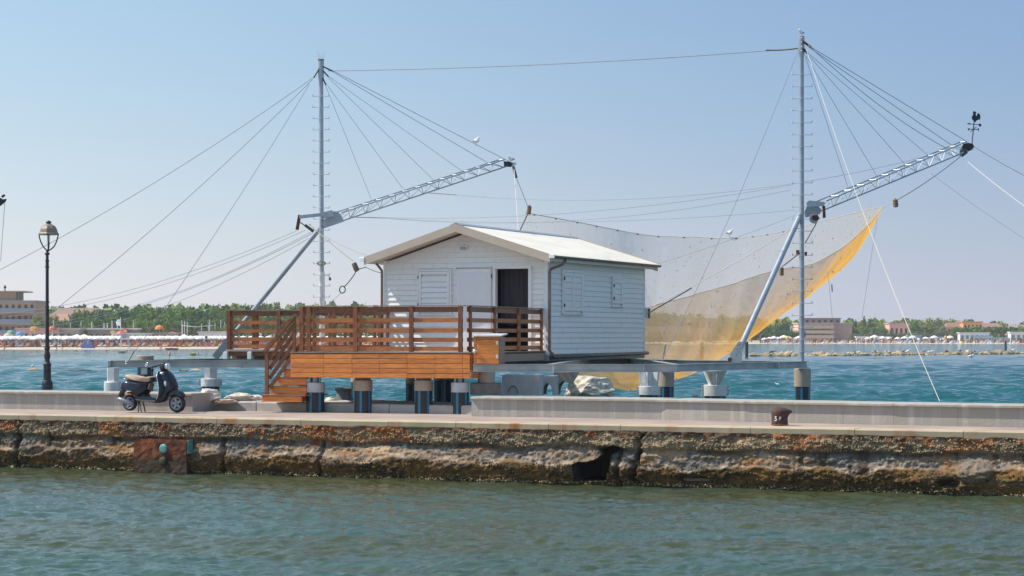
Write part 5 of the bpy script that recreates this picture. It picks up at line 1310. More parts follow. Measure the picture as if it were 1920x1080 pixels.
# ------------------------------------------------------------------ street lamp
def street_lamp():
    D = 51.9; k = D/F
    t = thing('street_lamp', 'old black iron street lamp with open lantern on the low wall at the left', 'street lamp', PX(88.5, D, 1.574))
    def prof(l): return [(r*k/2, (728.5-y)*k) for r, y in l]
    ci = M['cast_iron']
    MB().lathe(prof([(21,728.5),(21,718),(20,714.5),(15.5,710)]), 16).build('base', ci, t); smooth_angle(KIDS[t.name][-1])
    MB().lathe(prof([(14.5,711),(13.5,684),(15.6,683),(15.6,680),(13,678.5),(10,676),(9,673),(11,669),(12,665.5),(11.5,662),(8.5,657),(8.5,653),(10.6,652),(10.6,649),(8,648)]), 16).build('pedestal', ci, t, smooth=True); smooth_angle(KIDS[t.name][-1], 50)
    MB().lathe(prof([(7.6,648.5),(6.6,575),(8.4,574.5),(8.4,572),(6.4,571.5),(6.1,500),(8.2,499.5),(8.2,497),(6.4,496.5),(6.2,488),(8,487.5),(8,485.5),(5.6,485),(5.6,476),(9.5,475),(9.5,472.5),(6,471),(4,467)]), 14).build('shaft', ci, t); smooth_angle(KIDS[t.name][-1])
    cx = 2.6*k     # lantern sits slightly right of the shaft line in the photo's lean
    arm = None
    for a in range(4):
        an = a*math.pi/2+.15; c, s = math.cos(an), math.sin(an)
        pts = [(c*r*k+cx*f_, s*r*k, (728.5-y)*k) for r, y, f_ in ((.5,468,.6), (5,465,.8), (10,460,1), (14,452,1), (16.5,444,1), (17.8,437,1))]
        MB().tube(pts, .016, 7).build('lantern_arm', ci, t, smooth=True)
    n = 8; L_ = [(19.5,437.5),(19.5,436),(17.5,434),(15.5,427),(12,421.5),(6.5,418.5),(3.6,416.5)]
    mb = MB(); mb.lathe([(r*k, (728.5-y)*k) for r, y in L_], n, (cx, 0, 0)); mb.build('canopy', M['lamp_cream'], t); 
    MB().lathe([(r*k, (728.5-y)*k) for r, y in ((17,438.4),(17,437.6),(3,437.6))][::1], 16, (cx, 0, 0)).build('reflector', pm('reflector', (.42,.33,.20), .5), t)
    MB().lathe([(r*k, (728.5-y)*k) for r, y in ((2.4,420),(3,417),(5.4,415.5),(5.2,413.8),(3,412),(.6,411))], 12, (cx, 0, 0)).build('finial', ci, t, smooth=True)
    MB().lathe([(1.6*k, (728.5-452)*k), (2.4*k, (728.5-449)*k), (2.4*k, (728.5-440)*k), (2*k, (728.5-438.6)*k)], 10, (cx, 0, 0)).build('bulb', M['lens_clear'], t, smooth=True)
street_lamp()

# ------------------------------------------------------------------ bollard
def bollard():
    c = PZ(1464, 797.3, 1.17); c.y += .15
    t = thing('mooring_bollard', 'rusty iron mooring bollard with a beaked head on the quay edge', 'bollard', (c.x, c.y, 1.17), QROT+R(8))
    k = 41.1/F
    prof = [(-16,0),(-16.3,1.2),(-15.6,12),(-15.8,24),(-14,29),(-9,32.2),(-1,33.2),(8,32.8),(15,31.2),(20.5,28.5),(23.2,24.5),(23.4,20),(21.5,17.6),(18.5,18.4),(16.5,19.6),(15.3,14),(15.4,6),(15.2,0)]
    mb = MB(); n = 16; vs = []
    # body of revolution with the beak pulled out to one side
    rings = [(0,15.6,0),(1.2,15.9,0),(6,15.2,0),(14,15.2,0),(20,15.8,2.2),(24,16,6.8),(28,14.6,5.4),(31,11,2.6),(32.8,6,.8),(33.4,.6,0)]
    for z, r, bk in rings:
        for i in range(n):
            a = 2*math.pi*i/n; c_, s_ = math.cos(a), math.sin(a)
            ex = bk*max(0, c_)**3*1.25; rr = 1+random.uniform(-.015,.015)
            vs.append(((r*c_+ex-.3)*k*rr, r*s_*.95*k*rr, z*k))
    fs = []
    for i in range(len(rings)-1):
        for j in range(n): fs.append((i*n+j, i*n+(j+1) % n, (i+1)*n+(j+1) % n, (i+1)*n+j))
    fs.append(tuple(range(n))[::-1]); fs.append(tuple((len(rings)-1)*n+j for j in range(n)))
    mb.add(vs, fs); mb.build('body', M['bollard_iron'], t, smooth=True)
    MB().lathe([(16.4*k, 0), (16.6*k, .5*k), (15.8*k, 2.0*k)], 20).build('foot', M['rust'], t)
    def glyph(ch, px, size, sx=1.0):
        cu = bpy.data.curves.new('mark', 'FONT'); cu.body = ch; cu.size = size; cu.extrude = .002; cu.align_x = 'CENTER'; cu.offset = .002
        ob = bpy.data.objects.new('mark', cu); COL.objects.link(ob)
        dg = bpy.context.evaluated_depsgraph_get(); me = bpy.data.meshes.new_from_object(ob.evaluated_get(dg)); bpy.data.objects.remove(ob)
        r = 15.6*k
        for v in me.vertices:      # wrap on the drum
            a = (v.co.x*sx+px)/r; zz = v.co.y; d = v.co.z
            v.co = (math.sin(a)*(r+.003+d), -math.cos(a)*(r+.003+d)*.955, zz)
        me.materials.clear(); me.materials.append(M['paint_white_mark'])
        o = bpy.data.objects.new('painted_mark', me); COL.objects.link(o); o.parent = t; return o
    o = glyph('5', -.058, .125, .85); o.location = (0, 0, 8.0*k)
    o = glyph('P', .028, .095, .8); o.location = (0, 0, 9.5*k)
bollard()

# ------------------------------------------------------------------ scooter
def scooter():
    g = PZ(289, 772.8, 1.17)
    t = thing('motor_scooter', 'dark blue motor scooter with a tan seat parked on its stand by the low wall', 'scooter', (g.x, g.y, 1.172), QROT)
    sc = .98
    def S(cx, cz, y=0): return ((cx-455)/564*sc-.64, y, (975-cz)/613*sc)
    def S2(l): return [(S(a, b)[0], S(a, b)[2]) for a, b in l]
    B = M['scooter_blue']; K = M['scooter_black']
    rear = [(332,640),(338,600),(352,568),(380,540),(430,522),(520,528),(620,545),(720,556),(785,552),(778,600),(768,650),(745,700),(700,742),(640,762),(600,756),(575,722),(545,698),(500,680),(440,672),(380,668),(345,662)]
    MB().puff(S2(rear), .21, .30, 11, p=2.6).build('rear_body', B, t); smooth_angle(KIDS[t.name][-1], 60)
    MB().puff(S2([(560,700),(640,700),(740,720),(760,790),(700,830),(600,830),(545,790)]), .12, .2, 7).build('engine_case', K, t); smooth_angle(KIDS[t.name][-1], 60)
    # belly / floorboard
    MB().puff(S2([(598,768),(640,752),(760,745),(860,752),(925,768),(960,740),(985,720),(1010,745),(1000,800),(960,838),(900,850),(780,838),(620,828),(600,806)]), .20, .22, 9, p=3).build('floorboard', B, t); smooth_angle(KIDS[t.name][-1], 60)
    MB().puff(S2([(600,792),(760,800),(920,806),(940,818),(900,826),(760,820),(602,806)]), .206, .1, 5).build('floor_trim', M['gutter_dark'], t)
    # leg shield: curved sheet, wide
    prof = [(932,398),(938,440),(965,500),(995,560),(1004,610),(1000,670),(985,720),(950,770),(915,795)]
    fprof = [(1000,385),(1046,398),(1090,450),(1122,510),(1145,575),(1160,630),(1150,668),(1110,690),(1070,730),(1045,790),(1000,830),(930,845)]
    MB().puff(S2(prof+fprof[::-1]), .165, .18, 9, p=3).build('front_apron', B, t); smooth_angle(KIDS[t.name][-1], 60)
    for s in (-1, 1):      # swept wings of the shield
        q = [S(*p) for p in [(935,402),(952,470),(988,550),(1002,620),(992,700),(955,768),(910,800)]]
        vs = []; wv = [.15,.24,.29,.30,.28,.23,.17]
        for (x, _, z), w_ in zip(q, wv):
            vs += [(x+.075, s*.10, z), (x+.045, s*(w_*.8), z), (x+.005, s*w_, z), (x-.012, s*w_*.98, z), (x+.02, s*w_*.75, z), (x+.04, s*.08, z)]
        fs = []
        for i in range(6):
            for j in range(6): fs.append((i*6+j, i*6+(j+1) % 6, (i+1)*6+(j+1) % 6, (i+1)*6+j))
        fs.append((0,1,2,3,4,5)); fs.append(tuple(36+j for j in range(6))[::-1])
        MB().add(vs, fs).build('leg_shield', B, t, smooth=True); smooth_angle(KIDS[t.name][-1], 60)
        MB().tube([(x-.006, s*w_, z) for (x, _, z), w_ in zip(q, wv)], .010, 6).build('shield_trim', M['trim_white'], t, smooth=True)
    # seat
    seat = [(402,470),(412,452),(450,446),(530,456),(610,474),(680,487),(750,482),(805,472),(832,480),(838,500),(826,530),(795,556),(740,562),(650,552),(560,536),(470,522),(420,505)]
    MB().puff(S2(seat), .15, .22, 9, p=3).build('seat', M['seat_tan'], t); smooth_angle(KIDS[t.name][-1], 70)
    MB().puff(S2([(815,480),(838,486),(842,510),(826,540),(806,560),(770,560),(800,530)]), .135, .2, 7).build('seat_edge', K, t); smooth_angle(KIDS[t.name][-1], 70)
    for s in (-1, 1): MB().tube([S(470,520,s*.14), S(400,505,s*.12), S(392,485,s*.07), S(394,482,0)], .011, 7).build('grab_rail', M['chrome'], t, smooth=True)
    MB().puff(S2([(775,560),(800,570),(780,640),(765,668),(758,640),(770,600)]), .10, .15, 5).build('seat_post', M['wood_grey'], t)
    # front fender
    fen = [(1036,775),(1050,730),(1078,688),(1120,662),(1165,652),(1210,664),(1250,692),(1278,730),(1286,762),(1262,752),(1225,738),(1172,722),(1120,735),(1080,765),(1056,785)]
    MB().puff(S2(fen), .095, .12, 9, p=3).build('front_fender', B, t); smooth_angle(KIDS[t.name][-1], 60)
    MB().tube([S(1100,690), S(1172,852)], .022, 8).build('fork', K, t, smooth=True)
    # wheels
    def wheel(cx, cy, r, nm):
        c = S(cx, cy); w_ = thing_ = bpy.data.objects.new(nm, None); COL.objects.link(w_); w_.parent = t; w_.location = c; MATS[w_.name] = MATS[t.name]; KIDS.setdefault(t.name, []).append(w_)
        mb = MB(); nn = 28; pr = [(r*.70,-.045),(r*.80,-.055),(r*.95,-.045),(r,-.018),(r,.018),(r*.95,.045),(r*.80,.055),(r*.70,.045)]; vs = []; fs = []
        for i in range(nn):
            a = 2*math.pi*i/nn
            for rr, yy in pr: vs.append((rr*math.cos(a), yy, rr*math.sin(a)))
        m_ = len(pr)
        for i in range(nn):
            for j in range(m_): fs.append((i*m_+j, i*m_+(j+1) % m_, ((i+1) % nn)*m_+(j+1) % m_, ((i+1) % nn)*m_+j))
        MB().add(vs, fs).build('tyre', M['rubber'], w_, smooth=True)
        mb = MB(); vs = []; fs = []; pr = [(r*.60,-.04),(r*.72,-.05),(r*.74,.05),(r*.60,.04)]; m_ = 4
        for i in range(nn):
            a = 2*math.pi*i/nn
            for rr, yy in pr: vs.append((rr*math.cos(a), yy, rr*math.sin(a)))
        for i in range(nn):
            for j in range(m_): fs.append((i*m_+j, i*m_+(j+1) % m_, ((i+1) % nn)*m_+(j+1) % m_, ((i+1) % nn)*m_+j))
        mb.add(vs, fs)
        for q in range(5):
            a = 2*math.pi*q/5+.5; c_, s_ = math.cos(a), math.sin(a); h0, h1 = .034, .022
            mb.add([(c_*.02-s_*h0, -.045, s_*.02+c_*h0), (c_*.02+s_*h0, -.045, s_*.02-c_*h0), (c_*r*.63+s_*h1, -.05, s_*r*.63-c_*h1), (c_*r*.63-s_*h1, -.05, s_*r*.63+c_*h1),
                    (c_*.02-s_*h0, -.02, s_*.02+c_*h0), (c_*.02+s_*h0, -.02, s_*.02-c_*h0), (c_*r*.63+s_*h1, -.02, s_*r*.63-c_*h1), (c_*r*.63-s_*h1, -.02, s_*r*.63+c_*h1)],
                   [(0,1,2,3),(7,6,5,4),(0,4,5,1),(1,5,6,2),(2,6,7,3),(3,7,4,0)])
        mb.build('rim', M['alloy'], w_)
        h_ = MB().lathe([(.028, -.02), (.028, .02), (.014, .026)], 12).build('hub', M['alloy'], w_); h_.location = (0, -.045, 0); h_.rotation_euler = (R(90), 0, 0)
        d_ = MB().lathe([(r*.55, -.004), (r*.55, .004)], 20).build('brake_disc', K, w_); d_.rotation_euler = (R(90), 0, 0)
    wheel(1172, 850, .202, 'front_wheel'); wheel(458, 848, .180, 'rear_wheel')
    # exhaust, rear mudflap, stand
    MB().tube([S(318,808,-.17), S(345,795,-.17), S(370,800,-.17), S(490,838,-.16), S(525,860,-.14), S(560,850,-.12)], [.014, .04, .052, .050, .03, .018], 12).build('exhaust', M['alloy'], t, smooth=True)
    MB().puff(S2([(300,768),(312,720),(340,668),(385,672),(350,715),(335,770)]), .08, .1, 5).build('mudflap', K, t)
    MB().puff(S2([(480,690),(560,710),(560,740),(470,710),(440,705)]), .15, .1, 5).build('arch_liner', K, t)
    for s in (-1, 1): MB().tube([S(615,820,s*.08), S(628,880,s*.10), S(636,968,s*.14), S(628,974,s*.15)], .014, 7).build('stand_leg', K, t, smooth=True)
    MB().tube([S(640,830,-.10), S(668,900,-.14), S(700,962,-.2), S(712,974,-.2)], .013, 7).build('side_stand', K, t, smooth=True)
    # headset
    MB().puff(S2([(925,300),(950,280),(985,278),(1010,292),(1032,320),(1035,360),(1020,388),(985,400),(945,400),(928,380),(918,340)]), .085, .3, 7).build('headset', K, t); smooth_angle(KIDS[t.name][-1], 70)
    hl = MB().lathe([(.085, -.03), (.095, .0), (.09, .02), (.075, .028)], 18).build('headlight_rim', M['chrome'], t); hl.location = S(1030, 338); hl.rotation_euler = (0, R(82), 0); smooth_angle(hl)
    gl = MB().lathe([(.078, .0), (.07, .02), (.03, .034)], 18).build('headlight', M['lens_clear'], hl, smooth=True); gl.location = (0, 0, .012)
    MB().tube([S(985,300,-.10), S(940,330,-.30), S(930,335,-.34)], .012, 7).build('handlebar', K, t, smooth=True); MB().tube([S(985,300,.10), S(940,320,.30), S(935,325,.34)], .012, 7).build('handlebar', K, t, smooth=True)
    MB().tube([S(940,330,-.22), S(925,338,-.36)], .02, 8).build('grip', K, t, smooth=True); MB().tube([S(945,322,.22), S(932,326,.36)], .02, 8).build('grip', K, t, smooth=True)
    MB().tube([S(905,385,-.30), S(885,395,-.33), S(862,412,-.36)], .012, 6).build('brake_lever', K, t, smooth=True); MB().ball(S(908,380,-.3), (.035,.03,.045)).build('grip_end', K, t, smooth=True)
    MB().tube([S(915,335,-.2), S(880,322,-.32), S(860,320,-.36)], .007, 6).build('mirror_stalk', M['chrome'], t, smooth=True)
    mm = MB().ball((0,0,0), (.032,.02,.058), 14, 8).build('mirror', M['chrome'], t, smooth=True); mm.location = S(846,308,-.37); mm.rotation_euler = (0, R(28), 0)
    MB().tube([S(983,300,.12), S(975,230,.2), S(965,185,.26)], .007, 6).build('mirror_stalk', K, t, smooth=True)
    mm = MB().ball((0,0,0), (.034,.02,.055), 14, 8).build('mirror', M['seat_tan'], t, smooth=True); mm.location = S(954,155,.28); mm['label'] = 'raised mirror turned away'
    MB().ball(S(1048,570,-.155), (.038,.02,.070), 12, 7).build('front_indicator', M['lens_clear'], t, smooth=True)
    MB().ball(S(508,720,-.165), (.055,.018,.022), 12, 7).build('rear_indicator', M['lens_orange'], t, smooth=True)
    MB().ball(S(362,572,0), (.03,.07,.04), 12, 7).build('tail_light', M['lens_red'], t, smooth=True)
    MB().ball(S(342,640,0), (.03,.08,.03), 12, 7).build('number_plate_lamp', M['trim_white'], t, smooth=True)
    MB().tube([S(978,455,-.168), S(1000,448,-.168), S(1008,440,-.168)], .006, 6).build('badge', M['chrome'], t, smooth=True)
    MB().tube([S(445,572,-.205), S(500,578,-.207), S(520,570,-.206)], .004, 6).build('badge', M['chrome'], t, smooth=True)
scooter()

# ------------------------------------------------------------------ gulls
def gull(px, py, D, wpx, label, face=1, group='gulls perched on the rigging', stand=1, dark=False, name='gull', fly=False):
    s = wpx*D/F/(.32 if (stand and not fly) else .40)
    t = thing(name, label, 'gull' if not dark else 'cormorant', P(px, py, D), (0 if face > 0 else math.pi) if (fly or not stand) else -math.pi/2+face*R(38), group)
    bw = M['feather_dark'] if dark else M['feather_white']; wg = M['feather_dark'] if dark else M['feather_grey']
    lg = .07*stand; b = MB(); pts = [(-.22,0,.10+lg), (-.16,0,.115+lg), (-.06,0,.115+lg), (.04,0,.13+lg), (.10,0,.17+lg), (.135,0,.215+lg), (.165,0,.235+lg), (.195,0,.232+lg)]
    b.tube([tuple(Vector(p)*s) for p in pts], [x*s for x in (.010,.045,.082,.088,.060,.042,.046,.016)], 10); b.build('body', bw, t, smooth=True)
    for sg in (-1, 1):
        if fly: v = [(.05,.0,.14),(-.06,.0,.14),(-.05,sg*.22,.22),(-.02,sg*.40,.16),(.04,sg*.22,.24)]; MB().add([tuple(Vector(q)*s) for q in v]+[tuple((Vector(q)+Vector((0,0,-.012)))*s) for q in v], [(0,1,2,4),(4,2,3),(5,9,7,6),(9,8,7),(0,5,6,1),(1,6,7,2),(2,7,8,3),(3,8,9,4),(4,9,5,0)]).build('wing', wg, t)
        else: MB().ball((-.08*s, sg*.070*s, (.125+lg)*s), (.13*s, .018*s, .038*s), 10, 6).build('wing', wg, t, smooth=True)
        if not fly and stand: MB().tube([(-.01*s, sg*.02*s, .09*s), (0, sg*.02*s, 0)], .006*s, 5).build('leg', M['beak'], t)
    MB().tube([(.19*s,0,(.232+lg)*s), (.235*s,0,(.222+lg)*s)], [.010*s,.003*s], 6).build('beak', M['beak'], t)
    return t
gull(893, 273, 62.2, 15, 'white gull sitting on the longest stay of the left boom', 1)
gull(958, 306, 63.4, 13, 'white gull standing on the tip of the left boom', -1)
gull(1502, 69, 51.6, 13, 'white gull standing on the head of the right mast', -1)
gull(1368, 444, 66.4, 13, 'white gull perched on the top edge of the net', 1)
gull(1458, 724, 121, 10, 'white gull swimming alone beyond the long wall', -1, 'gulls on the water', 0)
gull(1821, 671, 275, 11, 'gull flying low over the water in front of the rock breakwater', 1, 'gulls in the air', 0, fly=True)
# ------------------------------------------------------------------ breakwaters
def rocks_line(name, label, segs, n, seed, mt, hpx, kind=True, big=None):
    rnd = random.Random(seed); v = []; f = []
    me = RM
    base = [[tuple(q.co) for q in m.vertices] for m in me]; fc = [[tuple(p.vertices) for p in m.polygons] for m in me]
    import bmesh
    return
def low_rock(seed):
    rnd = random.Random(seed)
    me = rock_mesh(seed, 1, .8, 1); return me
LR = [low_rock(60+i) for i in range(6)]
for me in LR: me.materials.append(M['rock_ochre'])
def far_rocks(pts, n, seed, size, label, group, hz=.5, spread=3.0, mt=None, join=False):
    rnd = random.Random(seed)
    if join:
        v = []; f = []
        for i in range(n):
            t = rnd.random()*(len(pts)-1); k = int(t); a = pts[k]; b = pts[min(k+1, len(pts)-1)]; p = PZ(a[0]+(b[0]-a[0])*(t-k), a[1]+(b[1]-a[1])*(t-k), 0)
            s = rnd.uniform(*size); me = LR[rnd.randrange(6)]; y_ = p.y+rnd.uniform(-spread, spread); n0 = len(v); an = rnd.uniform(0, 6); w1 = rnd.uniform(.8, 1.5)
            for q in me.vertices: v.append((p.x+(q.co.x*math.cos(an)-q.co.y*math.sin(an))*s*w1, y_+(q.co.x*math.sin(an)+q.co.y*math.cos(an))*s, q.co.z*s*hz))
            f += [tuple(n0+j for j in pl.vertices) for pl in me.polygons]
        mb = MB(); mb.v = v; mb.f = f; o = mb.build('shore_rubble', mt or M['rock_ochre'], None); return tag(o, label, 'rocks', None, 'stuff')
    src = LR if mt is None else [m.copy() for m in LR]
    if mt is not None:
        for m_ in src: m_.materials.clear(); m_.materials.append(mt)
    for i in range(n):
        t = rnd.random()*(len(pts)-1); k = int(t); a = pts[k]; b = pts[min(k+1, len(pts)-1)]; q = (a[0]+(b[0]-a[0])*(t-k), a[1]+(b[1]-a[1])*(t-k))
        p = PZ(q[0], q[1], 0)
        s = rnd.uniform(*size)
        o = bpy.data.objects.new('breakwater_rock', src[rnd.randrange(6)]); COL.objects.link(o)
        o.location = (p.x, p.y+rnd.uniform(-spread, spread), rnd.uniform(-.15, .12)*s); o.scale = (s*rnd.uniform(.8, 1.5), s, s*hz*rnd.uniform(.6, 1.2)); o.rotation_euler = (0, 0, rnd.uniform(0, 6))
        tag(o, label, 'rock', group)
far_rocks([(1412,668),(1560,667.5),(1750,665.5),(1925,663)], 120, 4, (.55, 1.05), 'ochre boulder in the long low breakwater on the right', 'boulders of the right breakwater', .85)
far_rocks([(1412,668),(1560,667.5),(1750,665.5),(1925,663)], 420, 5, (.25, .65), 'small rubble filling the long low breakwater on the right', None, .95, 2.0, None, True)
far_rocks([(1205,647),(1330,645)], 60, 9, (1.5, 3.0), 'pale boulder at the shore behind the net', None, .5, 3, M['rock_white'], True)
far_rocks([(130,697.5),(172,697)], 9, 12, (.4, .9), 'low rock awash left of the scooter', 'rocks awash on the left', .25, 1, M['rock_dark'])
far_rocks([(55,697.5),(84,697.5)], 5, 13, (.45, .95), 'ochre rock left of the lamp post with a gull on it', 'rock clump beside the lamp post', .55, .6)
far_rocks([(322,697),(345,697),(370,696)], 9, 14, (.5, .9), 'brownish rock seen under the left platform arm', 'rocks under the left platform arm', .3, .8)
far_rocks([(400,692),(480,691)], 12, 16, (.5, .9), 'pale rock awash left of the stairs', 'rocks awash beside the stairs', .35, .8)
far_rocks([(84,697),(330,697),(430,693)], 60, 15, (.5, 1.4), 'dark weedy rock barely above the water on the left', None, .12, 2, M['rock_dark'], True)
for (px, py, D) in ((61, 690.5, 172),): gull(px, py, D, 7, 'tiny gull on the ochre rock beside the lamp post', 1, 'gulls on far rocks')
rnd = random.Random(11)
for i in range(46):
    px = rnd.choice([rnd.uniform(1470, 1900), rnd.uniform(1640, 1790)]); dk = rnd.random() < .25
    yy_ = np.interp(px, [1412, 1560, 1750, 1925], [668, 667.5, 665.5, 663]); Dg = CZ*F/(yy_-HZ)-1; gull(px, HZ+(CZ-rnd.uniform(.15, .35))*F/Dg, Dg, rnd.uniform(4.2, 6.8), 'dark cormorant standing on the right breakwater' if dk else 'white gull standing on the right breakwater', rnd.choice((1,-1)),
         'cormorants on the right breakwater' if dk else 'gulls on the right breakwater', dark=dk, name='cormorant' if dk else 'gull')
def post(px, yb, yt, wpx, label):
    D = CZ*F/(yb-HZ); k = D/F
    t = thing('marker_post', label, 'post', PX(px, D, -.2)); h = (yb-yt)*k+.2
    MB().lathe([(wpx*k/2, 0), (wpx*k/2, h*.93)], 12).build('shaft', M['rock_dark'], t); MB().lathe([(wpx*k*.46, h*.932), (wpx*k*.3, h)], 12).build('cap', M['black'], t)
post(1400, 669, 640, 6, 'black marker post in the water right of the right strut'); post(1885.5, 657, 638.5, 4.2, 'black marker post on the breakwater near the right edge')
post(1316, 672, 640, 7, 'pale post in the water seen through the orange net')
# driftwood on the breakwater
t = MB().tube([P(1438,665,297), P(1446,659,297), P(1456,658,297)], [.12,.10,.05], 6).tube([P(1452,664,297), P(1444,658,297)], [.1,.04], 5).build('driftwood', M['rock_dark'], None); tag(t, 'dark driftwood branch on the pale end of the right breakwater', 'driftwood')

# ------------------------------------------------------------------ land
shore = [(-900, 657.2), (-300, 656.5), (0, 655.8), (240, 655), (430, 654), (700, 652), (950, 650), (1205, 647), (1420, 645), (1700, 644.8), (1925, 645.0), (2400, 645.5), (3200, 646)]
SP = [PZ(a, b, 0) for a, b in shore]
def shore_y(px):
    for (a, b), (c, d) in zip(shore[:-1], shore[1:]):
        if a <= px <= c: return b+(d-b)*(px-a)/(c-a)
    return shore[-1][1]
def shoreD(px): return CZ*F/(shore_y(px)-HZ)
offs = [(-6, -.45), (0, -.02), (10, .22), (35, .38), (70, .7), (120, 1.15), (300, 1.5), (900, 2.0), (2600, 2.2)]
pxs = np.linspace(-900, 3200, 160)
X = np.zeros((len(offs), 160)); Y = X.copy(); Zg = X.copy()
for j, (o_, z_) in enumerate(offs):
    for i, px in enumerate(pxs):
        D = shoreD(px)+o_; X[j, i] = (px-960)/F*D; Y[j, i] = D; Zg[j, i] = z_+ (random.uniform(-.05, .05) if 0 < j < 5 else 0)
grid_mesh('beach', X[:6], Y[:6], Zg[:6], M['sand'], kind='structure'); grid_mesh('land', X[5:], Y[5:], Zg[5:]-.0, M['land'], kind='structure')
def G(px, off, z=None):     # ground point off metres behind the shoreline in this direction
    D = shoreD(px)+off
    zz = np.interp(off, [o[0] for o in offs], [o[1] for o in offs]) if z is None else z
    return PX(px, D, float(zz))

# ------------------------------------------------------------------ trees
def foliage_mat(name, c1, c2, rnd_=.18):
    m, nt, b = newmat(name); L = nt.links.new
    oi = nd(nt, 'ShaderNodeObjectInfo'); ge = nd(nt, 'ShaderNodeNewGeometry')
    mx = nd(nt, 'ShaderNodeMix', data_type='RGBA'); L(ge.outputs['Random Per Island'], mx.inputs[0]); mx.inputs[6].default_value = c1+(1,); mx.inputs[7].default_value = c2+(1,)
    hs = nd(nt, 'ShaderNodeHueSaturation'); ma = nd(nt, 'ShaderNodeMapRange'); setin(ma, 3, 1-rnd_); setin(ma, 4, 1+rnd_*1.4); L(oi.outputs['Random'], ma.inputs[0]); L(ma.outputs[0], hs.inputs['Value'])
    mh = nd(nt, 'ShaderNodeMapRange'); setin(mh, 3, .485); setin(mh, 4, .51); L(oi.outputs['Random'], mh.inputs[0]); L(mh.outputs[0], hs.inputs['Hue'])
    L(mx.outputs[2], hs.inputs['Color']); L(hs.outputs[0], b.inputs['Base Color']); b.inputs['Roughness'].default_value = .85
    b.inputs['Specular IOR Level'].default_value = .2
    return m
FM = {'mid': foliage_mat('leaf_mid', (.13,.22,.06), (.22,.32,.095)), 'olive': foliage_mat('leaf_olive', (.22,.25,.06), (.34,.35,.10)), 'dark': foliage_mat('leaf_dark', (.08,.15,.06), (.14,.215,.085)),
      'grey': foliage_mat('leaf_grey', (.15,.17,.095), (.23,.245,.14)), 'autumn': foliage_mat('leaf_autumn', (.23,.18,.08), (.32,.25,.11))}
def crown_mesh(seed, shape='round', nclump=26, per=46, leaf=.075):
    rg = np.random.RandomState(seed); v = []; f = []
    cl = []
    for i in range(nclump):
        while True:
            p = rg.uniform(-1, 1, 3)
            if np.linalg.norm(p) < 1: break
        if shape == 'tall': p *= (.33, .33, .88); z0 = .95; r = rg.uniform(.16, .28)
        elif shape == 'flat': p *= (.95, .95, .26); z0 = .30; r = rg.uniform(.16, .26)
        else: p *= (.66, .66, .60); z0 = .72; r = rg.uniform(.20, .36)
        cl.append((p+np.array([0, 0, z0]), r))
    for c, r in cl:
        for k in range(per):
            d = rg.normal(size=3); d /= np.linalg.norm(d); q = c+d*r*rg.uniform(.7, 1.1)*np.array([1, 1, .8])
            if q[2] < .02: continue
            a = rg.normal(size=3); a /= np.linalg.norm(a); b = np.cross(a, d+rg.normal(size=3)*.4); b /= np.linalg.norm(b)+1e-6
            s = leaf*rg.uniform(.6, 1.4); n = len(v)
            v += [tuple(q+a*s), tuple(q+b*s*.8), tuple(q-a*s), tuple(q-b*s*.8)]; f.append((n, n+1, n+2, n+3))
    me = bpy.data.meshes.new('crown'); me.from_pydata(v, [], f); me.update(); return me
def trunk_mesh(seed, h=.55):
    mb = MB(); rg = random.Random(seed)
    mb.tube([(0,0,-.03), (.01,0,h*.5), (rg.uniform(-.04,.04), 0, h)], [.05,.035,.02], 7)
    for k in range(3):
        a = rg.uniform(0, 6); mb.tube([(0,0,h*.6), (math.cos(a)*.22, math.sin(a)*.22, h*1.25)], [.022,.008], 5)
    me = bpy.data.meshes.new('trunk'); me.from_pydata(mb.v, [], mb.f); me.update(); me.materials.append(M['concrete_dark']); return me
CR = {}
for sh in ('round', 'tall', 'flat'):
    for q in FM:
        if sh != 'round' and q in ('grey', 'autumn'): continue
        CR[(sh, q)] = []
        for i in range(3 if sh == 'round' else 2):
            me = crown_mesh(100+i*7+len(sh)*13+len(q), sh); me.materials.append(FM[q]); CR[(sh, q)].append(me)
TR = [trunk_mesh(i) for i in range(3)]
rt = random.Random(21)
def tree(px, off, h, wd, q, label, group, sh='round', name='tree', cat='tree'):
    p = G(px, off); t = thing(name, label, cat, p, rt.uniform(0, 6), group)
    me = rt.choice(CR[(sh, q)])
    lift = .25*h if sh != 'flat' else .55*h
    if name == 'shrub': lift = 0
    kk = {'round': 1.50, 'tall': 1.95, 'flat': .72}[sh]
    c = bpy.data.objects.new('crown', me); COL.objects.link(c); c.parent = t; c.location = (0, 0, lift); c.scale = (wd/2, wd/2, (h-lift)/kk)
    if name != 'shrub':
        u = bpy.data.objects.new('trunk', rt.choice(TR)); COL.objects.link(u); u.parent = t; u.scale = (h*.5, h*.5, h*.7)
    return t
def topz(px, off, py): return CZ+(HZ-py)*(shoreD(px)+off)/F
def tree_to(px, off, py, wpx, q, label, group, sh='round', **k):
    g = G(px, off); h = topz(px, off, py)-g.z; return tree(px, off, h, wpx*g.y/F, q, label, group, sh, **k)
GL = 'broadleaf trees behind the left beach'
lab_l = {'mid': 'green broadleaf tree in the dense row behind the left beach', 'dark': 'dark green tree in the dense row behind the left beach', 'olive': 'yellowish green tree in the row behind the left beach'}
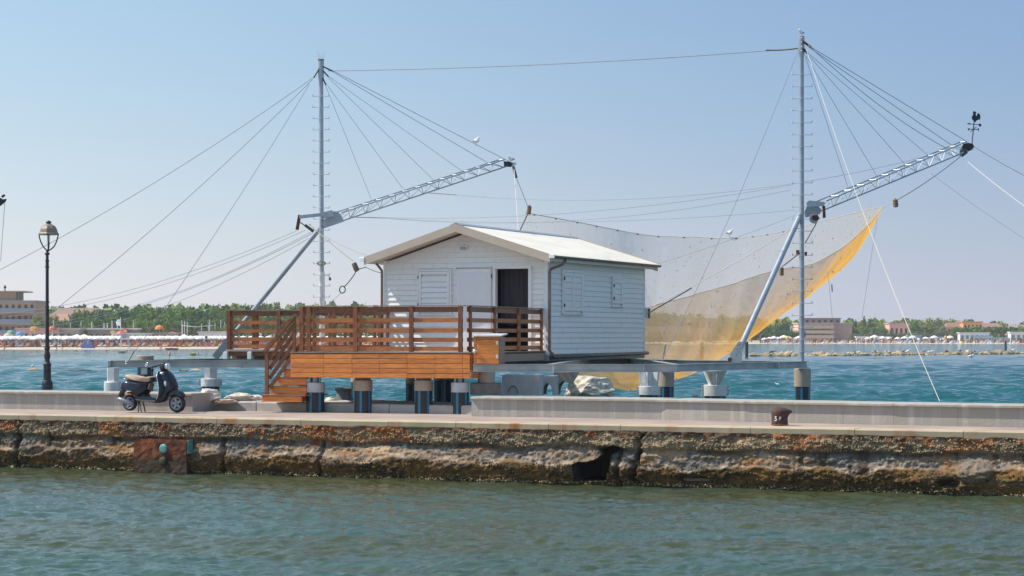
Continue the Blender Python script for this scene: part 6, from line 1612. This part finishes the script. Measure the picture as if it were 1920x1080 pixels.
# front row on the left
for px in np.arange(150, 432, 15.5):
    q = rt.choice(('mid','mid','mid','dark')); tree_to(px+rt.uniform(-4, 4), 95+rt.uniform(-10, 14), 569+rt.uniform(-3, 8)+(9 if px < 185 else 0)+(6 if px < 235 and px > 200 else 0), rt.uniform(30, 44), q, lab_l[q], GL+' '+q)
for px in np.arange(120, 432, 20):
    q = rt.choice(('mid','dark','mid')); tree_to(px+rt.uniform(-4, 4), 70+rt.uniform(-8, 8), 592+rt.uniform(-6, 6)+(8 if px < 160 else 0), rt.uniform(26, 38), q, 'lower green tree in front of the dense row behind the left beach', 'lower trees in front of the dense row')
for px in np.arange(-60, 180, 17):
    q = rt.choice(('olive','mid')); tree_to(px, 190, 575+rt.uniform(-3, 4), 28, q, 'distant tree showing between the hotel and the long orange house', 'distant trees between hotel and orange house')
for px in (66, 78, 96, 104): tree_to(px, 60, 588+rt.uniform(-3, 5), 24, 'olive', 'dull olive tree right of the balconied hotel', 'olive trees beside the hotel')
for px in np.arange(430, 730, 16):
    q = rt.choice(('mid','olive','mid')); tree_to(px+rt.uniform(-5, 5), 150+rt.uniform(-20, 30), {True: 566, False: 568}[px < 600]+rt.uniform(-4, 5)+(4 if px > 640 else 0), rt.uniform(30, 46), q, 'tree above the deck railing in the row left of the hut' if q == 'mid' else 'yellowish tree above the deck railing left of the hut', 'trees above the deck railing '+q)
for px in np.arange(430, 740, 17): tree_to(px, 70, 586+rt.uniform(-5, 5), 34, rt.choice(('mid','olive')), 'lower tree seen just over and through the deck railing', 'lower trees behind the deck railing')
# behind the net
for px in np.arange(1200, 1440, 15):
    q = rt.choice(('mid','olive','olive')); tree_to(px+rt.uniform(-4, 4), 60+rt.uniform(-8, 20), (581 if px < 1275 else 590)+rt.uniform(-3, 4), rt.uniform(26, 40), q, 'tree on the far shore seen through the fishing net', 'trees seen through the net')
for px in np.arange(1205, 1300, 14): tree_to(px, 28, 622, 22, 'grey', 'low bush on the far shore seen through the net', 'bushes seen through the net', name='shrub', cat='bush')
# right
GR = 'broadleaf trees behind the right beach'
for px in np.arange(1425, 1508, 11):
    tree_to(px, 60+rt.uniform(-8, 10), 604+rt.uniform(-4, 5)-(3 if px > 1470 else 0), rt.uniform(20, 30), rt.choice(('mid','dark','mid')), 'green tree between the net and the big pink hotel', 'trees left of the big pink hotel')
for px in np.arange(1450, 1506, 9): tree_to(px, 26, 618+rt.uniform(-3, 2), 20, 'dark', 'dark round bush in front of the pink hotel, left of the mast', 'dark bushes left of the mast')
tree_to(1621, 70, 589, 15, 'dark', 'tall dark conifer right of the big pink hotel', None, 'tall', name='conifer_tree')
tree_to(1604, 75, 596, 11, 'dark', 'slim dark conifer against the corner of the big pink hotel', None, 'tall', name='conifer_tree')
for px in np.arange(1590, 1925, 13):
    q = rt.choice(('olive','olive','mid','autumn' if px > 1760 else 'olive')); y = np.interp(px, [1590, 1640, 1700, 1730, 1760, 1800, 1850, 1925], [600, 598, 594, 596, 595, 600, 604, 609])
    tree_to(px+rt.uniform(-3, 3), 110+rt.uniform(-10, 30), y+rt.uniform(-3, 3), rt.uniform(24, 36), q, {'olive': 'yellow green tree in the tall row behind the right beach', 'mid': 'green tree in the tall row behind the right beach', 'autumn': 'brownish green tree in the tall row behind the right beach'}[q], GR+' '+q)
for px in np.arange(1600, 1665, 12): tree_to(px, 50, 609+rt.uniform(-2, 3), 20, 'mid', 'green tree left of the small pink house', 'trees left of the small pink house')
for px in (1712, 1730, 1745, 1765): tree_to(px, 40, 606+rt.uniform(-8, 3), 26, rt.choice(('mid','grey','dark')), 'bushy tree right of the small pink house', 'trees right of the small pink house')
tree_to(1758, 66, 594, 30, 'grey', 'large round grey green tree right of the small pink house', None)
for px in np.arange(1795, 1925, 17): tree_to(px, 45, 611+rt.uniform(-1, 2), 30, rt.choice(('mid','dark')), 'flat topped pine in front of the orange houses', 'flat pines before the orange houses', 'flat', name='pine_tree')
for px in np.arange(1595, 1790, 9.5): tree_to(px+rt.uniform(-2, 2), 26, 620+rt.uniform(-2.5, 2), rt.uniform(13, 20), 'grey', 'grey green tamarisk in the hedge row behind the right beach huts', 'tamarisks behind the right beach', name='shrub', cat='bush')
for px in np.arange(1795, 1925, 14): tree_to(px, 26, 624+rt.uniform(-2, 1), 15, 'dark', 'dark clipped bush between the white beach houses at the right', 'dark bushes at the right beach', name='shrub', cat='bush')
for px in np.arange(60, 430, 14.0): tree_to(px, 58, 607+rt.uniform(-4, 7), rt.uniform(16, 26), rt.choice(('grey','olive','grey')), 'pale green shrub behind the beach bars on the left', 'shrubs behind the left beach bars', name='shrub', cat='bush')
# far wood closing the gaps
def wood(px0, px1, off, y0, y1, q, label, n=2600):
    rg = np.random.RandomState(int(px0)+77); v = []; f = []
    for i in range(n):
        px = rg.uniform(px0, px1); D = shoreD(px)+off+rg.uniform(0, 30); yt = y0+(y1-y0)*(px-px0)/(px1-px0)+4*math.sin(px*.11)+3*math.sin(px*.31); 
        ht = CZ+(HZ-yt)*D/F; z = 1.2+(ht-1.2)*rg.rand()**.6; c = np.array([(px-960)/F*D, D, z]); a = rg.normal(size=3); a /= np.linalg.norm(a); b = np.cross(a, rg.normal(size=3)); b /= np.linalg.norm(b); s = rg.uniform(.5, 1.3)*D/600
        k = len(v); v += [tuple(c+a*s), tuple(c+b*s), tuple(c-a*s), tuple(c-b*s)]; f.append((k, k+1, k+2, k+3))
    mb = MB(); mb.v = v; mb.f = f; o = mb.build('far_wood', FM[q], None); tag(o, label, 'wood', None, 'stuff')
wood(90, 760, 130, 578, 574, 'mid', 'continuous mass of green woodland behind the left tree row')
wood(1195, 1520, 100, 592, 606, 'olive', 'continuous woodland on the far shore behind the net')
wood(1590, 1940, 150, 604, 612, 'mid', 'continuous woodland behind the right tree row')

# ------------------------------------------------------------------ buildings
def bcol(n, c): return flat(n, c, .8)
WINM = flat('window_dark', (.05,.055,.07), .3)
def house(name, label, px0, px1, yt, off, col, floors, bays, roof='flat', rcol=None, balc=None, wincol=None, depth=12, rot=0, wall_h=None, ybase=None, win=(.45,.5), skip=()):
    a = G(px0, off); b = G(px1, off); z0 = a.z-.3; D = (a.y+b.y)/2; k = D/F; wd = (px1-px0)*k; h = CZ+(HZ-yt)*k-z0
    c = PX((px0+px1)/2, D, z0); t = thing(name, label, 'building', c, rot)
    wm_ = bcol('bw_'+'_'.join(str(round(x*100)) for x in col), tuple(min(.85, x*1.25) for x in col)); rc = bcol('rf_'+'_'.join(str(round(x*100)) for x in (rcol or (.3,.2,.15))), rcol or (.3,.2,.15))
    hh_ = h if roof == 'flat' else h*.76
    MB().box(-wd/2, wd/2, 0, depth, 0, hh_).build('wall', wm_, t)
    if roof == 'flat': MB().box(-wd/2-.3, wd/2+.3, -.3, depth+.3, hh_+.002, hh_+.35).build('roof', rc, t)
    else: MB().add([(-wd/2-.5, -.6, hh_), (wd/2+.5, -.6, hh_), (wd/2+.5, depth+.6, hh_), (-wd/2-.5, depth+.6, hh_), (-wd/2+1.0, depth/2, h), (wd/2-1.0, depth/2, h)], [(0,3,2,1),(0,1,5,4),(2,3,4,5),(1,2,5),(3,0,4)]).build('roof', rc, t)
    fh = hh_/floors; src = None
    wsx, wsz = wd/bays*win[0], fh*win[1]
    for i in range(floors):
        for j in range(bays):
            if (i, j) in skip: continue
            if src is None:
                src = MB().box(-wsx/2, wsx/2, -.03, .05, 0, wsz).build('window', WINM if wincol is None else wincol, t); o = src
            else: o = inst(src, 'window', t)
            o.location = (-wd/2+(j+.5)*wd/bays, 0, i*fh+fh*.25)
        if balc and i > 0:
            MB().box(-wd/2-.2, wd/2+.2, -1.5, -.04, i*fh-.1, i*fh+.1).build('balcony_slab', bcol('balc_slab', (.45,.42,.40)), t)
            MB().box(-wd/2-.2, wd/2+.2, -1.55, -1.45, i*fh+.102, i*fh+1.1).build('balcony_parapet', bcol('balc_'+str(balc[0]), balc), t)
    return t, wd, h, k
t, wd, h, k = house('hotel', 'tan hotel with blue grey balconies at the left edge of the picture', -40, 66, 566, 70, (.46,.29,.19), 4, 9, rcol=(.33,.36,.40), balc=(.30,.34,.42), depth=14)
MB().box(-wd/2+2, wd/2-5, 2, 10, h+.36, h+2.3).build('penthouse', bcol('pent', (.48,.31,.21)), t); MB().box(-wd/2+1, wd/2-3, 1, 11, h+2.31, h+2.6).build('roof', bcol('rf_pink', (.45,.33,.28)), t)
MB().tube([(wd/2-8, 4, h+2.6), (wd/2-8, 4, h+4.0)], .15, 6).build('aerial', WINM, t); MB().ball((wd/2-8, 4, h+3.5), (.35,.35,.35)).build('dish', WINM, t)
house('terraced_house', 'long low orange house with grey roof between the hotel and the trees', 96, 186, 577, 110, (.50,.28,.16), 2, 9, roof='hip', rcol=(.30,.20,.16), depth=10)
house('terraced_house', 'orange gable house in front of the long orange house, right of the lamp post', 95, 128, 588, 90, (.56,.31,.17), 1, 3, roof='hip', rcol=(.42,.24,.16), depth=8)
house('house', 'small orange brick house behind the net with a flat roof', 1292, 1335, 598, 50, (.48,.27,.15), 2, 4, rcol=(.42,.32,.26), depth=10)
house('house', 'long low brick shed seen through the net left of the brick house', 1212, 1290, 614, 45, (.38,.28,.24), 1, 8, rcol=(.5,.42,.40), depth=8)
t, wd, h, k = house('hotel', 'big pink beige hotel behind the right mast', 1497, 1562, 607, 40, (.62,.42,.31), 4, 5, rcol=(.60,.50,.42), balc=(.62,.47,.38), depth=16, wincol=flat('win_warm', (.30,.20,.16), .5))
t2, wd2, h2, k2 = house('hotel', 'blank pinkish wing of the big hotel with tall panels, right of the mast', 1560.5, 1598, 608, 42, (.40,.27,.23), 1, 4, rcol=(.50,.40,.35), depth=14, win=(.10,.8), wincol=flat('joint_white', (.5,.4,.36)))
house('hotel', 'upper storey block of the hotel rising behind its front', 1508, 1576, 598, 62, (.36,.26,.23), 5, 6, rcol=(.33,.24,.20), depth=14)
house('house', 'bluish white low building left of the big pink hotel', 1482, 1500, 610, 62, (.42,.47,.52), 1, 3, rcol=(.25,.30,.36), depth=8)
house('house', 'pink house with pale blue veranda roof in the right distance', 1668, 1712, 607, 55, (.66,.36,.30), 1, 5, rcol=(.52,.44,.42), depth=10)
house('house', 'mauve back part of the pink house', 1705, 1721, 608, 62, (.42,.30,.30), 1, 2, rcol=(.40,.36,.38), depth=10)
house('villa', 'orange villa with dark roof, left one of the orange row on the right', 1776, 1808, 604.5, 75, (.60,.31,.16), 2, 4, roof='hip', rcol=(.28,.16,.13), depth=10)
house('villa', 'long orange villa in the middle of the orange row on the right', 1806, 1842, 604.5, 72, (.62,.30,.15), 2, 5, roof='flat', rcol=(.55,.30,.18), depth=10)
house('villa', 'low brown villa at the right end of the orange row', 1842, 1880, 605.5, 80, (.40,.22,.16), 1, 5, roof='hip', rcol=(.33,.18,.14), depth=10)
house('villa', 'small orange house at the far right edge', 1896, 1930, 609, 80, (.55,.33,.22), 1, 3, roof='hip', rcol=(.40,.25,.2), depth=10)
# beach bars and huts
WH = (.74,.71,.67)
for (a, b, y, off, c, rc, lab, nb) in ((30,110,617.5,52,(.46,.33,.29),(.55,.40,.36),'low pink roofed beach bar left of the lamp post',6), (112,148,618,50,(.30,.27,.24),(.62,.50,.46),'brown beach bar with pink flat roof right of the lamp post',3),
    (164,256,618,48,(.22,.19,.17),(.74,.70,.66),'long beach bar with a deep white roof fascia',7), (216,278,627,40,(.34,.40,.42),(.60,.52,.42),'glass fronted beach kiosk with a tan roof edge',5),
    (288,330,626,44,(.30,.25,.22),(.40,.34,.32),'brown beach hut under the orange sign',3), (372,424,624,46,(.60,.58,.58),(.66,.62,.60),'white beach hut just left of the deck',4)):
    house('beach_bar', lab, a, b, y, off, c, 1, nb, rcol=rc, depth=5)
for (a, b, y, c, lab) in ((1606,1632,632.5,WH,'white awning kiosk first right of the pink hotel'), (1655,1672,633,WH,'white domed tent in the middle of the right beach'), (1703,1728,630.5,(.30,.42,.52),'pale blue beach hut below the pink house'),
    (1734,1748,634,WH,'small white tent on the right beach'), (1800,1855,625,(.74,.72,.68),'long white beach house at the right'), (1895,1925,624,(.76,.74,.70),'white arcaded beach house at the right edge'), (1826,1860,631.5,(.40,.55,.60),'pale turquoise hut row near the right edge'),
    (1862,1895,634.5,(.38,.52,.54),'greenish hut row beside the far black post'), (1756,1782,633,(.34,.42,.56),'bluish hut row right of the middle of the right beach'), (1640,1654,632,WH,'white pergola on the right beach')):
    house('beach_hut', lab, a, b, y, 22, c, 1, max(2, int((b-a)/8)), rcol=tuple(min(.85, x*1.1) for x in c), depth=4, win=(.55,.55), wincol=flat('hut_shade', (.25,.27,.30)))
# coloured play things and signs
def blobby(px, py, off, r, mt, label, name='parasol', cat='parasol'):
    p = G(px, off); D = p.y; z = CZ+(HZ-py)*D/F; t = thing(name, label, cat, (p.x, D, p.z)); r_ = r*D/F
    n = 10; MB().lathe([(r_, 0), (r_*.85, r_*.45), (r_*.5, r_*.75), (.02, r_*.9)], n, (0, 0, z-p.z-r_*.5)).build('canopy', mt, t); MB().tube([(0,0,-.1), (0,0,z-p.z)], .06, 5).build('pole', M['cap_white'], t)
blobby(20, 622, 45, 8, flat('c_green', (.12,.42,.30)), 'green domed parasol at the left edge'); blobby(37, 624.5, 44, 8.5, flat('c_blue', (.12,.28,.55)), 'blue domed parasol near the left edge'); blobby(15, 628, 42, 10, flat('c_stripe', (.60,.42,.30)), 'beige domed parasol below the green one')
blobby(64, 615, 50, 9, flat('c_orange', (.75,.34,.06)), 'orange parasol left of the lamp post'); blobby(98, 614.5, 50, 8, flat('c_red', (.62,.14,.10)), 'red and white parasol right of the lamp post')
blobby(299, 613, 48, 9, flat('c_orange2', (.80,.25,.03)), 'orange dome sign on the hut roof behind the scooter')
for (px, py, off, c, w_, h_, lab) in ((325,624.5,44,(.75,.10,.06),26,5,'red inflatable slide on the left beach'), (235,617,46,(.62,.10,.08),10,3,'small red sign on the white roof fascia'), (212,622,44,(.80,.50,.08),10,4,'yellow awning of the beach bar'),
    (1477,633,14,(.75,.60,.05),7,7,'yellow and green inflatable on the right beach'), (1773,633,14,(.72,.40,.05),6,8,'orange and green inflatable on the right beach'), (1803.5,642,8,(.85,.70,.05),8,4,'yellow boat on the sand at the right'), (1660,638,14,(.80,.42,.12),18,3,'orange awning on the right beach')):
    p = G(px, off); k = p.y/F; z = CZ+(HZ-py)*k
    t = thing('beach_equipment', lab, 'beach equipment', (p.x, p.y, z-h_*k/2)); mb = MB(); mb.puff([(-w_*k/2, 0), (-w_*k*.4, h_*k*.7), (-w_*k*.1, h_*k), (w_*k*.2, h_*k*.8), (w_*k/2, h_*k*.5), (w_*k*.45, 0)], .8, .3, 5); mb.build('body', flat('eq%d' % px, c), t)
    MB().box(-w_*k*.3, w_*k*.3, -.2, .2, -max(.2, z-h_*k/2-p.z), 0).build('support', M['cap_white'], t)
# flag poles
gp = 'white flag poles behind the left beach'
for px in (100,108,132,152,172,195,201,210,220,226,250,341,346,351,378,393,403,414,421):
    p = G(px, 55+random.uniform(-5, 5)); k = p.y/F; yt = random.uniform(598, 607); t = thing('flag_pole', 'thin white pole rising behind the left beach bars', 'pole', p, 0, gp)
    MB().tube([(0,0,-.2), (0,0,CZ+(HZ-yt)*k-p.z)], .09, 5).build('pole', M['cap_white'], t)
p = G(226, 50); k = p.y/F; t = thing('flag', 'white flag on a pole among the trees above the white bar roof', 'flag', p); zt = CZ+(HZ-600)*k-p.z
MB().tube([(0,0,-.2), (0,0,zt+.6)], .08, 5).build('pole', M['cap_white'], t); mb = MB(); mb.add([(0,0,zt-1.4),(-.9,.1,zt-1.2),(-1.1,.2,zt-.5),(-.5,-.1,zt+.2),(0,0,zt),(0,.05,zt-1.4),(-.9,.15,zt-1.2),(-1.1,.25,zt-.5),(-.5,-.05,zt+.2),(0,.05,zt)], [(0,1,2,3,4),(9,8,7,6,5),(0,5,6,1),(1,6,7,2),(2,7,8,3),(3,8,9,4)]); mb.build('cloth', M['feather_white'], t)
# string of lights between two posts
p0 = G(342, 48); p1 = G(392, 48); t = thing('light_string', 'pale cable strung between two posts behind the left beach', 'cable', p0)
MB().tube([p0, PX(342, p0.y, CZ+(HZ-609)*p0.y/F)], .1, 5).tube([p1, PX(392, p1.y, CZ+(HZ-611)*p1.y/F)], .1, 5).build('post', M['cap_white'], t, world=True)
MB().tube([PX(340, p0.y, CZ+(HZ-610)*p0.y/F), PX(368, p0.y, CZ+(HZ-613)*p0.y/F), PX(399, p1.y, CZ+(HZ-610)*p1.y/F)], .07, 5).build('line', M['cap_white'], t, world=True)

# beach parasols: white, rows
def parasol_proto():
    c = MB().lathe([(1.55, -.12), (1.55, .1), (1.45, .28), (.8, .66), (.03, .95)], 8).build('canopy', M['umbrella_white'], thing('beach_parasol', 'x', 'parasol', (0,0,0)))
    root = bpy.data.objects['beach_parasol']
    MB().tube([(0,0,-1.95), (0,0,.0)], .05, 5).build('pole', M['cap_white'], root); return root
pp = parasol_proto(); first = True
def put_parasol(px, off, sc, label, group, zc=None):
    global first
    o = pp if first else copy_tree(pp); first = False
    g_ = G(px, off); o.location = (g_.x, g_.y, g_.z+(zc if zc else 1.85*sc)); o.scale = (sc, sc, sc); o['label'] = label; o['group'] = group; o['category'] = 'parasol'
for row, off in enumerate((33, 37, 41)):
    for px in np.arange(-20+row*7, 430, 14.5): put_parasol(px+random.uniform(-2, 2), off+random.uniform(-1, 1), .86, 'white parasol in the long triple row on the left beach', 'white parasols on the left beach')
for px in np.arange(440, 720, 16): put_parasol(px, 38, .86, 'white parasol on the beach seen through the deck railing', 'white parasols seen through the railing')
for (px, o_) in ((75,44),(84,46),(144,44),(158,45),(345,45),(262,46)): put_parasol(px, o_, .95, 'larger white tent roof behind the parasol row on the left beach', 'white tent roofs on the left beach')
for px in list(np.arange(1432, 1500, 9))+list(np.arange(1625, 1780, 14)): put_parasol(px+random.uniform(-3,3), 16, .8+random.uniform(-.2,.2), 'small white parasol on the right beach', 'white parasols on the right beach')
# crowd of bathers and loungers, uncountable
def crowd(px0, px1, o0, o1, n, name, label, pal, seed):
    rg = np.random.RandomState(seed); v = []; f = []; cols = []
    def bx(cx, cy, cz, dx, dy, dz, col, lean=0):
        k = len(v)
        for sx, sy, sz in ((-1,-1,0),(1,-1,0),(1,1,0),(-1,1,0),(-1,-1,1),(1,-1,1),(1,1,1),(-1,1,1)):
            v.append((cx+sx*dx/2*(1-.25*sz)+lean*sz, cy+sy*dy/2*(1-.25*sz), cz+sz*dz)); cols.append(col)
        for q in ((0,3,2,1),(4,5,6,7),(0,1,5,4),(1,2,6,5),(2,3,7,6),(3,0,4,7)): f.append(tuple(k+a for a in q))
    for i in range(n):
        px = rg.uniform(px0, px1); off = rg.uniform(o0, o1); g_ = G(px, off); c = pal[rg.randint(len(pal))]; sk = (.42,.20,.12) if rg.rand() < .7 else (.25,.11,.06)
        if rg.rand() < .5:   # standing or sitting person
            h = 1.7 if rg.rand() < .6 else 1.0
            if h > 1.5: bx(g_.x-.1, g_.y, g_.z, .16, .2, .85, sk); bx(g_.x+.1, g_.y, g_.z, .16, .2, .85, sk)
            bx(g_.x, g_.y, g_.z+(.8 if h > 1.5 else .25), .46, .28, .62, c if rg.rand() < .5 else sk); bx(g_.x, g_.y, g_.z+(1.44 if h > 1.5 else .88), .2, .2, .25, (.1,.06,.04) if rg.rand() < .6 else sk)
        else:                # lounger with a towel
            bx(g_.x, g_.y, g_.z+.25, .7, 1.8, .15, c); bx(g_.x+.2, g_.y, g_.z+.38, .65, .3, .6, c, .3); bx(g_.x-.3, g_.y, g_.z, .06, 1.4, .25, (.7,.7,.7)); bx(g_.x+.3, g_.y, g_.z, .06, 1.4, .25, (.7,.7,.7))
    me = bpy.data.meshes.new(name); me.from_pydata(v, [], f); me.update(); at = me.color_attributes.new('Col', 'FLOAT_COLOR', 'POINT')
    at.data.foreach_set('color', np.concatenate([np.array(cols), np.ones((len(cols), 1))], 1).astype(np.float32).ravel())
    me.materials.append(M['crowd']); o = bpy.data.objects.new(name, me); COL.objects.link(o); tag(o, label, 'crowd', None, 'stuff')
M['crowd'] = pm('crowd', (1,1,1), .8, var=.02, attr=True)
pal1 = [(.62,.16,.10),(.75,.38,.18),(.68,.58,.46),(.70,.60,.50),(.70,.68,.66),(.12,.16,.35),(.80,.45,.25),(.60,.15,.12),(.75,.70,.66),(.08,.09,.14),(.30,.45,.60)]
pal2 = [(.85,.30,.08),(.85,.36,.12),(.70,.18,.08),(.80,.48,.25),(.72,.66,.58),(.70,.62,.50),(.3,.3,.35)]
crowd(-30, 260, 27, 42, 620, 'beach_crowd', 'dense crowd of bathers and loungers on the left beach', pal1, 1)
crowd(240, 440, 27, 42, 460, 'beach_crowd', 'rows of orange loungers and bathers on the beach behind the scooter', pal2, 2)
crowd(440, 730, 26, 42, 520, 'beach_crowd', 'crowded loungers seen through the deck railing', pal1+pal2, 3)
crowd(1425, 1930, 8, 20, 420, 'beach_crowd', 'scattered bathers and furniture on the right beach', pal1+[(.7,.7,.7)]*6, 4)
# single people near the waterline and swimmers
def person(px, D, z, label, pose='stand', top=None, seed=0, group=None):
    rg = random.Random(seed); t = thing('person', label, 'person', PX(px, D, z), rg.uniform(0, 6), group)
    mb = MB()
    if pose == 'stand':
        for s in (-1, 1):
            mb.tube([(s*.10,rg.uniform(-.1,.1),0), (s*.10,0,.45), (s*.09,0,.88)], [.05,.065,.09], 8); mb.tube([(s*.19,0,1.40), (s*.26,.04,1.10), (s*.25,.12,.85)], [.05,.042,.032], 7)
        mb.tube([(0,0,.84), (0,0,1.0), (0,0,1.25), (0,0,1.42), (0,0,1.50)], [.15,.14,.17,.15,.06], 10); mb.tube([(0,0,1.48), (0,0,1.56)], [.055,.06], 8); mb.ball((0,.01,1.66), (.085,.10,.12), 10, 8)
        mb.build('body', M['skin'], t, smooth=True); MB().tube([(0,0,.80), (0,0,.98)], [.165,.155], 10).build('swimwear', top or flat('sw_blue', (.05,.08,.25)), t); MB().ball((0,-.02,1.70), (.095,.105,.10), 8, 6).build('hair', M['seat_edge'] if 'seat_edge' in M else M['rock_dark'], t, smooth=True)
    else:
        mb.tube([(0,0,-.35), (0,0,-.05), (0,0,.08)], [.17,.17,.06], 10); mb.tube([(0,0,.05), (0,0,.14)], [.055,.055], 8); mb.ball((0,.01,.24), (.085,.10,.12), 10, 8)
        for s in (-1, 1): mb.tube([(s*.16,0,.02), (s*.30,.15,-.02), (s*.34,.3,.0)], [.05,.045,.03], 7)
        mb.build('body', M['skin'], t, smooth=True); MB().ball((0,-.02,.28), (.095,.105,.10), 8, 6).build('hair', M['rock_dark'], t, smooth=True)
for i, (px, py, lab) in enumerate(((143,661,'swimmer left of the guy wire, farthest left'), (160,661,'swimmer right of the leftmost swimmer'), (199,661,'swimmer between the pair on the left and the inflatable'), (222,661.5,'swimmer just left of the yellowish inflatable'), (238,661,'swimmer beside the yellowish inflatable'),
        (372,667,'swimmer beside the yellow canoe'))): D = CZ*F/(py-HZ); person(px, D, 0, lab, 'swim', seed=i)
for i, (px, off, lab) in enumerate(((8,3,'bather walking at the water line near the left edge'), (106,2,'bather wading right of the lamp post'), (117,4,'bather in dark trunks right of the wading one'), (145,14,'bather standing under the white parasols'), (200,10,'bather in front of the blue tent'), (300,2,'bather with red trunks by the red canoe'), (303,3,'second bather by the red canoe'),
        (1604,6,'bather on the empty sand of the right beach'), (1633,7,'bather on the right beach below the white pergola'), (1836,5,'bather near the yellow boat'), (1730,6,'bather midway along the right beach'))):
    g_ = G(px, off); person(px, g_.y, g_.z, lab, 'stand', flat('sw%d' % (i % 3), ((.6,.08,.08),(.05,.08,.3),(.1,.1,.1))[i % 3]), seed=40+i)
def hullboat(px, py, wpx, c, label, z=None):
    D = CZ*F/(py-HZ); k = D/F; L2 = wpx*k/2; t = thing('canoe', label, 'boat', PX(px, D, 0 if z is None else z)); vs = []; fs = []
    st = [(-1, .02, .25), (-.7, .6, .12), (0, 1, .05), (.7, .6, .12), (1, .02, .28)]; w_ = .4
    for x, wd, zb in st: vs += [(x*L2, -w_*wd, .32), (x*L2, 0, zb-.15), (x*L2, w_*wd, .32), (x*L2, 0, .22)]
    for i in range(4): fs += [(i*4+j, i*4+(j+1) % 4, (i+1)*4+(j+1) % 4, (i+1)*4+j) for j in range(4)]
    MB().add(vs, fs).build('hull', flat('hull%d' % px, c), t); MB().box(-.3, .3, -.25, .25, .23, .42).build('seat', M['cap_white'], t)
hullboat(322, 655.8, 26, (.75,.05,.06), 'red canoe at the water edge above the scooter'); hullboat(362, 666.5, 12, (.80,.65,.05), 'yellow canoe afloat left of the deck'); hullboat(229, 661.8, 14, (.78,.62,.45), 'yellowish inflatable afloat with swimmers around it'); hullboat(100, 650, 18, (.65,.75,.80), 'pale blue boat on the sand behind the lamp post', .2)
# lifeguard tower
g_ = G(234, 9); t = thing('lifeguard_tower', 'white lifeguard tower with a red parasol on the left beach', 'lifeguard tower', g_); 
for sx in (-.7,.7):
    for sy in (-.7,.7): MB().tube([(sx*1.3, sy, -.1), (sx, sy*.9, 2.6)], .06, 5).build('leg', M['cap_white'], t)
MB().box(-.9, .9, -.8, .8, 2.0, 2.15).build('platform', M['galv_light'], t); MB().box(-.85, .85, .6, .7, 2.15, 3.0).build('backrest', M['galv_light'], t)
MB().lathe([(1.2, 3.1), (.7, 3.5), (.05, 3.7)], 8, (-.8, 0, 0)).build('parasol', flat('c_red', (.62,.14,.10)), t); MB().tube([(-.8,0,2.1), (-.8,0,3.6)], .04, 5).build('pole', M['cap_white'], t)
# blue tent
g_ = G(165, 10); t = thing('beach_tent', 'dark blue beach tent on the sand right of the lamp post', 'tent', g_); MB().add([(-1.3,-1,0),(1.3,-1,0),(1.3,1,0),(-1.3,1,0),(-.3,0,1.9),(.5,0,1.9)], [(0,3,2,1),(0,1,5,4),(2,3,4,5),(1,2,5),(3,0,4)]).build('cloth', flat('tent_blue', (.05,.08,.25)), t); MB().tube([(0,-.9,0),(.1,0,2.0)], .04, 5).build('pole', M['cap_white'], t)
# black signal mast by the beach (two drums)
g_ = G(386.5, 8); k = g_.y/F; t = thing('signal_post', 'post with two black balls above the beach left of the deck', 'post', g_); MB().tube([(0,0,-.2), (0,0,2.6)], .06, 6).build('pole', M['galv'], t)
for zz in (1.3, 2.0): MB().lathe([(.28, 0), (.30, .3), (.28, .55)], 10, (0, 0, zz)).build('drum', M['black'], t)

# ------------------------------------------------------------------ haze
HAZE = .00018
if HAZE:
    mb = MB(); mb.box(-1600, 1600, -30, 3100, -1.4, 32); hz = mb.build('haze', None, None)
    m = bpy.data.materials.new('haze'); m.use_nodes = True; nt = m.node_tree; nt.nodes.clear(); o = nt.nodes.new('ShaderNodeOutputMaterial'); v = nt.nodes.new('ShaderNodeVolumePrincipled')
    v.inputs['Density'].default_value = HAZE; v.inputs['Color'].default_value = (.92, .94, 1, 1); v.inputs['Anisotropy'].default_value = .2
    nt.links.new(v.outputs[0], o.inputs['Volume']); hz.data.materials.append(m); tag(hz, 'thin haze over the whole place', 'haze', None, 'stuff')

# ------------------------------------------------------------------ place words for look-alikes standing in a row
ORD = 'leftmost second third fourth fifth sixth seventh eighth ninth tenth eleventh twelfth thirteenth fourteenth fifteenth sixteenth seventeenth eighteenth nineteenth twentieth twenty-first twenty-second twenty-third twenty-fourth twenty-fifth twenty-sixth twenty-seventh twenty-eighth twenty-ninth thirtieth thirty-first thirty-second thirty-third thirty-fourth thirty-fifth thirty-sixth thirty-seventh thirty-eighth thirty-ninth fortieth'.split()
by = {}
for o in bpy.data.objects:
    if o.parent is None and 'label' in o: by.setdefault(o['label'], []).append(o)
for lab, l in by.items():
    if 1 < len(l) <= 40:
        l.sort(key=lambda o: o.location.x/o.location.y)
        for i, o in enumerate(l):
            o['label'] = lab+(', leftmost one' if i == 0 else (', rightmost one' if i == len(l)-1 else ', %s from left' % ORD[i]))
